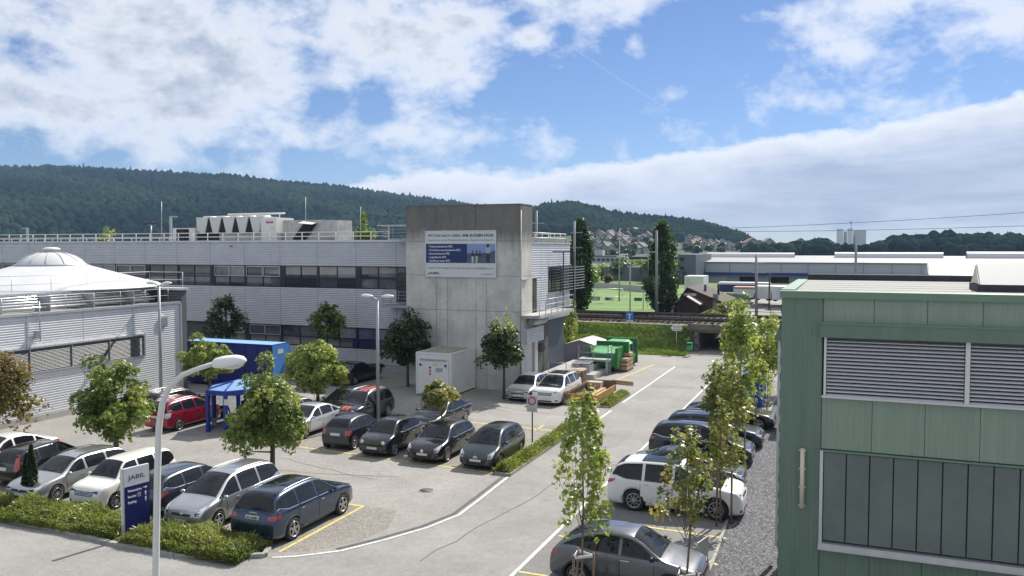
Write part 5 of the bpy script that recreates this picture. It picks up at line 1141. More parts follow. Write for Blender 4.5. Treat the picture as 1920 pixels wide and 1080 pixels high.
# upper window with external blinds
W0, W1 = -.47, 12.0
MB().box(-.56, 12, gY - .14, gY + .04, 7.50, 7.80).build('blind_box', m_gr, gb); MB().box(-.57, 12, gY - .16, gY + .04, 7.801, 7.83).build('blind_box_cap', m_grt, gb)
wn = MB().box(W0, W1, gY + .12, gY + .15, 6.15, 7.5).build('window', m_glassd, gb)
m_slat = mat('blind_slat', (.80, .80, .83), .45, .2); slat_me = None
for bi, (a, b) in enumerate(((-.42, 2.33), (2.45, 5.2), (5.32, 8.1), (8.2, 11))):
    for j in range(16):
        z = 6.19 + .0815 * j; MB().obox(((a + b) / 2, gY + .03, z), (1, 0, 0), (0, 1, .30), (0, -.30, 1), (b - a) / 2, .046, .006).build('blind_slat', m_slat, wn)
    for x in (a + .75, a + 1.75): MB().box(x - .07, x + .07, gY - .012, gY - .008, 6.17, 7.5).build('blind_tape', mat('tape_lilac', (.30, .30, .36), .7), wn) if False else None
    MB().box(b + .015, b + .105, gY - .04, gY + .08, 6.15, 7.5).build('guide_rail', m_railm, wn)
MB().box(-.48, -.43, gY - .04, gY + .08, 6.15, 7.5).build('guide_rail', m_railm, wn); MB().box(-.52, 12, gY - .06, gY + .1, 6.12, 6.17).build('sill', m_alu, wn)
# lower band of channel glass
m_chan = mat('channel_glass', (.10, .135, .125), .28, var=.22, scale=.7, spec=.8); lw = MB().box(-.52, 12, gY + .08, gY + .13, 2.79, 4.9).build('window', m_dkfr, gb)
for k in range(16):
    a = -.44 + .485 * k; MB().box(a, a + .455, gY + .02, gY + .078, 2.84, 4.86).build('glass_panel', m_chan, lw)
MB().box(-.53, -.46, gY - .03, gY + .1, 2.79, 4.9).build('frame', m_alu, lw); MB().box(-.58, 12, gY - .02, gY + .1, 4.88, 4.92).build('frame', m_grt, lw); MB().box(-.54, 12, gY - .09, gY + .1, 2.66, 2.79).build('sill', m_alu, lw); MB().box(-.54, 12, gY - .11, gY - .091, 2.64, 2.70).build('sill_lip', m_alu, lw)
tl = thing('tube_lamp', 'long vertical tube lamp fixed to the green wall', 'lamp', (-.93, gY - .1, 3.7)); lx = atY(1504, 890, gY - .06)[0]; z1_, z0_ = atY(1504, 840, gY)[2], atY(1504, 951, gY)[2]
MB().tube([(lx, gY - .05, z0_), (lx, gY - .05, z1_)], .05, 10).build('tube', mat('tube_cream', (.62, .56, .44), .4), tl)
for k in range(4): MB().box(lx - .075, lx + .075, gY - .04, gY + .03, z0_ + .05 + (z1_ - z0_ - .1) * k / 3 - .015, z0_ + .05 + (z1_ - z0_ - .1) * k / 3 + .015).build('clip', m_alu, tl)
# ridge skylights
def skylight(px0, pxr, y0, y1, lab, x_end):
    a = G(px0, y1, 8.53); bz = 8.51; p = a; Y0 = a[1]; x0 = a[0]; wd = 1.35
    t = thing('ridge_skylight', lab, 'skylight', (x0, Y0, 8.4), group='ridge skylights')
    hz = atY(pxr, y0, Y0 + wd / 2)[2]; xr = x0
    MB().prism([(Y0, bz + .16), (Y0 + wd, bz + .16), (Y0 + wd / 2, hz)], xr, x_end, 'x').build('glazing', mat('skylight_white', (.62, .62, .585), .35, var=.03), t)
    MB().prism([(Y0 + .04, bz + .17), (Y0 + wd - .04, bz + .17), (Y0 + wd / 2, hz - .04)], xr - .03, xr - .002, 'x').build('gable_panel', mat('skylight_cream', (.55, .53, .42), .6), t)
    MB().box(xr - .06, x_end, Y0 - .05, Y0 + wd + .05, 8.4, bz + .155).build('upstand', mat('bitumen_shade', (.035, .037, .045), .8), t)
    for k in range(1, 4): MB().bar((xr + 1.3 * k, Y0 - .008, bz + .18), (xr + 1.3 * k, Y0 + wd / 2 - .008, hz + .012), .05, .02).build('glazing_bar', m_alu, t)
skylight(1743, 1754, 490, 524, 'white ridge skylight further back on the green building roof', 8)
skylight(1838, 1857, 492, 545, 'white ridge skylight at the front edge of green building roof', 9)
# things on the far side of the green building
cn = thing('side_canopy', 'green sloped canopy and white frame on the side of green building', 'canopy', (gX - .3, 26, 6.8))
MB().prism([(gX - .62, 6.75), (gX, 6.75), (gX, 8.1), (gX - .25, 7.75)], 25.9, 27.0, 'y').build('hood', m_grt, cn); MB().box(gX - .5, gX - .38, 25.95, 26.05, .5, 6.75).box(gX - .22, gX - .15, 25.95, 26.05, .5, 6.75).build('frame_post', m_railm, cn)
tag(MB().box(-3.2, -1.45, 44, 47, 1.5, 1.7).box(-3.0, -2.9, 44.1, 44.2, 0, 1.5).box(-1.7, -1.6, 44.1, 44.2, 0, 1.5).build('side_platform', m_conc2), 'small concrete platform beside the green building', 'platform')
# ---------------------------------------------------------------- containers, compactor, tent, crates
def corr_box(name, t, x0, x1, y0, y1, z0, z1, m, mtop, ribs=True):
    MB().box(x0 + .03, x1 - .03, y0 + .03, y1 - .03, z0, z1 - .03).build('container_body', m, t)
    fr = MB()
    for x in (x0, x1 - .1):
        for y in (y0, y1 - .1): fr.box(x, x + .1, y, y + .1, z0, z1)
    for z in (z0, z1 - .1):
        fr.box(x0 + .1, x1 - .1, y0, y0 + .1, z, z + .1).box(x0 + .1, x1 - .1, y1 - .1, y1, z, z + .1).box(x0, x0 + .1, y0 + .1, y1 - .1, z, z + .1).box(x1 - .1, x1, y0 + .1, y1 - .1, z, z + .1)
    fr.build('container_frame', m, t); MB().box(x0 + .1, x1 - .1, y0 + .1, y1 - .1, z1 - .029, z1 - .01).build('container_roof', mtop, t)
bc = thing('blue_container', 'large navy blue container with pale blue roof beside white hall', 'container', (-39, 46, 0)); x0, x1 = -43.2, -35.65
m_bn = mat('container_navy', (.008, .018, .16), .5, var=.08, scale=.8); m_bl = mat('container_sky', (.22, .40, .68), .55, var=.06); corr_box('b', bc, x0, x1, 45.3, 47.2, .15, 3.02, m_bn, m_bl)
MB().box(x1 + .002, x1 + .012, 45.35, 47.15, .2, 2.97).build('end_panel', mat('container_mid', (.07, .22, .55), .5, var=.06), bc); MB().box(x1 + .013, x1 + .02, 45.9, 46.5, 2.35, 2.65).build('label_plate', m_railm, bc)
for k in range(7): MB().box(x0 + .1 + 1.05 * k, x0 + 1.1 + 1.05 * k, 45.29, 45.328, .3, 2.9).build('wall_panel', m_bn, bc)
wc = thing('white_container', 'white site container with warning signs against concrete tower', 'container', (-24.5, 49, 0))
m_wc = mat('container_white', (.74, .74, .72), .55, var=.06, scale=1); corr_box('w', wc, -25.8, -23.26, 47.2, 50.9, .1, 2.8, m_wc, mat('container_roof_rusty', (.30, .27, .22), .8, var=.2))
dr = MB().box(-25.65, -23.45, 47.17, 47.2, .2, 2.3).build('door', m_wc, wc); MB().box(-25.5, -23.6, 47.12, 47.2, 2.32, 2.4).build('door_lintel', m_alu, wc)
for x in (-25.5, -23.7): MB().box(x, x + .12, 47.11, 47.17, 1.95, 2.08).build('door_catch', m_dkfr, wc)
for k, (c, dz) in enumerate((((.03, .06, .3), 1.85), ((.55, .06, .06), 1.65), ((.55, .06, .06), 1.45))): MB().lathe([(0, -.01), (.075, -.01), (.075, .01), (0, .01)], (-24.75, 47.16, dz), 14, 'y').build('safety_sign', mat('safety%d' % (k > 0), c, .5), wc)
for k in range(2): MB().prism([(-24.55 + .2 * k, 1.98), (-24.38 + .2 * k, 1.98), (-24.465 + .2 * k, 2.13)], 47.155, 47.168, 'y').build('warning_sign', mat('warn_yellow', (.65, .5, .05), .5), wc)
MB().box(-24.35, -23.85, 47.155, 47.168, 1.6, 1.85).build('notice', m_alu, wc)
b2 = thing('blue_container', 'bright blue container half hidden by young trees beside road', 'container', (-6.3, 52, 0)); corr_box('b2', b2, -7.65, -4.6, 51.0, 53.2, .15, 1.9, mat('container_blue', (.012, .07, .34), .5, var=.08), mat('container_blue'  , (0, 0, 0)))
pc = thing('trash_compactor', 'green waste compactor with slanted hopper beside platform', 'compactor', (-17, 63.5, 0))
m_cg = mat('compactor_green', (.07, .30, .09), .5, var=.14, scale=1.5); m_cgd = mat('compactor_dark', (.022, .17, .04), .5, var=.15)
MB().prism([(-18.15, .25), (-16.0, .25), (-15.85, .9), (-16.05, 1.85), (-16.45, 2.1), (-17.8, 2.1), (-18.2, 1.85)], 63.2, 66.2, 'y').build('press_body', m_cg, pc)
for y in (63.1, 66.0): MB().box(-18.35, -15.75, y, y + .22, .2, 2.2).build('frame_rib', m_cgd, pc)
MB().add([(-18.2, 61.2, .45), (-16.3, 61.2, .45), (-16.3, 63.1, .2), (-18.2, 63.1, .2), (-18.2, 61.2, 1.55), (-16.3, 61.2, 1.5), (-16.3, 63.1, 1.9), (-18.2, 63.1, 1.9)], [(0, 3, 2, 1), (4, 5, 6, 7), (0, 1, 5, 4), (1, 2, 6, 5), (2, 3, 7, 6), (3, 0, 4, 7)]).build('hopper', m_cg, pc)
MB().box(-18.35, -18.21, 61.1, 63.1, .4, 1.9).build('hopper_side', m_cgd, pc); MB().box(-16.29, -16.1, 61.1, 63.1, .4, 1.9).build('hopper_side', m_cgd, pc)
MB().obox((-15.92, 65.2, 1.5), (0, 1, 0), (-.16, 0, 1), (1, 0, .16), .5, .38, .03).build('side_window', m_dkfr, pc)
for y in (63.6, 66.4): MB().box(-18, -16.1, y, y + .3, 0, .26).build('skid', m_dkfr, pc)
pf = thing('steel_platform', 'grey steel platform with railing in front of green compactor', 'platform', (-17.3, 60.5, 0))
MB().box(-18.9, -16.5, 60.0, 61.1, 1.0, 1.14).build('deck', m_galv, pf)
for (x, y) in ((-16.65, 60.1), (-16.65, 60.95), (-18.75, 60.1), (-18.75, 60.95)): MB().box(x - .08, x + .08, y - .08, y + .08, 0, 1.0).build('leg', m_galv, pf)
railing('railing', [(-18.85, 60.05, 1.14), (-16.55, 60.05, 1.14), (-16.55, 61.05, 1.14)], 1.0, pf, m_galv, 2, .03, 1.15)
tn = thing('storage_tent', 'grey fabric storage tent with pale ribbed roof', 'tent', (-20.6, 68, 0)); m_tf = mat('tent_front', (.17, .18, .20), .7, var=.12, scale=3, stretch=(4, 4, .6)); m_tr = mat('tent_roof', (.50, .49, .47), .6, var=.07, scale=2)
xa, xm, xb = -22.4, -20.65, -18.9; MB().prism([(xa + .05, 0), (xb - .05, 0), (xb - .05, 1.25), (xm, 1.83), (xa + .05, 1.25)], 66.05, 66.12, 'y').build('front_flap', m_tf, tn)
for k in range(5):
    y0, y1 = 66.0 + .82 * k, 66.0 + .82 * k + .80
    mb = MB(); quadgrid(mb, lambda u, v: (lambda P, q: (P[0], y0 + (y1 - y0) * v, P[1] - .05 * math.sin(math.pi * v)))([(xa, .0), (xa, 1.22), (xa + .25, 1.42), (xm, 1.86), (xb - .25, 1.42), (xb, 1.22), (xb, 0)][min(6, int(u * 6 + .5))], 0), 6, 4); mb.build('roof_panel', m_tr, tn)
m_crate = mat('crate_wood', (.42, .29, .17), .8, var=.2, scale=3, stretch=(1, 1, 5)); m_crated = mat('crate_gap', (.10, .06, .035), .9)
ct = [(-16.4, 62.0), (-15.85, 62.0), (-16.4, 63.0), (-15.85, 63.0)]; clabels = ['bottom', 'second', 'third', 'top']
for lv_ in range(4):
    for ci, (cx, cy) in enumerate(ct):
        if lv_ == 3 and ci == 1: continue
        t = thing('wooden_crate', 'pale wooden crate in the %s layer of stack beside green compactor' % clabels[lv_], 'crate', (cx, cy, .12 + .32 * lv_), random.uniform(-.03, .03), 'wooden crates beside the compactor', world=False)
        MB().box(-.25, .25, 0, .96, .03, .27).build('crate_box', m_crate, t); MB().box(-.26, .26, .02, .94, -.03, .028).build('crate_skid', m_crated, t)
tag(MB().box(-16.7, -15.55, 62.0, 63.95, 0, .1).build('pallet', m_crated), 'dark pallet under the stack of wooden crates', 'pallet')
def pallet_stack(x, y, n, lab):
    for k in range(n):
        t = thing('pallet', lab, 'pallet', (x, y, .145 * k), random.uniform(-.04, .04), 'stacked pallets behind the white SUV', world=False)
        for j in range(5): MB().box(-.6, .6, -.4 + .18 * j, -.28 + .18 * j, .12, .142).build('top_board', m_crate, t)
        for j in range(3): MB().box(-.6 + .53 * j, -.46 + .53 * j, -.4, .44, 0, .12).build('block_row', m_crated, t)
pallet_stack(-16.9, 53.3, 9, 'wooden pallet in the stack behind the white SUV by ramp')
tk = thing('tipper_bed', 'yellow tipper truck bed set on ground holding timber', 'truck bed', (-14.8, 50, 0)); m_ty = mat('tipper_yellow', (.40, .23, .05), .65, var=.25, scale=2); m_ti = mat('tipper_inside', (.20, .12, .07), .8, var=.3, scale=2)
xa, xb, ya, yb = -15.8, -13.95, 47.9, 52.6
MB().box(xa, xb, ya, ya + .06, .2, .66).build('tail_board', m_ty, tk); MB().box(xa, xa + .06, ya + .06, yb, .2, .78).build('side_board', m_ti, tk); MB().box(xb - .06, xb, ya + .06, yb, .2, .6).build('side_board', m_ty, tk)
MB().box(xa, xb, yb - .06, yb, .2, .85).build('head_board', m_ti, tk); MB().box(xa + .06, xb - .06, ya + .06, yb - .06, .2, .28).build('bed_floor', m_ti, tk); MB().box(xa + .1, xb - .1, ya + .3, yb - .3, 0, .2).build('base_frame', m_dkfr, tk)
for k in range(5): MB().box(xa + .08 + .4 * k, xa + .13 + .4 * k, ya - .03, ya - .002, .22, .64).build('board_rib', m_ty, tk)
for k in range(4): MB().box(xa + .062, xa + .075, ya + .3 + 1.1 * k, ya + 1.2 + 1.1 * k, .34, .66).build('side_opening', m_dark, tk)
for k in range(4): tag(MB().box(-14.75 + .2 * k, -14.58 + .2 * k, 48.6 + .15 * (k % 2), 51.9 - .2 * (k % 3), .29, .45 + .06 * (k % 2)).build('timber_beam', m_crate), 'pale squared timber beam lying in the yellow tipper bed', 'timber', 'timber beams in the tipper bed')
bxx = thing('wooden_box', 'pale wooden box standing at the head of tipper bed', 'crate', (-15.2, 52, .29)); MB().box(-15.65, -14.75, 51.7, 52.4, .29, .8).build('box_body', mat('box_pale', (.42, .36, .28), .8, var=.1), bxx); MB().box(-15.6, -15.23, 51.67, 51.7, .36, .74).build('box_panel', m_crate, bxx); MB().box(-15.17, -14.8, 51.67, 51.7, .36, .74).build('box_panel', m_crate, bxx)
tag(MB().bar((-14.3, 52.75, .75), (-12.9, 53.0, .65), .22, .3).build('timber_beam', m_crate), 'thick timber beam jutting out past the tipper bed head', 'timber')
tag(MB().box(-16.2, -15.95, 47.75, 48.0, 0, .05).lathe([(.11, .05), (.03, .5), (0, .5)], (-16.07, 47.87, 0), 10).build('traffic_cone', mat('cone_red', (.55, .12, .07), .6)), 'faded red traffic cone at the tipper bed corner', 'cone')
for k in range(2):
    t = thing('metal_bin', 'grey ribbed metal bin ' + ('beside steel platform' if k else 'nearest the loading ramp'), 'bin', (-18.4 + .66 * k, 58.3 + .3 * k, 0), group='grey metal bins'); x = -18.75 + .66 * k; y = 58.1 + .2 * k
    MB().box(x, x + .6, y, y + 1.1, .1, .95).build('bin_body', m_galv, t); MB().add([(x - .03, y - .03, .95), (x + .63, y - .03, .95), (x + .63, y + 1.13, 1.06), (x - .03, y + 1.13, 1.06), (x - .03, y - .03, 1.0), (x + .63, y - .03, 1.0), (x + .63, y + 1.13, 1.11), (x - .03, y + 1.13, 1.11)], [(3, 2, 1, 0), (4, 5, 6, 7), (0, 1, 5, 4), (1, 2, 6, 5), (2, 3, 7, 6), (3, 0, 4, 7)]).build('lid', mat('bin_lid', (.12, .125, .13), .5), t)
    for j in range(5): MB().box(x + .6, x + .625, y + .05, y + 1.05, .2 + .15 * j, .27 + .15 * j).build('rib', m_alu, t)
tr_ = thing('blue_trolley', 'small light blue trolley at the end of loading ramp', 'trolley', (-18.9, 53, 0)); mbt = mat('trolley_blue', (.10, .36, .68), .5)
for z in (.35, .95): MB().box(-19.3, -18.5, 51.9, 52.6, z, z + .12).build('shelf', mbt, tr_)
for x in (-19.28, -18.55):
    for y in (51.92, 52.55): MB().tube([(x, y, .08), (x, y, 1.1)], .02, 6).build('upright', m_galv, tr_)
# ---------------------------------------------------------------- smokers' shelter
def shelter():
    fl, lc, fr_, bk = (-30.33, 33.28), (-31.4, 33.95), (-28.9, 34.6), (-27.9, 36.6)
    t = thing('bus_shelter', 'blue steel shelter with faceted pale blue roof and bench', 'shelter', (-29.5, 35, 0))
    m_sb = mat('shelter_blue', (.010, .035, .25), .42, var=.06); m_sr = mat('shelter_roof', (.19, .33, .60), .4, .1)
    c = (-29.95, 35.9); n = 8; rx_, ry_ = 1.5, 2.5; pts = [(c[0] + rx_ * math.cos(2 * math.pi * (k + .5) / n), c[1] + ry_ * math.sin(2 * math.pi * (k + .5) / n)) for k in range(n)]
    apex0, apex1 = (c[0], c[1] - 1.0, 2.48), (c[0], c[1] + 1.0, 2.48)
    for k in range(n):
        a, b = pts[k], pts[(k + 1) % n]; ap = apex0 if (a[1] + b[1]) / 2 < c[1] - .1 else apex1
        if abs((a[1] + b[1]) / 2 - c[1]) < .3: vs = [(*a, 2.2), (*b, 2.2), apex1 if b[1] > c[1] else apex0, apex0 if b[1] > c[1] else apex1]; f = [(0, 1, 2, 3)]
        else: vs = [(*a, 2.2), (*b, 2.2), ap]; f = [(0, 1, 2)]
        nn = len(vs); vs += [(v[0], v[1], v[2] - .05) for v in vs]; f += [tuple(range(nn, 2 * nn))[::-1]] + [(i, (i + 1) % nn, nn + (i + 1) % nn, nn + i) for i in range(nn)]
        MB().add(vs, f).build('roof_panel', m_sr, t)
        MB().bar((*a, 2.235), (ap[0], ap[1], 2.51), .07, .05).build('roof_rib', m_sb, t)
        MB().bar((*a, 2.06), (*b, 2.06), .10, .22).build('eaves_beam', m_sb, t)
        MB().box(a[0] - .08, a[0] + .08, a[1] - .08, a[1] + .08, 0, 2.2).build('post', m_sb, t)
        if k in (2, 3, 4, 7):
            MB().bar((*a, .08), (*b, .08), .06, .08).build('base_rail', m_sb, t)
            d = Vector((b[0] - a[0], b[1] - a[1], 0)).normalized() * .08
            MB().bar((a[0] + d.x, a[1] + d.y, 1.1), (b[0] - d.x, b[1] - d.y, 1.1), .012, 1.9).build('glass_pane', MATS['clear_glass'], t)
    MB().box(c[0] - 1.2, c[0] - .8, c[1] - 1.5, c[1] + 1.5, .42, .47).build('bench_seat', mat('bench_wood', (.20, .12, .07), .7, var=.2), t)
    for y in (-1.3, 1.3): MB().box(c[0] - 1.15, c[0] - .95, c[1] + y - .05, c[1] + y + .05, 0, .42).build('bench_leg', m_galv, t)
    MB().box(pts[6][0] - .02, pts[6][0] + .28, pts[6][1] - .10, pts[6][1] - .085, 1.5, 1.8).build('notice', m_railm, t)
    return c
mg = bpy.data.materials.new('clear_glass'); mg.use_nodes = True; nt = mg.node_tree; b_ = nt.nodes['Principled BSDF']; o_ = nt.nodes['Material Output']
tb_ = nt.nodes.new('ShaderNodeBsdfTransparent'); tb_.inputs[0].default_value = (.82, .88, .92, 1); ms_ = nt.nodes.new('ShaderNodeMixShader'); gl_ = nt.nodes.new('ShaderNodeBsdfGlossy'); gl_.inputs['Roughness'].default_value = .02; ms_.inputs[0].default_value = .1
nt.links.new(tb_.outputs[0], ms_.inputs[1]); nt.links.new(gl_.outputs[0], ms_.inputs[2]); nt.links.new(ms_.outputs[0], o_.inputs['Surface']); MATS['clear_glass'] = mg
SHC = shelter()
tag(sheet('shelter_floor', [(-32.2, 32.4), (-27.3, 33.6), (-27.2, 39), (-32.2, 39)], .014, mat('slab_grey', (.22, .22, .215), .9, var=.12)), kind='structure')
kerb([(-33.0, 31.3), (-32.6, 33.0), (-31.8, 39)], h=.06)['label'] = 'flat pale kerb beside the red car and blue shelter'
# ---------------------------------------------------------------- totem sign, lamps, no-entry sign
def totem():
    a, b = Vector((-21.75, 20.02, 0)), Vector((-21.58, 20.92, 0)); h = 2.32; t = thing('totem_sign', 'tall navy and white company totem sign in the hedge', 'sign', tuple(a))
    d = (b - a).normalized(); n = Vector((d.y, -d.x, 0)); c = (a + b) / 2
    mn = mat('totem_navy', (.008, .013, .11), .35); mw_ = mat('totem_white', (.60, .60, .63), .45)
    MB().obox((c.x, c.y, h * .37), d, n, (0, 0, 1), .45, .05, h * .37).build('navy_panel', mn, t); MB().obox((c.x, c.y, h * .87), d, n, (0, 0, 1), .45, .05, h * .13).build('white_panel', mw_, t)
    MB().obox((a.x - d.x * .025, a.y - d.y * .025, h / 2), d, n, (0, 0, 1), .024, .07, h / 2 + .01).build('edge_strip', m_alu, t)
    f = c + n * .053; wh = mat('ink_white', (.72, .73, .75), .6); O = lambda s, z: (f.x + d.x * s, f.y + d.y * s, z)
    text_mesh('lettering', 'JABIL', .20, mat('ink_navy', (.02, .025, .06), .6), t, O(-.30, h * .83), d, (0, 0, 1), width=.62, bold=.002)
    for k, (s, w) in enumerate((('Warenannahme', .50), ('Besucher', .30), ('Empfang', .30))): text_mesh('lettering', s, .115, wh, t, O(-.33, h * .655 - .19 * k), d, (0, 0, 1), width=w, bold=.003)
    text_mesh('lettering', 'P', .10, wh, t, O(.05, h * .655 - .18), d, (0, 0, 1))
    fr = MB()
    for (s0, s1, z0, z1) in ((.02, .13, -.01, .0), (.02, .13, .11, .12), (.02, .03, 0, .11), (.12, .13, 0, .11)):
        z = h * .655 - .20; fr.obox(O((s0 + s1) / 2, z + (z0 + z1) / 2), d, n, (0, 0, 1), (s1 - s0) / 2, .002, (z1 - z0) / 2)
    fr.build('parking_frame', wh, t)
    for k in range(3):
        z = h * .655 - .19 * k + .05; s = .31; ar = MB()
        if k == 0:
            ar.obox(O(s - .03, z), d, n, (0, 0, 1), .05, .003, .013); tip = [(s + .0, z + .05), (s + .07, z), (s + .0, z - .05)]
        else:
            ar.obox(O(s, z - .03), d, n, (0, 0, 1), .016, .003, .055); tip = [(s - .05, z + .01), (s, z + .075), (s + .05, z + .01)]
        ar.add([O(*p) for p in tip] + [tuple(Vector(O(*p)) - n * .004) for p in tip], [(0, 1, 2), (5, 4, 3), (0, 3, 4, 1), (1, 4, 5, 2), (2, 5, 3, 0)]).build('arrow', wh, t)
totem()
m_pole = mat('lamp_pole', (.60, .61, .60), .42, .25, var=.04)
def near_lamp():
    # pole stands on the near side of the road; its base is below the picture
    base = G(289, 1230); D = (np.array(base) - np.array([0, 0, H])) @ FW
    P_ = lambda px, py: Vector(atD(px, py, D)); pts = [P_(289, 1230), P_(292, 1080), P_(295, 900), P_(298, 800), P_(304, 757), P_(318, 725), P_(342, 703), P_(375, 690), P_(404, 681)]
    r = [.105, .10, .092, .085, .078, .072, .066, .06, .056]; k = D / F; r = [6.6 * k, 6.4 * k, 6.2 * k, 6.0 * k, 5.8 * k, 5.4 * k, 5.0 * k, 4.6 * k, 4.3 * k]
    t = thing('street_lamp', 'tall white street lamp with curved arm and drop-shaped head in foreground', 'street lamp', tuple(pts[0]))
    MB().tube(pts, r, 14).build('pole', m_pole, t); a, b = P_(400, 683), P_(462, 676); u = (b - a).normalized(); side = Vector(FW).cross(u).normalized(); w = Vector(FW)
    L_ = (b - a).length; prof_ = [(0, .28, .30), (.06, .40, .42), (.35, .50, .50), (.7, .48, .46), (.9, .34, .34), (1.0, .08, .08)]; hd = MB(); N_ = 16; vs = []
    for (s, hu, hd_) in prof_:
        c = a + u * L_ * s
        for q in range(N_):
            t_ = 2 * math.pi * q / N_; vs.append(c + Vector((0, 0, 1)) * math.sin(t_) * L_ * .44 * hu * (.72 if math.sin(t_) < 0 else 1.0) + w * math.cos(t_) * L_ * .5 * hd_)
    fs = [(i * N_ + q, i * N_ + (q + 1) % N_, (i + 1) * N_ + (q + 1) % N_, (i + 1) * N_ + q) for i in range(len(prof_) - 1) for q in range(N_)]
    hd.add(vs, fs + [tuple(range(N_))[::-1], tuple(range((len(prof_) - 1) * N_, len(prof_) * N_))], True).build('lamp_head', mat('lamp_white', (.72, .73, .72), .4), t)
    g = MB(); vs = []
    for (s, hu, hd_) in ((.3, .3, .36), (.5, .43, .42), (.75, .42, .40), (.93, .2, .2)):
        c = a + u * L_ * s - Vector((0, 0, 1)) * L_ * .05
        for q in range(9):
            t_ = math.pi + math.pi * q / 8; vs.append(c + Vector((0, 0, 1)) * math.sin(t_) * L_ * .40 * hu + w * math.cos(t_) * L_ * .48 * hd_)
    g.add(vs, [(i * 9 + q, i * 9 + q + 1, (i + 1) * 9 + q + 1, (i + 1) * 9 + q) for i in range(3) for q in range(8)], True).build('diffuser', mat('diffuser', (.55, .55, .53), .15), t)
near_lamp()
def twin_lamp(base, h, lab, tilt=1):
    t = thing('street_lamp', lab, 'street lamp', base, group='twin-headed car park lamps'); x, y, z = base
    MB().tube([(x, y, z), (x, y, z + h)], [.11, .075], 10).build('pole', mat('pole_galv', (.33, .35, .37), .5, .5), t)
    for s in (-1, 1):
        MB().tube([(x, y, z + h - .05), (x + s * .35, y, z + h + .08)], .04, 6).build('arm', m_galv, t)
        mb = MB(); mb.lathe([(0, -.36), (.08, -.34), (.14, -.12), (.15, .1), (.1, .32), (0, .36)], (0, 0, 0), 12, 'x'); me = mb
        for i, v in enumerate(me.v): me.v[i] = (x + s * (.65 + v[0]), y + v[1], z + h + .13 + v[2] * .7 + .03 * v[0])
        me.build('lamp_head', mat('lamp_white', (.72, .73, .72), .4), t)
twin_lamp((-23.78, 39.19, 0), 6.75, 'grey twin-headed car park lamp beside the small orange-striped SUV')
twin_lamp((-40.6, 40.53, 0), 7.15, 'grey twin-headed lamp at the corner of white hall')
nb = G(998, 838); ne = thing('no_entry_sign', 'white rectangular sign with red ring on dark post in hedge', 'traffic sign', (nb[0], nb[1], 0))
MB().tube([nb, (nb[0], nb[1], 2.35)], .035, 8).build('post', mat('post_dark', (.06, .06, .09), .5), ne); zc_ = atY(999, 752, nb[1])[2]; zt_, zb_ = atY(999, 741, nb[1])[2], atY(999, 772, nb[1])[2]
MB().box(nb[0] - .27, nb[0] + .27, nb[1] - .06, nb[1] - .035, zb_, zt_).build('panel', mat('sign_white', (.50, .50, .50), .5), ne)
MB().lathe([(.15, -.008), (.205, -.008), (.205, 0), (.15, 0)], (nb[0], nb[1] - .061, zc_ + .02), 28, 'y').build('red_ring', mat('sign_red', (.42, .03, .035), .5), ne)
for k in range(2): MB().box(nb[0] - .18 + .04 * k, nb[0] + .18 - .04 * k, nb[1] - .065, nb[1] - .0605, zb_ + .12 - .06 * k, zb_ + .15 - .06 * k).build('text_line', mat('line_grey', (.38, .38, .38), .6), ne)
bd = G(1345, 1085); bd_t = thing('site_board', 'narrow white and magenta board standing at the edge of gravel', 'sign', (-3.75, 23.9, 0))
p = G(1343, 1010, .9); MB().obox((-3.75, 23.9, .62), (.25, 1, 0), (1, -.25, 0), (0, .08, 1), .38, .012, .5).build('panel', m_railm, bd_t); MB().obox((-3.735, 23.83, .32), (.25, 1, 0), (1, -.25, 0), (0, .08, 1), .36, .016, .17).build('magenta_field', mat('magenta', (.42, .03, .16), .5), bd_t)
tag(MB().box(-2.3, -1.85, 29.8, 30.25, .005, .02).build('drain_grate', m_dkfr), 'small square drain grate set in the gravel strip', 'drain')
# ---------------------------------------------------------------- car park trees
m_stake = mat('stake_wood', (.19, .13, .09), .85, var=.2, scale=6)
def mtree(lab, base, zc, rx, rz, leaf, n, size, seed, K=70, r0=.11, group='car park maples', **kw):
    return maple_tree('maple_tree', lab, (*base, 0), zc, rx, rz, leaf, n, size, K, r0, seed, group=group, **kw)
mtree('full green maple standing behind the row of hedge-side cars', (-30.34, 27.59), 2.55, 1.95, 1.8, 'maple', 8500, .10, 1, 58, cl=.25)
mtree('large mottled green maple behind the blue estate and silver people carrier', (-21.99, 27.87), 2.45, 1.75, 1.85, 'maple', 8500, .10, 2, 56, cl=.25, egg=.32)
mtree('bright green maple beside the dark saloon and blue container', (-28.81, 40.73), 2.6, 1.75, 1.65, 'light', 6500, .11, 3, 50, cl=.26)
mtree('yellow-green maple in front of the navy container', (-37.21, 41.07), 2.55, 1.6, 1.4, 'light', 4800, .11, 5, 44, cl=.26)
mtree('russet-tinged maple at the edge of the car park beside white hall', (-37.6, 27.2), 3.0, 1.9, 1.75, 'autumn', 6500, .105, 6, 70)
mtree('small yellowing maple above the black convertible saloon', (-18.03, 35.52), 2.5, 1.0, .72, 'olive', 2000, .10, 7, 40, r0=.05)
x5 = atY(425, 650, 53.5)[0]; mtree('dark leggy tree against factory wall behind navy container', (x5, 53.5), 3.6, 1.5, 2.0, 'dark', 2600, .12, 8, 50, egg=.45, shape='diam')
x6 = atY(614, 650, 53.8)[0]; mtree('broad green tree against lower factory windows', (x6, 53.8), 3.9, 1.45, 1.35, 'maple', 2400, .13, 9, 45, egg=.5)
mtree('dark shaded tree between factory entrance and white container', (-27.9, 49.9), 3.3, 1.65, 1.75, 'dark', 5200, .11, 10, 70, egg=.35, r0=.1)
mtree('dark ball-shaped maple in front of concrete tower', (-19.99, 48.04), 3.3, 1.5, 1.35, 'dark', 5200, .11, 14, 70, r0=.1)
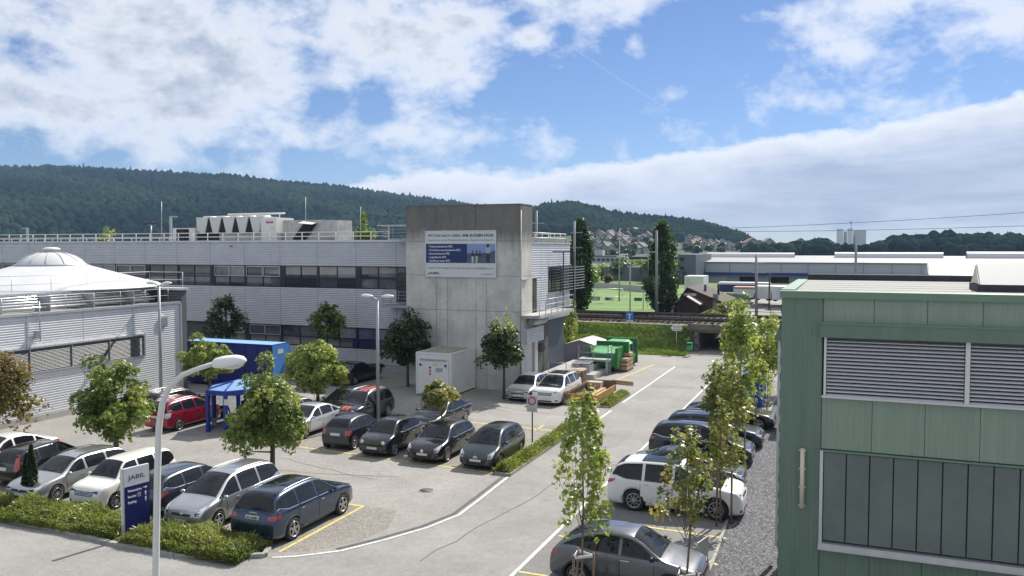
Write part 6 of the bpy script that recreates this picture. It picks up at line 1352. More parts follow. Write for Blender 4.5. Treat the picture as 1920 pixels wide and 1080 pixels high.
def shoots(parent_lab, base, z0, z1, n, r, leaf, seed):
    """upright whips of leaves at a crown's top, part of the tree"""
    rng = np.random.default_rng(seed); t = [o for o in bpy.data.objects if o.get('label') == parent_lab][0]; mb = MB(); P = []
    for k in range(n):
        a = rng.random() * 6.28; rr = r * rng.random() ** .5; b = Vector((base[0] + rr * math.cos(a), base[1] + rr * math.sin(a), z0 - .3)); h = (z1 - z0) * (.45 + .55 * rng.random()) * (1 - .5 * rr / r); e = b + Vector((rng.normal() * .08, rng.normal() * .08, h + .3))
        mb.tube([b, e], [.014, .004], 4)
        for j in range(int(26 * h) + 6): P.append(b.lerp(e, .15 + .85 * rng.random()) + Vector(rng.normal(size=3) * .10))
    P = np.array([tuple(p) for p in P]); V, Fc, at = leaves(P, np.tile([0, 0, .6], (len(P), 1)), np.full(len(P), .09), np.clip(.35 + .65 * rng.random(len(P)), 0, 1), rng, 'maple', .8)
    mb.build('whip', m_bark, t, fix=False); np_mesh('whip_leaves', V, Fc, ML[leaf], t, at)
shoots('dark ball-shaped maple in front of concrete tower', (-19.99, 48.04), 4.4, 5.9, 14, .9, 'juniper', 21)
shoots('dark shaded tree between factory entrance and white container', (-27.7, 49.9), 4.7, 5.7, 6, .7, 'dark', 22)
shoots('dark leggy tree against factory wall behind navy container', (x5, 53.5), 5.0, 6.0, 8, 1.0, 'juniper', 23)
# young trees along the gravel strip
def stakes(base, h, r, bar=True, lab='', n=3, w=.035):
    t = thing('tree_stakes', lab, 'stakes', (*base, 0), group='stakes round the young maples'); P_ = []
    for k in range(n):
        a = 2.2 + 2 * math.pi * k / n; p = (base[0] + r * math.cos(a), base[1] + r * math.sin(a)); P_.append(p)
        MB().tube([(*p, 0), (*p, h)], w, 7).build('stake', m_stake, t)
    if bar:
        for k in range(n): MB().bar((*P_[k], h - .08), (*P_[(k + 1) % n], h - .08), .02, .07).build('cross_board', m_railm, t)
yg = 'young maples along the gravel'
def young(lab, base, zc, rx, rz, leaf, n, size, seed, K=46, cl=.26, egg=.4, r0=.035):
    return maple_tree('young_maple', lab, (*base, 0), zc, rx, rz, leaf, n, size, K, r0, seed, group=yg, bark=m_barkp, egg=egg, cl=cl, nb=26)
young('slender lime green young maple beside the dark grey crossover', (-6.55, 21.2), 3.85, .74, 2.05, 'light', 1700, .085, 15)
stakes((-6.55, 21.2), 1.3, .33, True, 'three short stakes with white boards round lime green maple')
young('sparse olive young maple above the bonnet of dark grey crossover', (-3.79, 21.3), 3.55, .88, 1.6, 'olive', 1000, .08, 16, 42, .2)
stakes((-3.79, 21.3), 1.15, .3, True, 'three short stakes with white boards round sparse olive maple')
young('young maple with bronze leaves beside the white luxury SUV', (-3.95, 29.0), 2.9, .70, 1.4, 'olive', 700, .09, 17, 40)
stakes((-3.9, 28.9), 1.9, .32, False, 'bare brown stakes beside the white luxury SUV')
young('dense bronze-green young maple between the dark parked cars', (-4.7, 36.2), 2.75, 1.05, 1.7, 'olive', 2000, .105, 18, 55, .3)
stakes((-4.3, 36.1), 1.8, .35, False, 'bare brown stakes between the dark parked cars')
young('tall pale green young maple beside the blue skip', (-5.0, 43.6), 4.0, 1.15, 2.55, 'light', 2800, .115, 19, 60, .3)
stakes((-4.6, 43.7), 1.8, .35, False, 'bare brown stakes beside the black saloon by gravel')
young('bushy pale green young maple behind the blue skip', (-4.3, 50.5), 3.6, 1.25, 2.0, 'light', 2200, .12, 20, 55, .3)
young('farthest pale young maple along the gravel beside green building', (-3.6, 57.0), 3.6, 1.2, 2.0, 'light', 1700, .13, 24, 50, .3)
# ---------------------------------------------------------------- hedges
def juniper(lab, x0, x1, y0, y1, h, n, seed, blade=.17, cat='hedge', leaf='juniper', lean=(0, -.35)):
    rng = np.random.default_rng(seed); t = thing('juniper_hedge', lab, cat, ((x0 + x1) / 2, (y0 + y1) / 2, .05)); nx, ny = 26, 10
    L_ = max(x1 - x0, y1 - y0); ph = rng.random(6) * 6.28
    def hz(u, v):
        e = np.minimum(1, np.minimum(np.minimum(u, 1 - u) * (x1 - x0) / .45, np.minimum(v, 1 - v) * (y1 - y0) / .45)); b = .72 + .16 * np.sin(u * (x1 - x0) * 2.1 + ph[0]) * np.cos(v * (y1 - y0) * 2.4 + ph[1]) + .12 * np.sin(u * (x1 - x0) * 4.3 + v * 5 + ph[2])
        return .06 + h * b * np.sqrt(np.clip(e, 0, 1))
    mb = MB(); quadgrid(mb, lambda u, v: (x0 + (x1 - x0) * u, y0 + (y1 - y0) * v, float(hz(u, v)) * .72), nx if x1 - x0 > 1 else 8, ny if y1 - y0 < 4 else 40); mb.build('woody_core', mat('core_green', (.03, .045, .015), .95, var=.3, scale=9, bump=.8), t)
    u, v = rng.random(n), rng.random(n); u = np.where(rng.random(n) < .25, np.clip(rng.normal(0, .02, n) + (rng.random(n) < .5), 0.002, .998), u) if x1 - x0 < 1 else u
    v = np.where(rng.random(n) < .3, .004 + .08 * rng.random(n), v) if x1 - x0 > 1 else v
    x = x0 + (x1 - x0) * u; y = y0 + (y1 - y0) * v; z = hz(u, v); P = np.stack([x, y, z * (.35 + .65 * rng.random(n))], 1)
    d = np.stack([rng.normal(size=n) * .8 + lean[0], rng.normal(size=n) * .8 + lean[1] - (v < .12) * .8, .35 + .6 * rng.random(n)], 1); d /= np.linalg.norm(d, axis=1, keepdims=True)
    s = np.cross(d, rng.normal(size=(n, 3))); s /= np.linalg.norm(s, axis=1, keepdims=True); ln = (blade * (.5 + rng.random(n)))[:, None]
    V = np.stack([P - s * .010 - d * .04, P + d * ln * .55 - s * .020 , P + d * ln, P + d * ln * .55 + s * .020], 1).reshape(-1, 3); Fc = (np.array([[0, 1, 2], [0, 2, 3]])[None] + 4 * np.arange(n)[:, None, None]).reshape(-1, 3)
    pat = .5 + .5 * np.sin(x * 1.7 + ph[3]) * np.sin(y * 2.3 + x * .6 + ph[4])
    np_mesh('sprays', V, Fc, ML[leaf], t, np.repeat(np.clip(.45 * pat + .55 * rng.random(n), 0, 1), 4)); return t
juniper('low spreading juniper hedge behind kerb, left of the conical evergreen', -33, -28.0, 19.95, 21.35, .55, 11000, 31)
juniper('wide spreading juniper hedge between conical evergreen and totem sign', -27.6, -22.0, 19.75, 21.45, .62, 15000, 32)
juniper('rounded juniper hedge in front of the silver people carrier and totem', -21.4, -16.85, 19.6, 21.3, .62, 15000, 33)
juniper('narrow clipped hedge strip beside the no-entry sign', -13.72, -13.0, 31.8, 42.0, .62, 13000, 34, .13)
juniper('small grey-green shrub bed beside the yellow tipper bed', -13.7, -13.0, 47.7, 52.3, .55, 6000, 35, .13)
juniper('low dark planting at the factory entrance behind black saloon', -35.2, -33.2, 55.2, 56.6, .5, 2500, 36, .14, leaf='dark')
def thuja():
    rng = np.random.default_rng(40); b = (-27.97, 21.5, 0); t = thing('conical_evergreen', 'narrow dark conical evergreen rising from the hedge', 'shrub', b); n = 7000
    cs = ((-.12, 1.85, .20), (.13, 2.2, .19)); V_ = []; F_ = []; A_ = []; off = 0
    for (dx, h, r) in cs:
        u = rng.random(n // 2) ** .8; a = rng.random(n // 2) * 6.28; rr = r * np.interp(u, [0, .15, .7, 1], [.75, 1.0, .75, .08]) * (.75 + .3 * rng.random(n // 2)); rr *= 1 + .18 * np.sin(a * 3 + u * 9)
        P = np.stack([b[0] + dx + rr * np.cos(a), b[1] + rr * np.sin(a), .05 + u * h], 1); d = np.stack([np.cos(a), np.sin(a), 1.2 + 0 * a], 1)
        V, Fc, at = leaves(P, d, np.full(len(P), .055), np.clip(.3 * rng.random() + .7 * rng.random(len(P)), 0, 1), rng, 'diam'); V_.append(V); F_.append(Fc + off); A_.append(at); off += len(V)
    MB().tube([(b[0] - .1, b[1], 0), (b[0] - .1, b[1], 1.4)], [.14, .04], 8).tube([(b[0] + .12, b[1], 0), (b[0] + .12, b[1], 1.7)], [.13, .03], 8).build('trunk', mat('core_green', (.03, .045, .015), .95), t)
    np_mesh('foliage', np.concatenate(V_), np.concatenate(F_), ML['conifer'], t, np.concatenate(A_))
thuja()
# ---------------------------------------------------------------- cars
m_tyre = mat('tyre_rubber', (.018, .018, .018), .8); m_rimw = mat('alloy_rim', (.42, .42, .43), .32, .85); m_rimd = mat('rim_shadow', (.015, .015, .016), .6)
m_cglass = mat('car_glass', (.010, .012, .015), .03, spec=.38); m_chrome = mat('chrome', (.7, .7, .7), .12, 1.0); m_trim = mat('black_trim', (.014, .014, .015), .5)
m_lamp = mat('headlamp', (.60, .62, .64), .08, .2, spec=1.0, coat=1.0); m_tail = mat('tail_lamp', (.36, .012, .015), .12, coat=1.0, spec=.8); m_plate = mat('number_plate', (.62, .62, .60), .5); m_ind = mat('indicator', (.55, .22, .03), .2)
def paint(name, c, metal=.35, rough=.28): return mat('paint_' + name, c, rough, metal, coat=1.0, spec=.5)
# top outline: (fraction of the length from the nose, fraction of the height)
PROF = {
 'hatch': [(0, .40), (.015, .47), (.06, .545), (.14, .595), (.235, .635), (.30, .735), (.385, .90), (.45, .975), (.55, 1.0), (.70, .99), (.84, .955), (.90, .90), (.945, .74), (.97, .62), (.992, .54), (1, .42)],
 'wagon': [(0, .38), (.015, .46), (.06, .54), (.15, .60), (.26, .645), (.32, .74), (.395, .90), (.455, .975), (.55, 1.0), (.72, .995), (.86, .965), (.925, .91), (.955, .78), (.975, .64), (.993, .55), (1, .42)],
 'suv': [(0, .38), (.012, .48), (.05, .575), (.14, .615), (.245, .655), (.305, .75), (.385, .91), (.445, .98), (.55, 1.0), (.72, .995), (.87, .965), (.93, .91), (.957, .78), (.978, .64), (.994, .54), (1, .42)],
 'coupe_suv': [(0, .36), (.012, .46), (.05, .55), (.14, .60), (.25, .655), (.315, .77), (.395, .92), (.455, .98), (.55, 1.0), (.67, .985), (.80, .92), (.89, .82), (.945, .70), (.975, .62), (.994, .52), (1, .42)],
 'mpv': [(0, .36), (.012, .43), (.05, .51), (.12, .57), (.195, .625), (.26, .73), (.365, .91), (.44, .98), (.55, 1.0), (.72, .995), (.88, .965), (.935, .91), (.958, .78), (.978, .62), (.994, .52), (1, .42)],
 'box': [(0, .36), (.012, .47), (.05, .55), (.13, .59), (.215, .62), (.265, .74), (.33, .91), (.38, .985), (.5, 1.0), (.75, 1.0), (.92, .985), (.962, .94), (.978, .80), (.986, .62), (.995, .52), (1, .40)],
 'sedan': [(0, .38), (.012, .46), (.05, .545), (.15, .60), (.27, .645), (.33, .74), (.41, .91), (.475, .98), (.55, 1.0), (.66, .985), (.74, .92), (.82, .79), (.875, .715), (.94, .70), (.985, .66), (1, .45)],
 'mini': [(0, .38), (.015, .47), (.05, .545), (.11, .595), (.20, .645), (.265, .75), (.355, .915), (.42, .98), (.53, 1.0), (.70, .99), (.83, .945), (.90, .86), (.945, .70), (.972, .58), (.993, .50), (1, .40)],
}
RIMS = {}
def wheel_mesh(R_, w, spokes, key, style):
    k = (round(R_, 3), round(w, 3), spokes, key, style)
    if k in RIMS: return RIMS[k]
    rr = R_ * (.70 if style != 'steel' else .66); t = MB().lathe([(rr * .96, -w / 2), (rr, -w / 2), (R_ * .93, -w / 2), (R_ * .985, -w * .40), (R_, -w * .25), (R_, w * .25), (R_ * .985, w * .40), (R_ * .93, w / 2), (rr, w / 2), (rr * .96, w / 2 - .03), (rr * .9, -w / 2)], n=28, axis='y')
    r = MB(); r.lathe([(rr * 1.0, w / 2 - .004), (rr * .985, w / 2 + .006), (rr * .90, w / 2 + .004), (rr * .87, w / 2 - .03)], n=28, axis='y')
    yo = w / 2 - .012
    r.lathe([(0, yo + .012), (rr * .16, yo + .010), (rr * .2, yo - .02)], n=14, axis='y')
    for i in range(spokes):
        a = 2 * math.pi * i / spokes + .3; ux = Vector((math.cos(a), 0, math.sin(a))); uz = Vector((-math.sin(a), 0, math.cos(a)))
        wd = rr * (.155 if spokes <= 5 else .11 if spokes <= 7 else .055)
        c0, c1 = ux * rr * .12, ux * rr * .93
        vs = []
        for (c, hw) in ((c0, wd * 1.15), (c1, wd * .8)):
            for s in (-1, 1):
                for y in (yo - .03, yo + .006): vs.append(tuple(c + uz * hw * s + Vector((0, y, 0))))
        r.add(vs, [(0, 1, 3, 2), (4, 6, 7, 5), (0, 2, 6, 4), (1, 5, 7, 3), (0, 4, 5, 1), (2, 3, 7, 6)])
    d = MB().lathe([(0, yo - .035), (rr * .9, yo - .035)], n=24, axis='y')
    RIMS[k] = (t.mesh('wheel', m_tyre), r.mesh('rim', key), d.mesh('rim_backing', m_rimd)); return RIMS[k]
dg_cache = {}
def interp(tab, x):
    for i in range(len(tab) - 1):
        if x <= tab[i + 1][0]:
            f = (x - tab[i][0]) / max(1e-9, tab[i + 1][0] - tab[i][0]); return tab[i][1] + (tab[i + 1][1] - tab[i][1]) * f
    return tab[-1][1]
def car(lab, kind, col_, loc, rz, L=4.2, W=1.78, Hh=1.5, wb=2.6, fo=.82, wr=.32, belt=(.60, .655), win=(.27, .955), pillars=(.50, .72), spokes=5, rim=None, rails=False, pano=False, stripes=None, grille='slim', roofm=None, lower=None, plate=None, front_lamp='wedge', tail='side', emblem=None, cat='car', windowtrim=None, archtrim=False, group='parked cars', arch_lip=None, bumper=None):
    rim = rim or m_rimw; root = thing('parked_car', lab, cat, (loc[0], loc[1], 0), rz, group, world=False); prof = PROF[kind]; hw = W / 2
    X = lambda t: L / 2 - t * L; top = lambda t: interp(prof, t) * Hh; bl = lambda t: (belt[0] + (belt[1] - belt[0]) * t) * Hh
    ax_f = L / 2 - fo; ax_r = ax_f - wb
    def sec(t):
        w = hw * (1 - .17 * max(0, (.13 - t) / .13) ** 2.2 - .09 * max(0, (t - .88) / .12) ** 2.2); zt = top(t); zs = min(bl(t), zt - .045); h = zt - zs
        zf = .19 + .05 * max(0, (.06 - t) / .06) + .09 * max(0, (t - .93) / .07); ins = .045 + .37 * h; cr = .03 if h > .2 else .02
        if t < .02 or t > .99: cr *= .3
        return [(0, zf), (w * .78, zf), (w * .93, zf + .025), (w * .985, zf + .12), (w * 1.0, zf + (zs - zf) * .48), (w * .995, zf + (zs - zf) * .80), (w * .965, zs - .012), (w * .945, zs + .012 * min(1, h / .2)), (w * .945 - ins * .52, zs + h * .52), (w * .945 - ins * .93, zs + h * .92), (w * .945 - ins - .09, zt), ((w * .945 - ins) * .45, zt + cr * .8), (0, zt + cr)]
    ts = sorted(set([p[0] for p in prof] + [.03, .10, .19, .62, .78])); S = [sec(t) for t in ts]; K = len(S[0]); mb = MB(); vs = []
    ring = 2 * K - 2
    for t, s in zip(ts, S):
        x = X(t); pts = [(x, -y, z) for y, z in s] + [(x, y, z) for y, z in s[-2:0:-1]]; vs += pts
    fs = [(i * ring + k, i * ring + (k + 1) % ring, (i + 1) * ring + (k + 1) % ring, (i + 1) * ring + k) for i in range(len(ts) - 1) for k in range(ring)]
    for base, flip in ((0, False), ((len(ts) - 1) * ring, True)):
        for k in range(K - 1):
            q = (base + k, base + k + 1, base + (ring - k - 1) % ring, base + (ring - k) % ring)
            q = tuple(dict.fromkeys(q)); fs.append(q if flip else q[::-1])
    mb.add(vs, fs, True); me = mb.mesh('body', col_); tmp = bpy.data.objects.new('tmp', me); col.objects.link(tmp)
    sub = tmp.modifiers.new('s', 'SUBSURF'); sub.levels = 1; sub.render_levels = 1
    cut = MB()
    for xa in (ax_f, ax_r):
        for s in (-1, 1): cut.lathe([(0, s * (hw - .30)), (wr + .055, s * (hw - .30)), (wr + .055, s * (hw + .2)), (0, s * (hw + .2))], (xa, 0, wr), 24, 'y')
    cme = cut.mesh('cut', m_trim); cob = bpy.data.objects.new('cut', cme); col.objects.link(cob)
    bo = tmp.modifiers.new('b', 'BOOLEAN'); bo.object = cob; bo.operation = 'DIFFERENCE'; bo.solver = 'EXACT'
    dg = bpy.context.evaluated_depsgraph_get(); body_me = bpy.data.meshes.new_from_object(tmp.evaluated_get(dg), preserve_all_data_layers=False, depsgraph=dg)
    tmp.modifiers.remove(bo); dg.update(); solid = tmp.evaluated_get(dg).to_mesh(); bvh = BVHTree.FromPolygons([v.co.copy() for v in solid.vertices], [tuple(p.vertices) for p in solid.polygons])
    bpy.data.objects.remove(tmp); bpy.data.objects.remove(cob); body_me.name = 'body'
    body_me.materials.clear(); body_me.materials.append(col_); body_me.materials.append(m_trim)
    for p in body_me.polygons:
        c = p.center; p.material_index = 1 if (min(abs(c.x - ax_f), abs(c.x - ax_r)) < wr + .03 and c.z < wr * 2 and abs(c.y) < hw - .02 and math.hypot(min(abs(c.x - ax_f), abs(c.x - ax_r)), c.z - wr) < wr + .045) or c.z < .22 else 0
        p.use_smooth = True
    body = link('body', body_me, root)
    def cast(o, d):
        h = bvh.ray_cast(Vector(o), Vector(d)); return (h[0], h[1]) if h[0] is not None else None
    def patch(name, A, B, nx, nz, mapf, m, off=.006, parent=None, sub_smooth=True):
        """grid between poly-lines A (lower) and B (upper) thrown on the body skin"""
        def along(Pl, f):
            if len(Pl) == 1: return Pl[0]
            g = f * (len(Pl) - 1); i = min(int(g), len(Pl) - 2); r_ = g - i; return tuple(Pl[i][k] + (Pl[i + 1][k] - Pl[i][k]) * r_ for k in range(2))
        vs = []; ok = []
        for j in range(nz + 1):
            for i in range(nx + 1):
                a, b = along(A, i / nx), along(B, i / nx); p = (a[0] + (b[0] - a[0]) * j / nz, a[1] + (b[1] - a[1]) * j / nz)
                o, d = mapf(*p); h = cast(o, d)
                if h is None: vs.append((0, 0, 0)); ok.append(False)
                else:
                    nrm = h[1] if h[1].dot(Vector(d)) < 0 else -h[1]; vs.append(tuple(h[0] + nrm * off)); ok.append(True)
        fs = [(j * (nx + 1) + i, j * (nx + 1) + i + 1, (j + 1) * (nx + 1) + i + 1, (j + 1) * (nx + 1) + i) for j in range(nz) for i in range(nx)]
        fs = [f for f in fs if all(ok[q] for q in f)]
        if not fs: return None
        used = sorted(set(q for f in fs for q in f)); rm = {q: i for i, q in enumerate(used)}
        return MB().add([vs[q] for q in used], [tuple(rm[q] for q in f) for f in fs], sub_smooth).build(name, m, parent or root, fix=False)
    side = lambda s: (lambda x, z: ((x, s * 3, z), (0, -s, 0)))
    front = lambda y, z: ((L, y, z), (-1, 0, 0)); rear = lambda y, z: ((-L, y, z), (1, 0, 0)); down = lambda x, y: ((x, y, 5), (0, 0, -1))
    # side windows between pillars
    edges = [win[0]] + list(pillars) + [win[1]]; g = .011
    for s in (-1, 1):
        for i in range(len(edges) - 1):
            t0, t1 = edges[i] + (g if i else 0), edges[i + 1] - (g if i < len(edges) - 2 else 0); A = []; B = []; n = 8
            for q in range(n + 1):
                t = t0 + (t1 - t0) * q / n; zb = bl(t) + .035; zt = max(zb + .012, top(t) - .085)
                if i == len(edges) - 2:
                    f = q / n; zb2 = zb + max(0, f - .55) / .45 * min(.13, (zt - zb) * .5); zb = zb2; zt = max(zb + .01, zt - max(0, f - .5) * .06)
                A.append((X(t), zb)); B.append((X(t), zt))
            w_ = patch('side_window', A, B, n, 4, side(s), m_cglass, .007)
            if windowtrim and w_: patch('window_trim', [(a[0], a[1] - .022) for a in A], [(a[0], a[1] - .004) for a in A], n, 1, side(s), windowtrim, .009, w_)
        # doors and sills
        d0 = max(win[0] - .015, (L / 2 - (ax_f - wr - .10)) / L); d2 = min(edges[-2] + .02, (L / 2 - (ax_r + wr * .55)) / L); dm = edges[1]
        doors = [(d0, dm), (dm, d2)] if len(edges) > 3 or kind not in ('mini',) else [(d0, d2)]
        for (a, b) in doors:
            zlo = lambda t: .30; e = .0035
            gp = patch('door_gap', [(X(a), .31), (X((a + b) / 2), .31), (X(b), .31 + (.12 if b > .62 else 0))], [(X(a), bl(a) + .01), (X((a + b) / 2), bl((a + b) / 2) + .01), (X(b), bl(b) + .01)], 8, 5, side(s), m_trim, .0025)
            dr_ = patch('door', [(X(a + e), .325), (X((a + b) / 2), .325), (X(b - e), .325 + (.12 if b > .62 else 0))], [(X(a + e), bl(a) + .004), (X((a + b) / 2), bl((a + b) / 2) + .004), (X(b - e), bl(b) + .004)], 8, 5, side(s), col_, .0055)
            th = b - .045; hh = cast((X(th), s * 3, bl(th) - .10), (0, -s, 0))
            if hh and dr_: MB().obox(hh[0] + Vector((0, s * .022, 0)), (1, 0, 0), (0, 1, 0), (0, 0, 1), .085, .014, .014).build('handle', m_chrome if windowtrim else col_, dr_)
        # mirror
        tm = win[0] + .045; hh = cast((X(tm), s * 3, bl(tm) + .05), (0, -s, 0))
        if hh:
            c = hh[0] + Vector((.02, s * .13, .03)); mm = MB(); mm.lathe([(0, -.10), (.055, -.09), (.075, -.02), (.07, .05), (.0, .09)], (0, 0, 0), 10, 'y')
            for i_, v in enumerate(mm.v): mm.v[i_] = (c.x + v[0] * .75, c.y + v[1], c.z + v[2] * .95)
            mo = mm.build('wing_mirror', lower if lower else col_, root, fix=True); MB().bar(hh[0], c, .03).build('mirror_arm', m_trim, mo)
        if rails:
            P_ = [cast((X(t), s * (hw * .945 - .045 - .37 * (top(t) - bl(t)) - .05), 5), (0, 0, -1)) for t in (.42, .5, .6, .7, .8, .87)]; P_ = [p[0] + Vector((0, 0, .045 if 0 < i < 5 else .0)) for i, p in enumerate(P_) if p]
            if len(P_) > 3: MB().tube(P_, .018, 6).build('roof_rail', m_alu if rails == 'silver' else m_trim, root)
        # sill / arch trim
        patch('sill_trim', [(X((L / 2 - ax_f + wr + .08) / L), .215), (X((L / 2 - ax_r - wr - .08) / L), .215)], [(X((L / 2 - ax_f + wr + .08) / L), .285), (X((L / 2 - ax_r - wr - .08) / L), .285)], 6, 1, side(s), lower or m_trim, .006)
        if arch_lip:
            for xa in (ax_f, ax_r):
                A = [(xa + (wr + .055) * math.cos(a), max(.26, wr + (wr + .055) * math.sin(a))) for a in [math.pi * q / 14 for q in range(15)]]; B = [(xa + (wr + .105) * math.cos(a), max(.26, wr + (wr + .105) * math.sin(a))) for a in [math.pi * q / 14 for q in range(15)]]
                patch('arch_lip', A, B, 14, 1, side(s), arch_lip, .012)
        # head lamps and tail lamps, thrown on the corners
        cs, sn = math.cos(R(38)), math.sin(R(38)); zf = top(.045) - .045
        fmap = lambda q, z: ((L / 2 - .25 + cs * 2 - 0, s * (hw - .30) + s * sn * 2 + 0, z), (-cs, -s * sn, 0))
        def corner(sx, ang, yo):   # plane facing the corner; q runs outward along it
            c_, s_ = math.cos(R(ang)), math.sin(R(ang)); nrm = Vector((sx * c_, s * s_, 0)); tan = Vector((-sx * s_, s * c_, 0)); base = Vector((sx * (L / 2 - .2), s * yo, 0))
            return lambda q, z: (tuple(base + tan * q + nrm * 2 + Vector((0, 0, z))), tuple(-nrm))
        cf = corner(1, 35, hw - .28)
        if front_lamp == 'round':
            hp = cast((L, s * (hw - .27), top(.04) - .09), (-1, 0, 0))
            if hp:
                n_ = hp[1].normalized(); n_ = n_ if n_.x > 0 else -n_; c = hp[0]; lm = MB(); lm.lathe([(0, .035), (.07, .03), (.095, .0), (.095, -.02)], (0, 0, 0), 16, 'x')
                for i_, v in enumerate(lm.v): lm.v[i_] = (c.x + v[0], c.y + v[1], c.z + v[2])
                lm.build('headlight', m_lamp, root)
        else:
            hl = {'wedge': ([(-.20, zf - .12), (.0, zf - .14), (.20, zf - .05)], [(-.20, zf - .045), (.02, zf), (.26, zf + .06)]), 'tall': ([(-.12, zf - .16), (.05, zf - .15), (.16, zf - .02)], [(-.10, zf - .02), (.05, zf + .05), (.25, zf + .12)]), 'slim': ([(-.20, zf - .085), (.0, zf - .10), (.20, zf - .05)], [(-.20, zf - .03), (.02, zf - .005), (.25, zf + .03)])}[front_lamp]
            ho = patch('headlight', hl[0], hl[1], 8, 4, cf, m_lamp, .010)
            if ho: patch('lamp_bezel', [(a[0], a[1] + .02) for a in hl[0][:2]], [(b[0] - .02, b[1] - .025) for b in hl[1][:2]], 4, 2, cf, m_trim, .0115, ho)
        patch('fog_lamp', [(-.10, .33), (.06, .34)], [(-.10, .42), (.06, .43)], 3, 2, cf, m_trim, .006)
        cr_ = corner(-1, 40, hw - .25); zt_ = top(.965)
        if tail == 'side': tl_ = ([(-.16, .60 * Hh - .11), (.02, .60 * Hh - .13), (.2, .60 * Hh - .06)], [(-.16, .60 * Hh), (.02, .60 * Hh + .02), (.26, .60 * Hh + .05)])
        elif tail == 'tall': tl_ = ([(-.06, .50 * Hh), (.05, .47 * Hh), (.15, .52 * Hh)], [(-.02, .84 * Hh), (.03, .86 * Hh), (.10, .86 * Hh)])
        else: tl_ = ([(-.12, .50 * Hh), (.03, .48 * Hh), (.18, .50 * Hh)], [(-.10, .60 * Hh + .03), (.03, .62 * Hh + .03), (.22, .62 * Hh + .03)])
        patch('tail_light', tl_[0], tl_[1], 6, 4, cr_, m_tail if tail != 'clear' else m_lamp, .010)
    # glass front and rear
    def ws(t0, t1, name, inset, mat_=m_cglass):
        A = []; B = []; vs = []; nx, nz = 10, 8
        def yh(t): h = top(t) - min(bl(t), top(t) - .045); return hw * .945 - .045 - .37 * h - inset
        mb_ = MB(); pts = []; ok = True
        for j in range(nz + 1):
            t = t0 + (t1 - t0) * j / nz
            for i in range(nx + 1):
                u = -1 + 2 * i / nx; h = cast((X(t) , u * yh(t), 5), (0, 0, -1)); pts.append(tuple(h[0] + h[1] * .008) if h else (X(t), 0, 0))
        mb_.add(pts, [(j * (nx + 1) + i, j * (nx + 1) + i + 1, (j + 1) * (nx + 1) + i + 1, (j + 1) * (nx + 1) + i) for j in range(nz) for i in range(nx)], True); return mb_.build(name, mat_, root, fix=False)
    tcow = [p for p in prof if p[1] > .60][0][0]; troof = [p[0] for p in prof if p[1] >= .97][0]
    wsg = ws(tcow + .012, troof - .012, 'windscreen', .055); wp = MB()
    for s in (-1, 1):
        a_ = cast((X(tcow + .02), s * .12 + .1, 5), (0, 0, -1)); b_2 = cast((X(tcow + .035), s * .12 + .1 - s * .48 - .1, 5), (0, 0, -1))
        if a_ and b_2: wp.tube([a_[0] + Vector((0, 0, .018)), b_2[0] + Vector((0, 0, .018))], .008, 5)
    wp.build('wiper', m_trim, wsg)
    trl = [p[0] for p in prof if p[1] >= .93][-1]; tre = [p[0] for p in prof if p[1] >= (.62 if kind != 'sedan' else .73)][-1]
    ws(trl + .006, tre - .004, 'rear_window', .075)
    if pano: ws(troof + .02, troof + .30, 'glass_roof', .09, m_cglass)
    if roofm: ws(troof - .005, trl + .002, 'roof_panel', .02, roofm)
    if stripes:
        for (t0, t1) in ((.03, tcow - .005), (troof + .0, trl)):
            for dy in (-.13, .13):
                mb_ = MB(); pts = [];
                for j in range(9):
                    t = t0 + (t1 - t0) * j / 8
                    for y in (dy - .085, dy, dy + .085):
                        h = cast((X(t), y + .12, 5), (0, 0, -1)); pts.append(tuple(h[0] + h[1] * .006) if h else (X(t), y, 1))
                mb_.add(pts, [(j * 3 + i, j * 3 + i + 1, (j + 1) * 3 + i + 1, (j + 1) * 3 + i) for j in range(8) for i in range(2)], True).build('racing_stripe', stripes, root, fix=False)
    # bonnet shut line
    patch('bonnet_gap', [(X(.035), -hw * .70), (X(tcow - .01), -hw * .78)], [(X(.035), -hw * .69), (X(tcow - .01), -hw * .77)], 8, 1, down, m_trim, .003); patch('bonnet_gap', [(X(.035), hw * .69), (X(tcow - .01), hw * .77)], [(X(.035), hw * .70), (X(tcow - .01), hw * .78)], 8, 1, down, m_trim, .003)
    # grille, intake, plates, emblem
    zg = top(.03)
    if grille == 'slim': patch('grille', [(-.38, zg - .17), (.38, zg - .17)], [(-.42, zg - .09), (.42, zg - .09)], 8, 2, front, m_trim, .006)
    elif grille == 'bar': patch('grille', [(-.40, zg - .12), (.40, zg - .12)], [(-.40, zg - .085), (.40, zg - .085)], 8, 1, front, m_chrome, .008)
    elif grille == 'slots':
        for k in range(7): patch('grille_slot', [(-.36 + .11 * k, zg - .26), (-.30 + .11 * k, zg - .26)], [(-.36 + .11 * k, zg - .08), (-.30 + .11 * k, zg - .08)], 1, 3, front, m_trim, .010)
        patch('grille', [(-.40, zg - .275), (.44, zg - .275)], [(-.40, zg - .065), (.44, zg - .065)], 8, 2, front, m_alu, .006)
    elif grille == 'wide':
        go = patch('grille', [(-.42, zg - .23), (.42, zg - .23)], [(-.46, zg - .07), (.46, zg - .07)], 8, 3, front, m_trim, .006)
        for k in range(3): patch('grille_bar', [(-.42, zg - .20 + .045 * k), (.42, zg - .20 + .045 * k)], [(-.42, zg - .188 + .045 * k), (.42, zg - .188 + .045 * k)], 8, 1, front, m_chrome, .009, go)
    elif grille == 'mouth': patch('grille', [(-.40, .27), (.40, .27)], [(-.52, zg - .22), (.52, zg - .22)], 8, 3, front, m_trim, .006)
    patch('lower_intake', [(-.42, .27), (.42, .27)], [(-.46, .36), (.46, .36)], 6, 2, front, m_trim, .005)
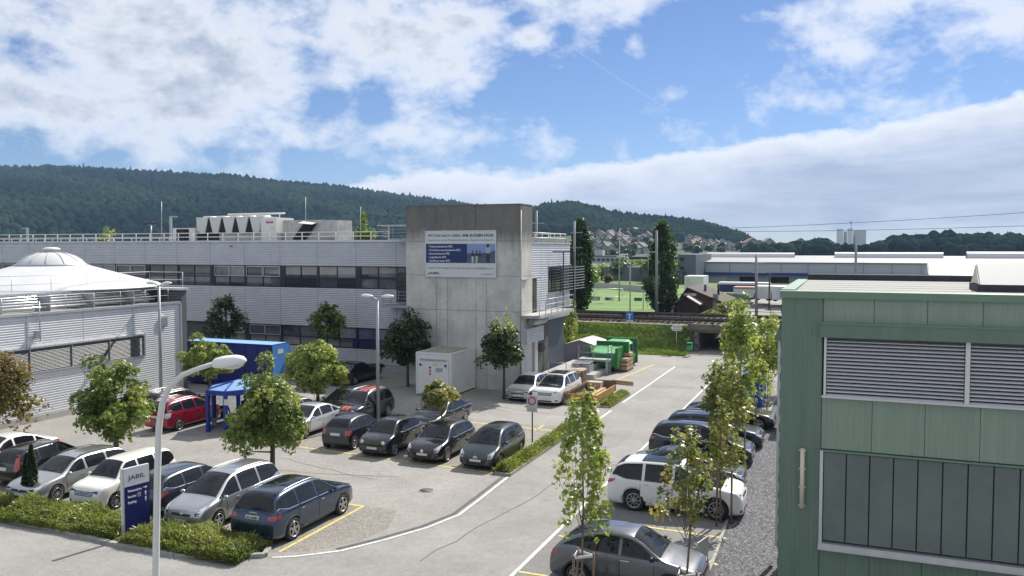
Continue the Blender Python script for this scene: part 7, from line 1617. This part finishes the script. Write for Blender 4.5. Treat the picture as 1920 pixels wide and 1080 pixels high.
    pf_ = patch('number_plate', [(-.26, .40), (.26, .40)], [(-.26, .50), (.26, .50)], 4, 2, front, m_plate, .014)
    zp = .60 * Hh - .14 if kind in ('suv', 'wagon', 'coupe_suv') else .47 * Hh
    pr_ = patch('number_plate', [(-.26, zp), (.26, zp)], [(-.26, zp + .11), (.26, zp + .11)], 4, 2, rear, m_plate, .016)
    hp = cast((-L, 0, zp), (1, 0, 0))
    if plate and hp: text_mesh('lettering', plate, .11, m_trim, root, (hp[0].x - .022, .22, zp + .018), (0, -1, 0), (0, 0, 1), width=.44, bold=.003)
    patch('rear_bumper', [(-hw * .82, .27), (hw * .82, .27)], [(-hw * .82, .36), (hw * .82, .36)], 8, 1, rear, bumper or m_trim, .008)
    def ring_at(h, y, z, r0_, r1_, sx=1, sz=1): 
        mm = MB(); mm.lathe([(r0_, -.004), (r1_, -.004), (r1_, .004), (r0_, .004)], (0, 0, 0), 16, 'x')
        for i_, v in enumerate(mm.v): mm.v[i_] = (h.x + v[0], y + v[1] * sx, z + v[2] * sz)
        mm.build('emblem', m_chrome, root)
    ff_ = cast((L, 0, zg - .12), (-1, 0, 0)); rr_ = cast((-L, 0, zp + .17), (1, 0, 0))
    if emblem == 'rings' and rr_:
        for k in range(4): ring_at(rr_[0] - Vector((.018, 0, 0)), -.105 + .07 * k, zp + .17, .038, .05)
    elif emblem == 'oval' and ff_: ring_at(ff_[0] + Vector((.016, 0, 0)), 0, zg - .12, .045, .06, 1.25, .85); ring_at(ff_[0] + Vector((.016, 0, 0)), 0, zg - .11, .02, .03, 1.5, .7)
    elif emblem == 'chevrons' and ff_:
        for k in range(2):
            for s in (-1, 1): MB().bar((ff_[0].x + .02, 0, zg - .06 - .05 * k), (ff_[0].x + .01, s * .10, zg - .12 - .05 * k), .02, .025).build('emblem', m_chrome, root)
    elif emblem == 'disc' and ff_: ring_at(ff_[0] + Vector((.016, 0, 0)), 0, zg - .11, .0, .055)
    elif emblem == 'crest' and ff_: MB().prism([(-.06, -.07), (.05, -.08), (.07, .02), (.03, .08), (-.04, .07), (-.07, .0)], ff_[0].x + .008, ff_[0].x + .02, 'x').build('emblem', m_chrome, root).location = (0, 0, zg - .12)
    # wheels
    for xa in (ax_f, ax_r):
        for s in (-1, 1):
            tm_, rm_, bm_ = wheel_mesh(wr, .21, spokes, rim, 'alloy'); w_ = link('wheel', tm_, root); w_.location = (xa, s * (hw - .105), wr); w_.rotation_euler = (0, 0, 0 if s > 0 else math.pi)
            link('rim', rm_, w_); link('rim_backing', bm_, w_)
    MB().box(-L * .42, L * .42, -hw * .7, hw * .7, .16, .24).build('underbody', m_trim, root)
    return root
S_, N_, E_ = -math.pi / 2, math.pi / 2, 0.0      # heading of the nose: -Y (towards the hedge), +Y, +X
def at_wheel(px, py, W, wb, fo, L, front, heading):
    """centre of a car from the ground point of its visible +X side wheel"""
    p = G(px, py); x = p[0] - W / 2 + .10; axf = L / 2 - fo; axr = axf - wb
    if heading == S_: return (x, p[1] + (axf if front else axr))
    return (x, p[1] - (axf if front else axr))
silver = paint('silver', (.42, .43, .44), .75, .3); white = paint('white', (.70, .70, .69), .0, .35); black = paint('black', (.010, .010, .012), .2, .25)
c = at_wheel(105, 941, 1.77, 2.64, .90, 4.51, True, S_); car('silver estate car parked nose to hedge beside the conical evergreen', 'wagon', silver, c, S_, 4.51, 1.77, 1.46, 2.64, .90, .32, spokes=9, emblem='disc', rails='black', group='cars facing the hedge')
YA = c[1]
car('black hatchback with tall red tail lights parked tail to hedge', 'hatch', black, (-30.95, 24.6), N_, 4.03, 1.69, 1.49, 2.51, .80, .30, tail='tall', spokes=7, group='cars facing the hedge')
car('white saloon at the end of the hedge-side row, beyond the black hatchback', 'sedan', white, (-33.75, 24.7), S_, 4.5, 1.78, 1.45, 2.7, .85, .31, group='cars facing the hedge')
c = at_wheel(215, 955, 1.69, 2.54, .70, 3.80, True, S_); car('boxy cream-white compact car with dark windows behind totem sign', 'box', paint('cream', (.70, .69, .62), 0, .35), c, S_, 3.8, 1.69, 1.64, 2.54, .70, .31, belt=(.585, .62), win=(.25, .965), spokes=7, grille='wide', front_lamp='wedge', emblem='oval', group='cars facing the hedge')
car('dark blue-grey estate car between boxy white car and silver people carrier', 'wagon', paint('bluegrey', (.045, .06, .085), .6), (-22.95, 24.1), N_, 4.29, 1.77, 1.45, 2.58, .86, .31, windowtrim=m_chrome, group='cars facing the hedge')
c = at_wheel(407, 992, 1.77, 2.75, .84, 4.37, True, S_); car('silver people carrier with large windscreen parked nose to hedge', 'mpv', silver, c, S_, 4.37, 1.77, 1.66, 2.75, .84, .32, belt=(.565, .62), win=(.215, .955), pillars=(.46, .70), rails='silver', front_lamp='tall', emblem='oval', group='cars facing the hedge')
c = at_wheel(548, 1012, 1.90, 2.81, .88, 4.63, False, N_); car('metallic blue SUV with glass roof parked tail to hedge on yellow line', 'suv', paint('denim', (.028, .05, .09), .7, .25), c, N_, 4.63, 1.90, 1.66, 2.81, .88, .37, pano=True, rails='silver', windowtrim=m_chrome, plate='SO 41801', emblem='rings', spokes=5, group='cars facing the hedge', bumper=m_alu)
# middle double row
mid = 'cars in the middle double row'
c = at_wheel(662, 843, 1.62, 2.34, .62, 3.41, False, N_); car('small dark grey hatchback parked tail out beside the black retro minicar', 'mini', paint('ink', (.02, .025, .032), .5), c, N_, 3.41, 1.62, 1.47, 2.34, .62, .28, spokes=5, tail='block', group=mid)
c = at_wheel(737, 855, 1.63, 2.30, .68, 3.55, True, S_); car('black retro minicar with round headlamps', 'mini', black, c, S_, 3.55, 1.63, 1.49, 2.30, .68, .29, front_lamp='round', grille='bar', windowtrim=m_chrome, roofm=paint('roofblack', (.012, .012, .014), .2), spokes=9, group=mid)
c = at_wheel(836, 866, 1.75, 2.54, .80, 4.03, True, S_); car('black five-door hatchback with large slanted headlamps', 'hatch', black, c, S_, 4.03, 1.75, 1.47, 2.54, .80, .30, front_lamp='tall', grille='mouth', emblem='crest', windowtrim=m_chrome, spokes=7, group=mid)
c = at_wheel(935, 878, 1.73, 2.47, .78, 3.94, True, S_); car('dark grey-green rounded hatchback beside the hedge and no-entry sign', 'mpv', paint('gunmetal', (.045, .055, .052), .7), c, S_, 3.94, 1.73, 1.52, 2.47, .78, .30, front_lamp='tall', grille='mouth', emblem='chevrons', windowtrim=m_chrome, roofm=paint('roofblack', (.012, .012, .014)), spokes=5, group=mid)
c = at_wheel(565, 822, 1.80, 2.76, .80, 4.6, True, S_); car('pale silver coupe-like saloon half hidden by the mottled maple', 'sedan', paint('palesilver', (.58, .59, .61), .45), (c[0] + .15, c[1]), S_, 4.6, 1.80, 1.42, 2.76, .80, .32, windowtrim=m_chrome, group=mid)
car('silver-grey hatchback with its nose beside the blue shelter', 'hatch', paint('greysilver', (.26, .27, .29), .7), (-27.75, 36.0), S_, 4.2, 1.76, 1.48, 2.6, .8, .31, emblem='disc', group=mid)
car('black saloon with chrome grille under the small yellowing maple', 'sedan', black, (-20.1, 39.5), S_, 4.58, 1.77, 1.44, 2.76, .80, .32, grille='wide', emblem='disc', windowtrim=m_chrome, group=mid)
c = at_wheel(726, 781, 1.80, 2.57, .82, 4.24, False, S_); car('small black SUV with orange-red racing stripes and slotted grille', 'suv', paint('jetblack', (.014, .015, .018), .3), c, S_, 4.24, 1.80, 1.68, 2.57, .82, .35, belt=(.60, .63), stripes=mat('stripe_red', (.52, .085, .05), .4), grille='slots', front_lamp='round', rails='silver', arch_lip=m_trim, spokes=5, group=mid)
car('black executive saloon parked beside the striped small SUV', 'sedan', black, (-26.6, 40.4), S_, 4.6, 1.80, 1.44, 2.8, .8, .32, windowtrim=m_chrome, grille='wide', group=mid)
# by the buildings
far = 'cars parked by the factory and tower'
c = at_wheel(664, 722, 1.87, 2.9, .95, 4.9, False, N_); car('black saloon in the shade of the grey factory wall', 'sedan', black, c, N_, 4.9, 1.87, 1.46, 2.9, .95, .33, tail='side', group=far)
car('dark car half hidden behind bright maple against factory wall', 'hatch', paint('ink', (.02, .025, .032), .5), (-37.0, 51.6), N_, 4.2, 1.77, 1.47, 2.6, .85, .31, group=far)
c = at_wheel(1001, 752, 1.76, 2.58, .87, 4.2, True, S_); car('silver five-door hatchback beside the white SUV and ball maple', 'hatch', silver, c, S_, 4.2, 1.76, 1.48, 2.58, .87, .31, emblem='disc', grille='wide', group=far)
c = at_wheel(1055, 759, 1.89, 2.78, .92, 4.76, True, S_); car('white family SUV with black glass roof beside the yellow tipper bed', 'suv', white, c, S_, 4.76, 1.89, 1.69, 2.78, .92, .36, pano=True, rails='black', grille='wide', front_lamp='slim', emblem='oval', group=far)
c = at_wheel(333, 808, 1.70, 2.55, .75, 4.0, False, N_); car('red people carrier with silver roof rails beside blue shelter', 'mpv', paint('red', (.30, .008, .03), .35), c, N_, 4.15, 1.72, 1.60, 2.55, .78, .31, rails='silver', tail='clear', windowtrim=m_chrome, spokes=9, group=far)
car('black estate car behind the red people carrier beside white hall', 'wagon', black, (c[0] - 2.75, c[1] + 2.2), N_, 4.6, 1.8, 1.5, 2.7, .9, .32, rails='silver', windowtrim=m_chrome, group=far)
# right-hand column, noses to the gravel
gl = 'cars parked nose to the gravel strip'
def east(px, py, L, wb, fo, W, rear=True):
    p = G(px, py); axf = L / 2 - fo; axr = axf - wb; return (p[0] - (axr if rear else axf), p[1] + W / 2 - .10)
car('dark grey crossover with sloping roof in front of the lime green maple', 'coupe_suv', paint('graphite', (.125, .13, .14), .75, .3), (-5.6, 22.75), E_, 4.3, 1.77, 1.61, 2.61, .83, .34, belt=(.62, .70), win=(.27, .90), pillars=(.52,), arch_lip=m_trim, windowtrim=m_trim, lower=m_trim, group=gl)
c = east(1189, 957, 4.85, 2.92, .89, 1.98); car('large white luxury SUV with dark glass roof beside sparse maple', 'suv', white, c, E_, 4.85, 1.98, 1.78, 2.92, .89, .39, belt=(.60, .64), pano=True, roofm=None, spokes=9, tail='side', front_lamp='slim', windowtrim=m_trim, group=gl)
car('dark saloon hidden behind the large white luxury SUV', 'sedan', paint('night', (.018, .022, .035), .5), (-5.9, 33.4), E_, 4.6, 1.8, 1.45, 2.75, .85, .32, windowtrim=m_chrome, group=gl)
c = east(1253, 862, 4.56, 2.78, .86, 1.8); car('dark blue-black people carrier with chrome window line and red tail light', 'mpv', paint('night', (.018, .022, .035), .5), c, E_, 4.56, 1.80, 1.62, 2.78, .86, .33, belt=(.58, .63), rails='black', windowtrim=m_chrome, spokes=9, group=gl)
car('dark blue estate car beyond the blue-black people carrier', 'wagon', paint('midnight', (.02, .03, .06), .6), (-5.95, 41.0), E_, 4.7, 1.82, 1.47, 2.8, .88, .32, rails='silver', windowtrim=m_chrome, group=gl)
c = east(1421, 810, 4.7, 2.84, .8, 1.8, False); car('black saloon with star-spoke wheels at the far end by the blue skip', 'sedan', black, (c[0], c[1] + .3), E_, 4.7, 1.81, 1.45, 2.84, .80, .34, spokes=5, windowtrim=m_chrome, group=gl)
# ---------------------------------------------------------------- person in the shelter
def seated_person(loc, rz, lab, top_c, skin=(.30, .17, .11)):
    t = thing('person', lab, 'person', loc, rz, world=False)
    # local: faces +X, seat height .45
    J = dict(pel=(0, 0, .52), wai=(.02, 0, .70), che=(.07, 0, .95), nek=(.11, 0, 1.10), hd0=(.13, 0, 1.17), hL=(.03, .10, .50), hR=(.03, -.10, .50), kL=(.45, .14, .52), kR=(.47, -.12, .50), aL=(.42, .15, .10), aR=(.55, -.12, .10), tL=(.58, .16, .045), tR=(.71, -.13, .045), sL=(.07, .19, 1.03), sR=(.07, -.19, 1.03), eL=(.20, .25, .78), eR=(.28, -.23, .80), wL=(.42, .16, .70), wR=(.28, -.10, 1.02))
    E = [('pel', 'wai'), ('wai', 'che'), ('che', 'nek'), ('nek', 'hd0'), ('pel', 'hL'), ('pel', 'hR'), ('hL', 'kL'), ('hR', 'kR'), ('kL', 'aL'), ('kR', 'aR'), ('aL', 'tL'), ('aR', 'tR'), ('che', 'sL'), ('che', 'sR'), ('sL', 'eL'), ('sR', 'eR'), ('eL', 'wL'), ('eR', 'wR')]
    rad = dict(pel=.15, wai=.145, che=.15, nek=.065, hd0=.055, hL=.10, hR=.10, kL=.065, kR=.065, aL=.045, aR=.045, tL=.04, tR=.04, sL=.07, sR=.07, eL=.047, eR=.047, wL=.032, wR=.032)
    names = list(J); me = bpy.data.meshes.new('body'); me.from_pydata([J[n] for n in names], [(names.index(a), names.index(b)) for a, b in E], [])
    tmp = bpy.data.objects.new('tmp', me); col.objects.link(tmp); sk = tmp.modifiers.new('skin', 'SKIN'); sk.use_smooth_shade = True; ss = tmp.modifiers.new('s', 'SUBSURF'); ss.levels = 2; ss.render_levels = 2
    for i, n in enumerate(names):
        v = me.skin_vertices[0].data[i]; v.radius = (rad[n], rad[n] * (.8 if n in ('wai', 'che', 'pel') else 1)); v.use_root = (n == 'pel')
    dg = bpy.context.evaluated_depsgraph_get(); bm_ = bpy.data.meshes.new_from_object(tmp.evaluated_get(dg)); bpy.data.objects.remove(tmp); bm_.name = 'body'
    mt, mp, msk = mat('cloth_%s' % lab[:9], top_c, .85), mat('trousers_dark', (.012, .012, .016), .85), mat('skin', skin, .6); mshoe = mat('boots', (.01, .01, .01), .6)
    bm_.materials.clear(); [bm_.materials.append(m) for m in (mt, mp, msk, mshoe)]
    for p in bm_.polygons:
        c = p.center; p.use_smooth = True
        arm = (abs(c.y) > .12 and c.z > .62 and c.x > .12) or c.x > .22 and c.z > .62
        p.material_index = 3 if c.z < .13 else 1 if c.z < .60 else 2 if (c.z > 1.105 and abs(c.y) < .1 and c.x < .2) or (arm and c.x > .19) else 0
    link('body', bm_, t)
    hd = MB(); hd.lathe([(0, -.13), (.045, -.12), (.07, -.07), (.082, .0), (.085, .05), (.07, .10), (.04, .125), (0, .132)], (0, 0, 0), 16)
    for i, v in enumerate(hd.v): hd.v[i] = (.155 + v[0] * 1.12 + (.012 if v[2] < -.05 and v[0] > 0 else 0), v[1], 1.27 + v[2])
    h = hd.build('head', msk, t)
    MB().add([(.245, -.014, 1.265), (.245, .014, 1.265), (.27, 0, 1.245), (.245, 0, 1.30)], [(0, 2, 3), (1, 3, 2), (0, 1, 2)], True).build('nose', msk, h)
    for s in (-1, 1):
        MB().lathe([(0, -.008), (.012, 0), (0, .008)], (.238, s * .033, 1.285), 8).build('eye', m_dkfr, h); MB().lathe([(0, -.028), (.014, 0), (0, .028)], (.15, s * .085, 1.265), 8).build('ear', msk, h)
    MB().box(.232, .245, -.022, .022, 1.205, 1.211).build('mouth', mat('lips', (.22, .09, .07), .6), h)
    hr_ = MB(); hr_.lathe([(.09, .02), (.093, .05), (.08, .105), (.045, .135), (0, .145)], (0, 0, 0), 16)
    for i, v in enumerate(hr_.v): hr_.v[i] = (.145 + v[0] * 1.12, v[1], 1.27 + v[2] - (.05 if v[0] < 0 and v[2] < .06 else 0))
    hr_.build('hair', mat('hair_dark', (.012, .009, .008), .7), h)
    for (w, d, up) in ((J['wL'], (.9, -.2, -.2), (0, .3, 1)), (J['wR'], (-.35, .25, .9), (1, 0, .3))):
        w, d, up = Vector(w), Vector(d).normalized(), Vector(up); sd = d.cross(up).normalized(); up = sd.cross(d); hm = MB()
        hm.obox(w + d * .045, sd, up, d, .038, .014, .045)
        for k in range(4):
            b = w + d * .085 + sd * (-.028 + .019 * k); l = (.065, .075, .072, .055)[k]; hm.tube([b, b + d * l * .5 - up * .006, b + d * l * .85 - up * .03], [.009, .0085, .007], 6)
        b = w + d * .02 - sd * .038; hm.tube([b, b + d * .03 - sd * .02, b + d * .06 - sd * .022 - up * .01], [.011, .010, .008], 6); hm.build('hand', msk, t)
    return t
seated_person((SHC[0] - .95, SHC[1] - .75, 0), -.35, 'person in black T-shirt seated on shelter bench with hand raised to face', (.010, .010, .012))
seated_person((SHC[0] - .95, SHC[1] + .85, 0), -.1, 'person in dark blue jacket seated further along the shelter bench', (.012, .016, .05))
# ---------------------------------------------------------------- the hazy air of the valley
hzm = bpy.data.materials.new('haze_air'); hzm.use_nodes = True; nt = hzm.node_tree; nt.nodes.remove(nt.nodes['Principled BSDF'])
pv = nt.nodes.new('ShaderNodeVolumePrincipled'); pv.inputs['Density'].default_value = .00012; pv.inputs['Color'].default_value = (.42, .62, 1.0, 1); pv.inputs['Anisotropy'].default_value = .2
nt.links.new(pv.outputs[0], nt.nodes['Material Output'].inputs['Volume'])
tag(MB().box(-3050, 3050, -75, 2300, -3, 240).build('haze', hzm), 'thin pale blue haze filling the valley air', 'haze', kind='stuff')
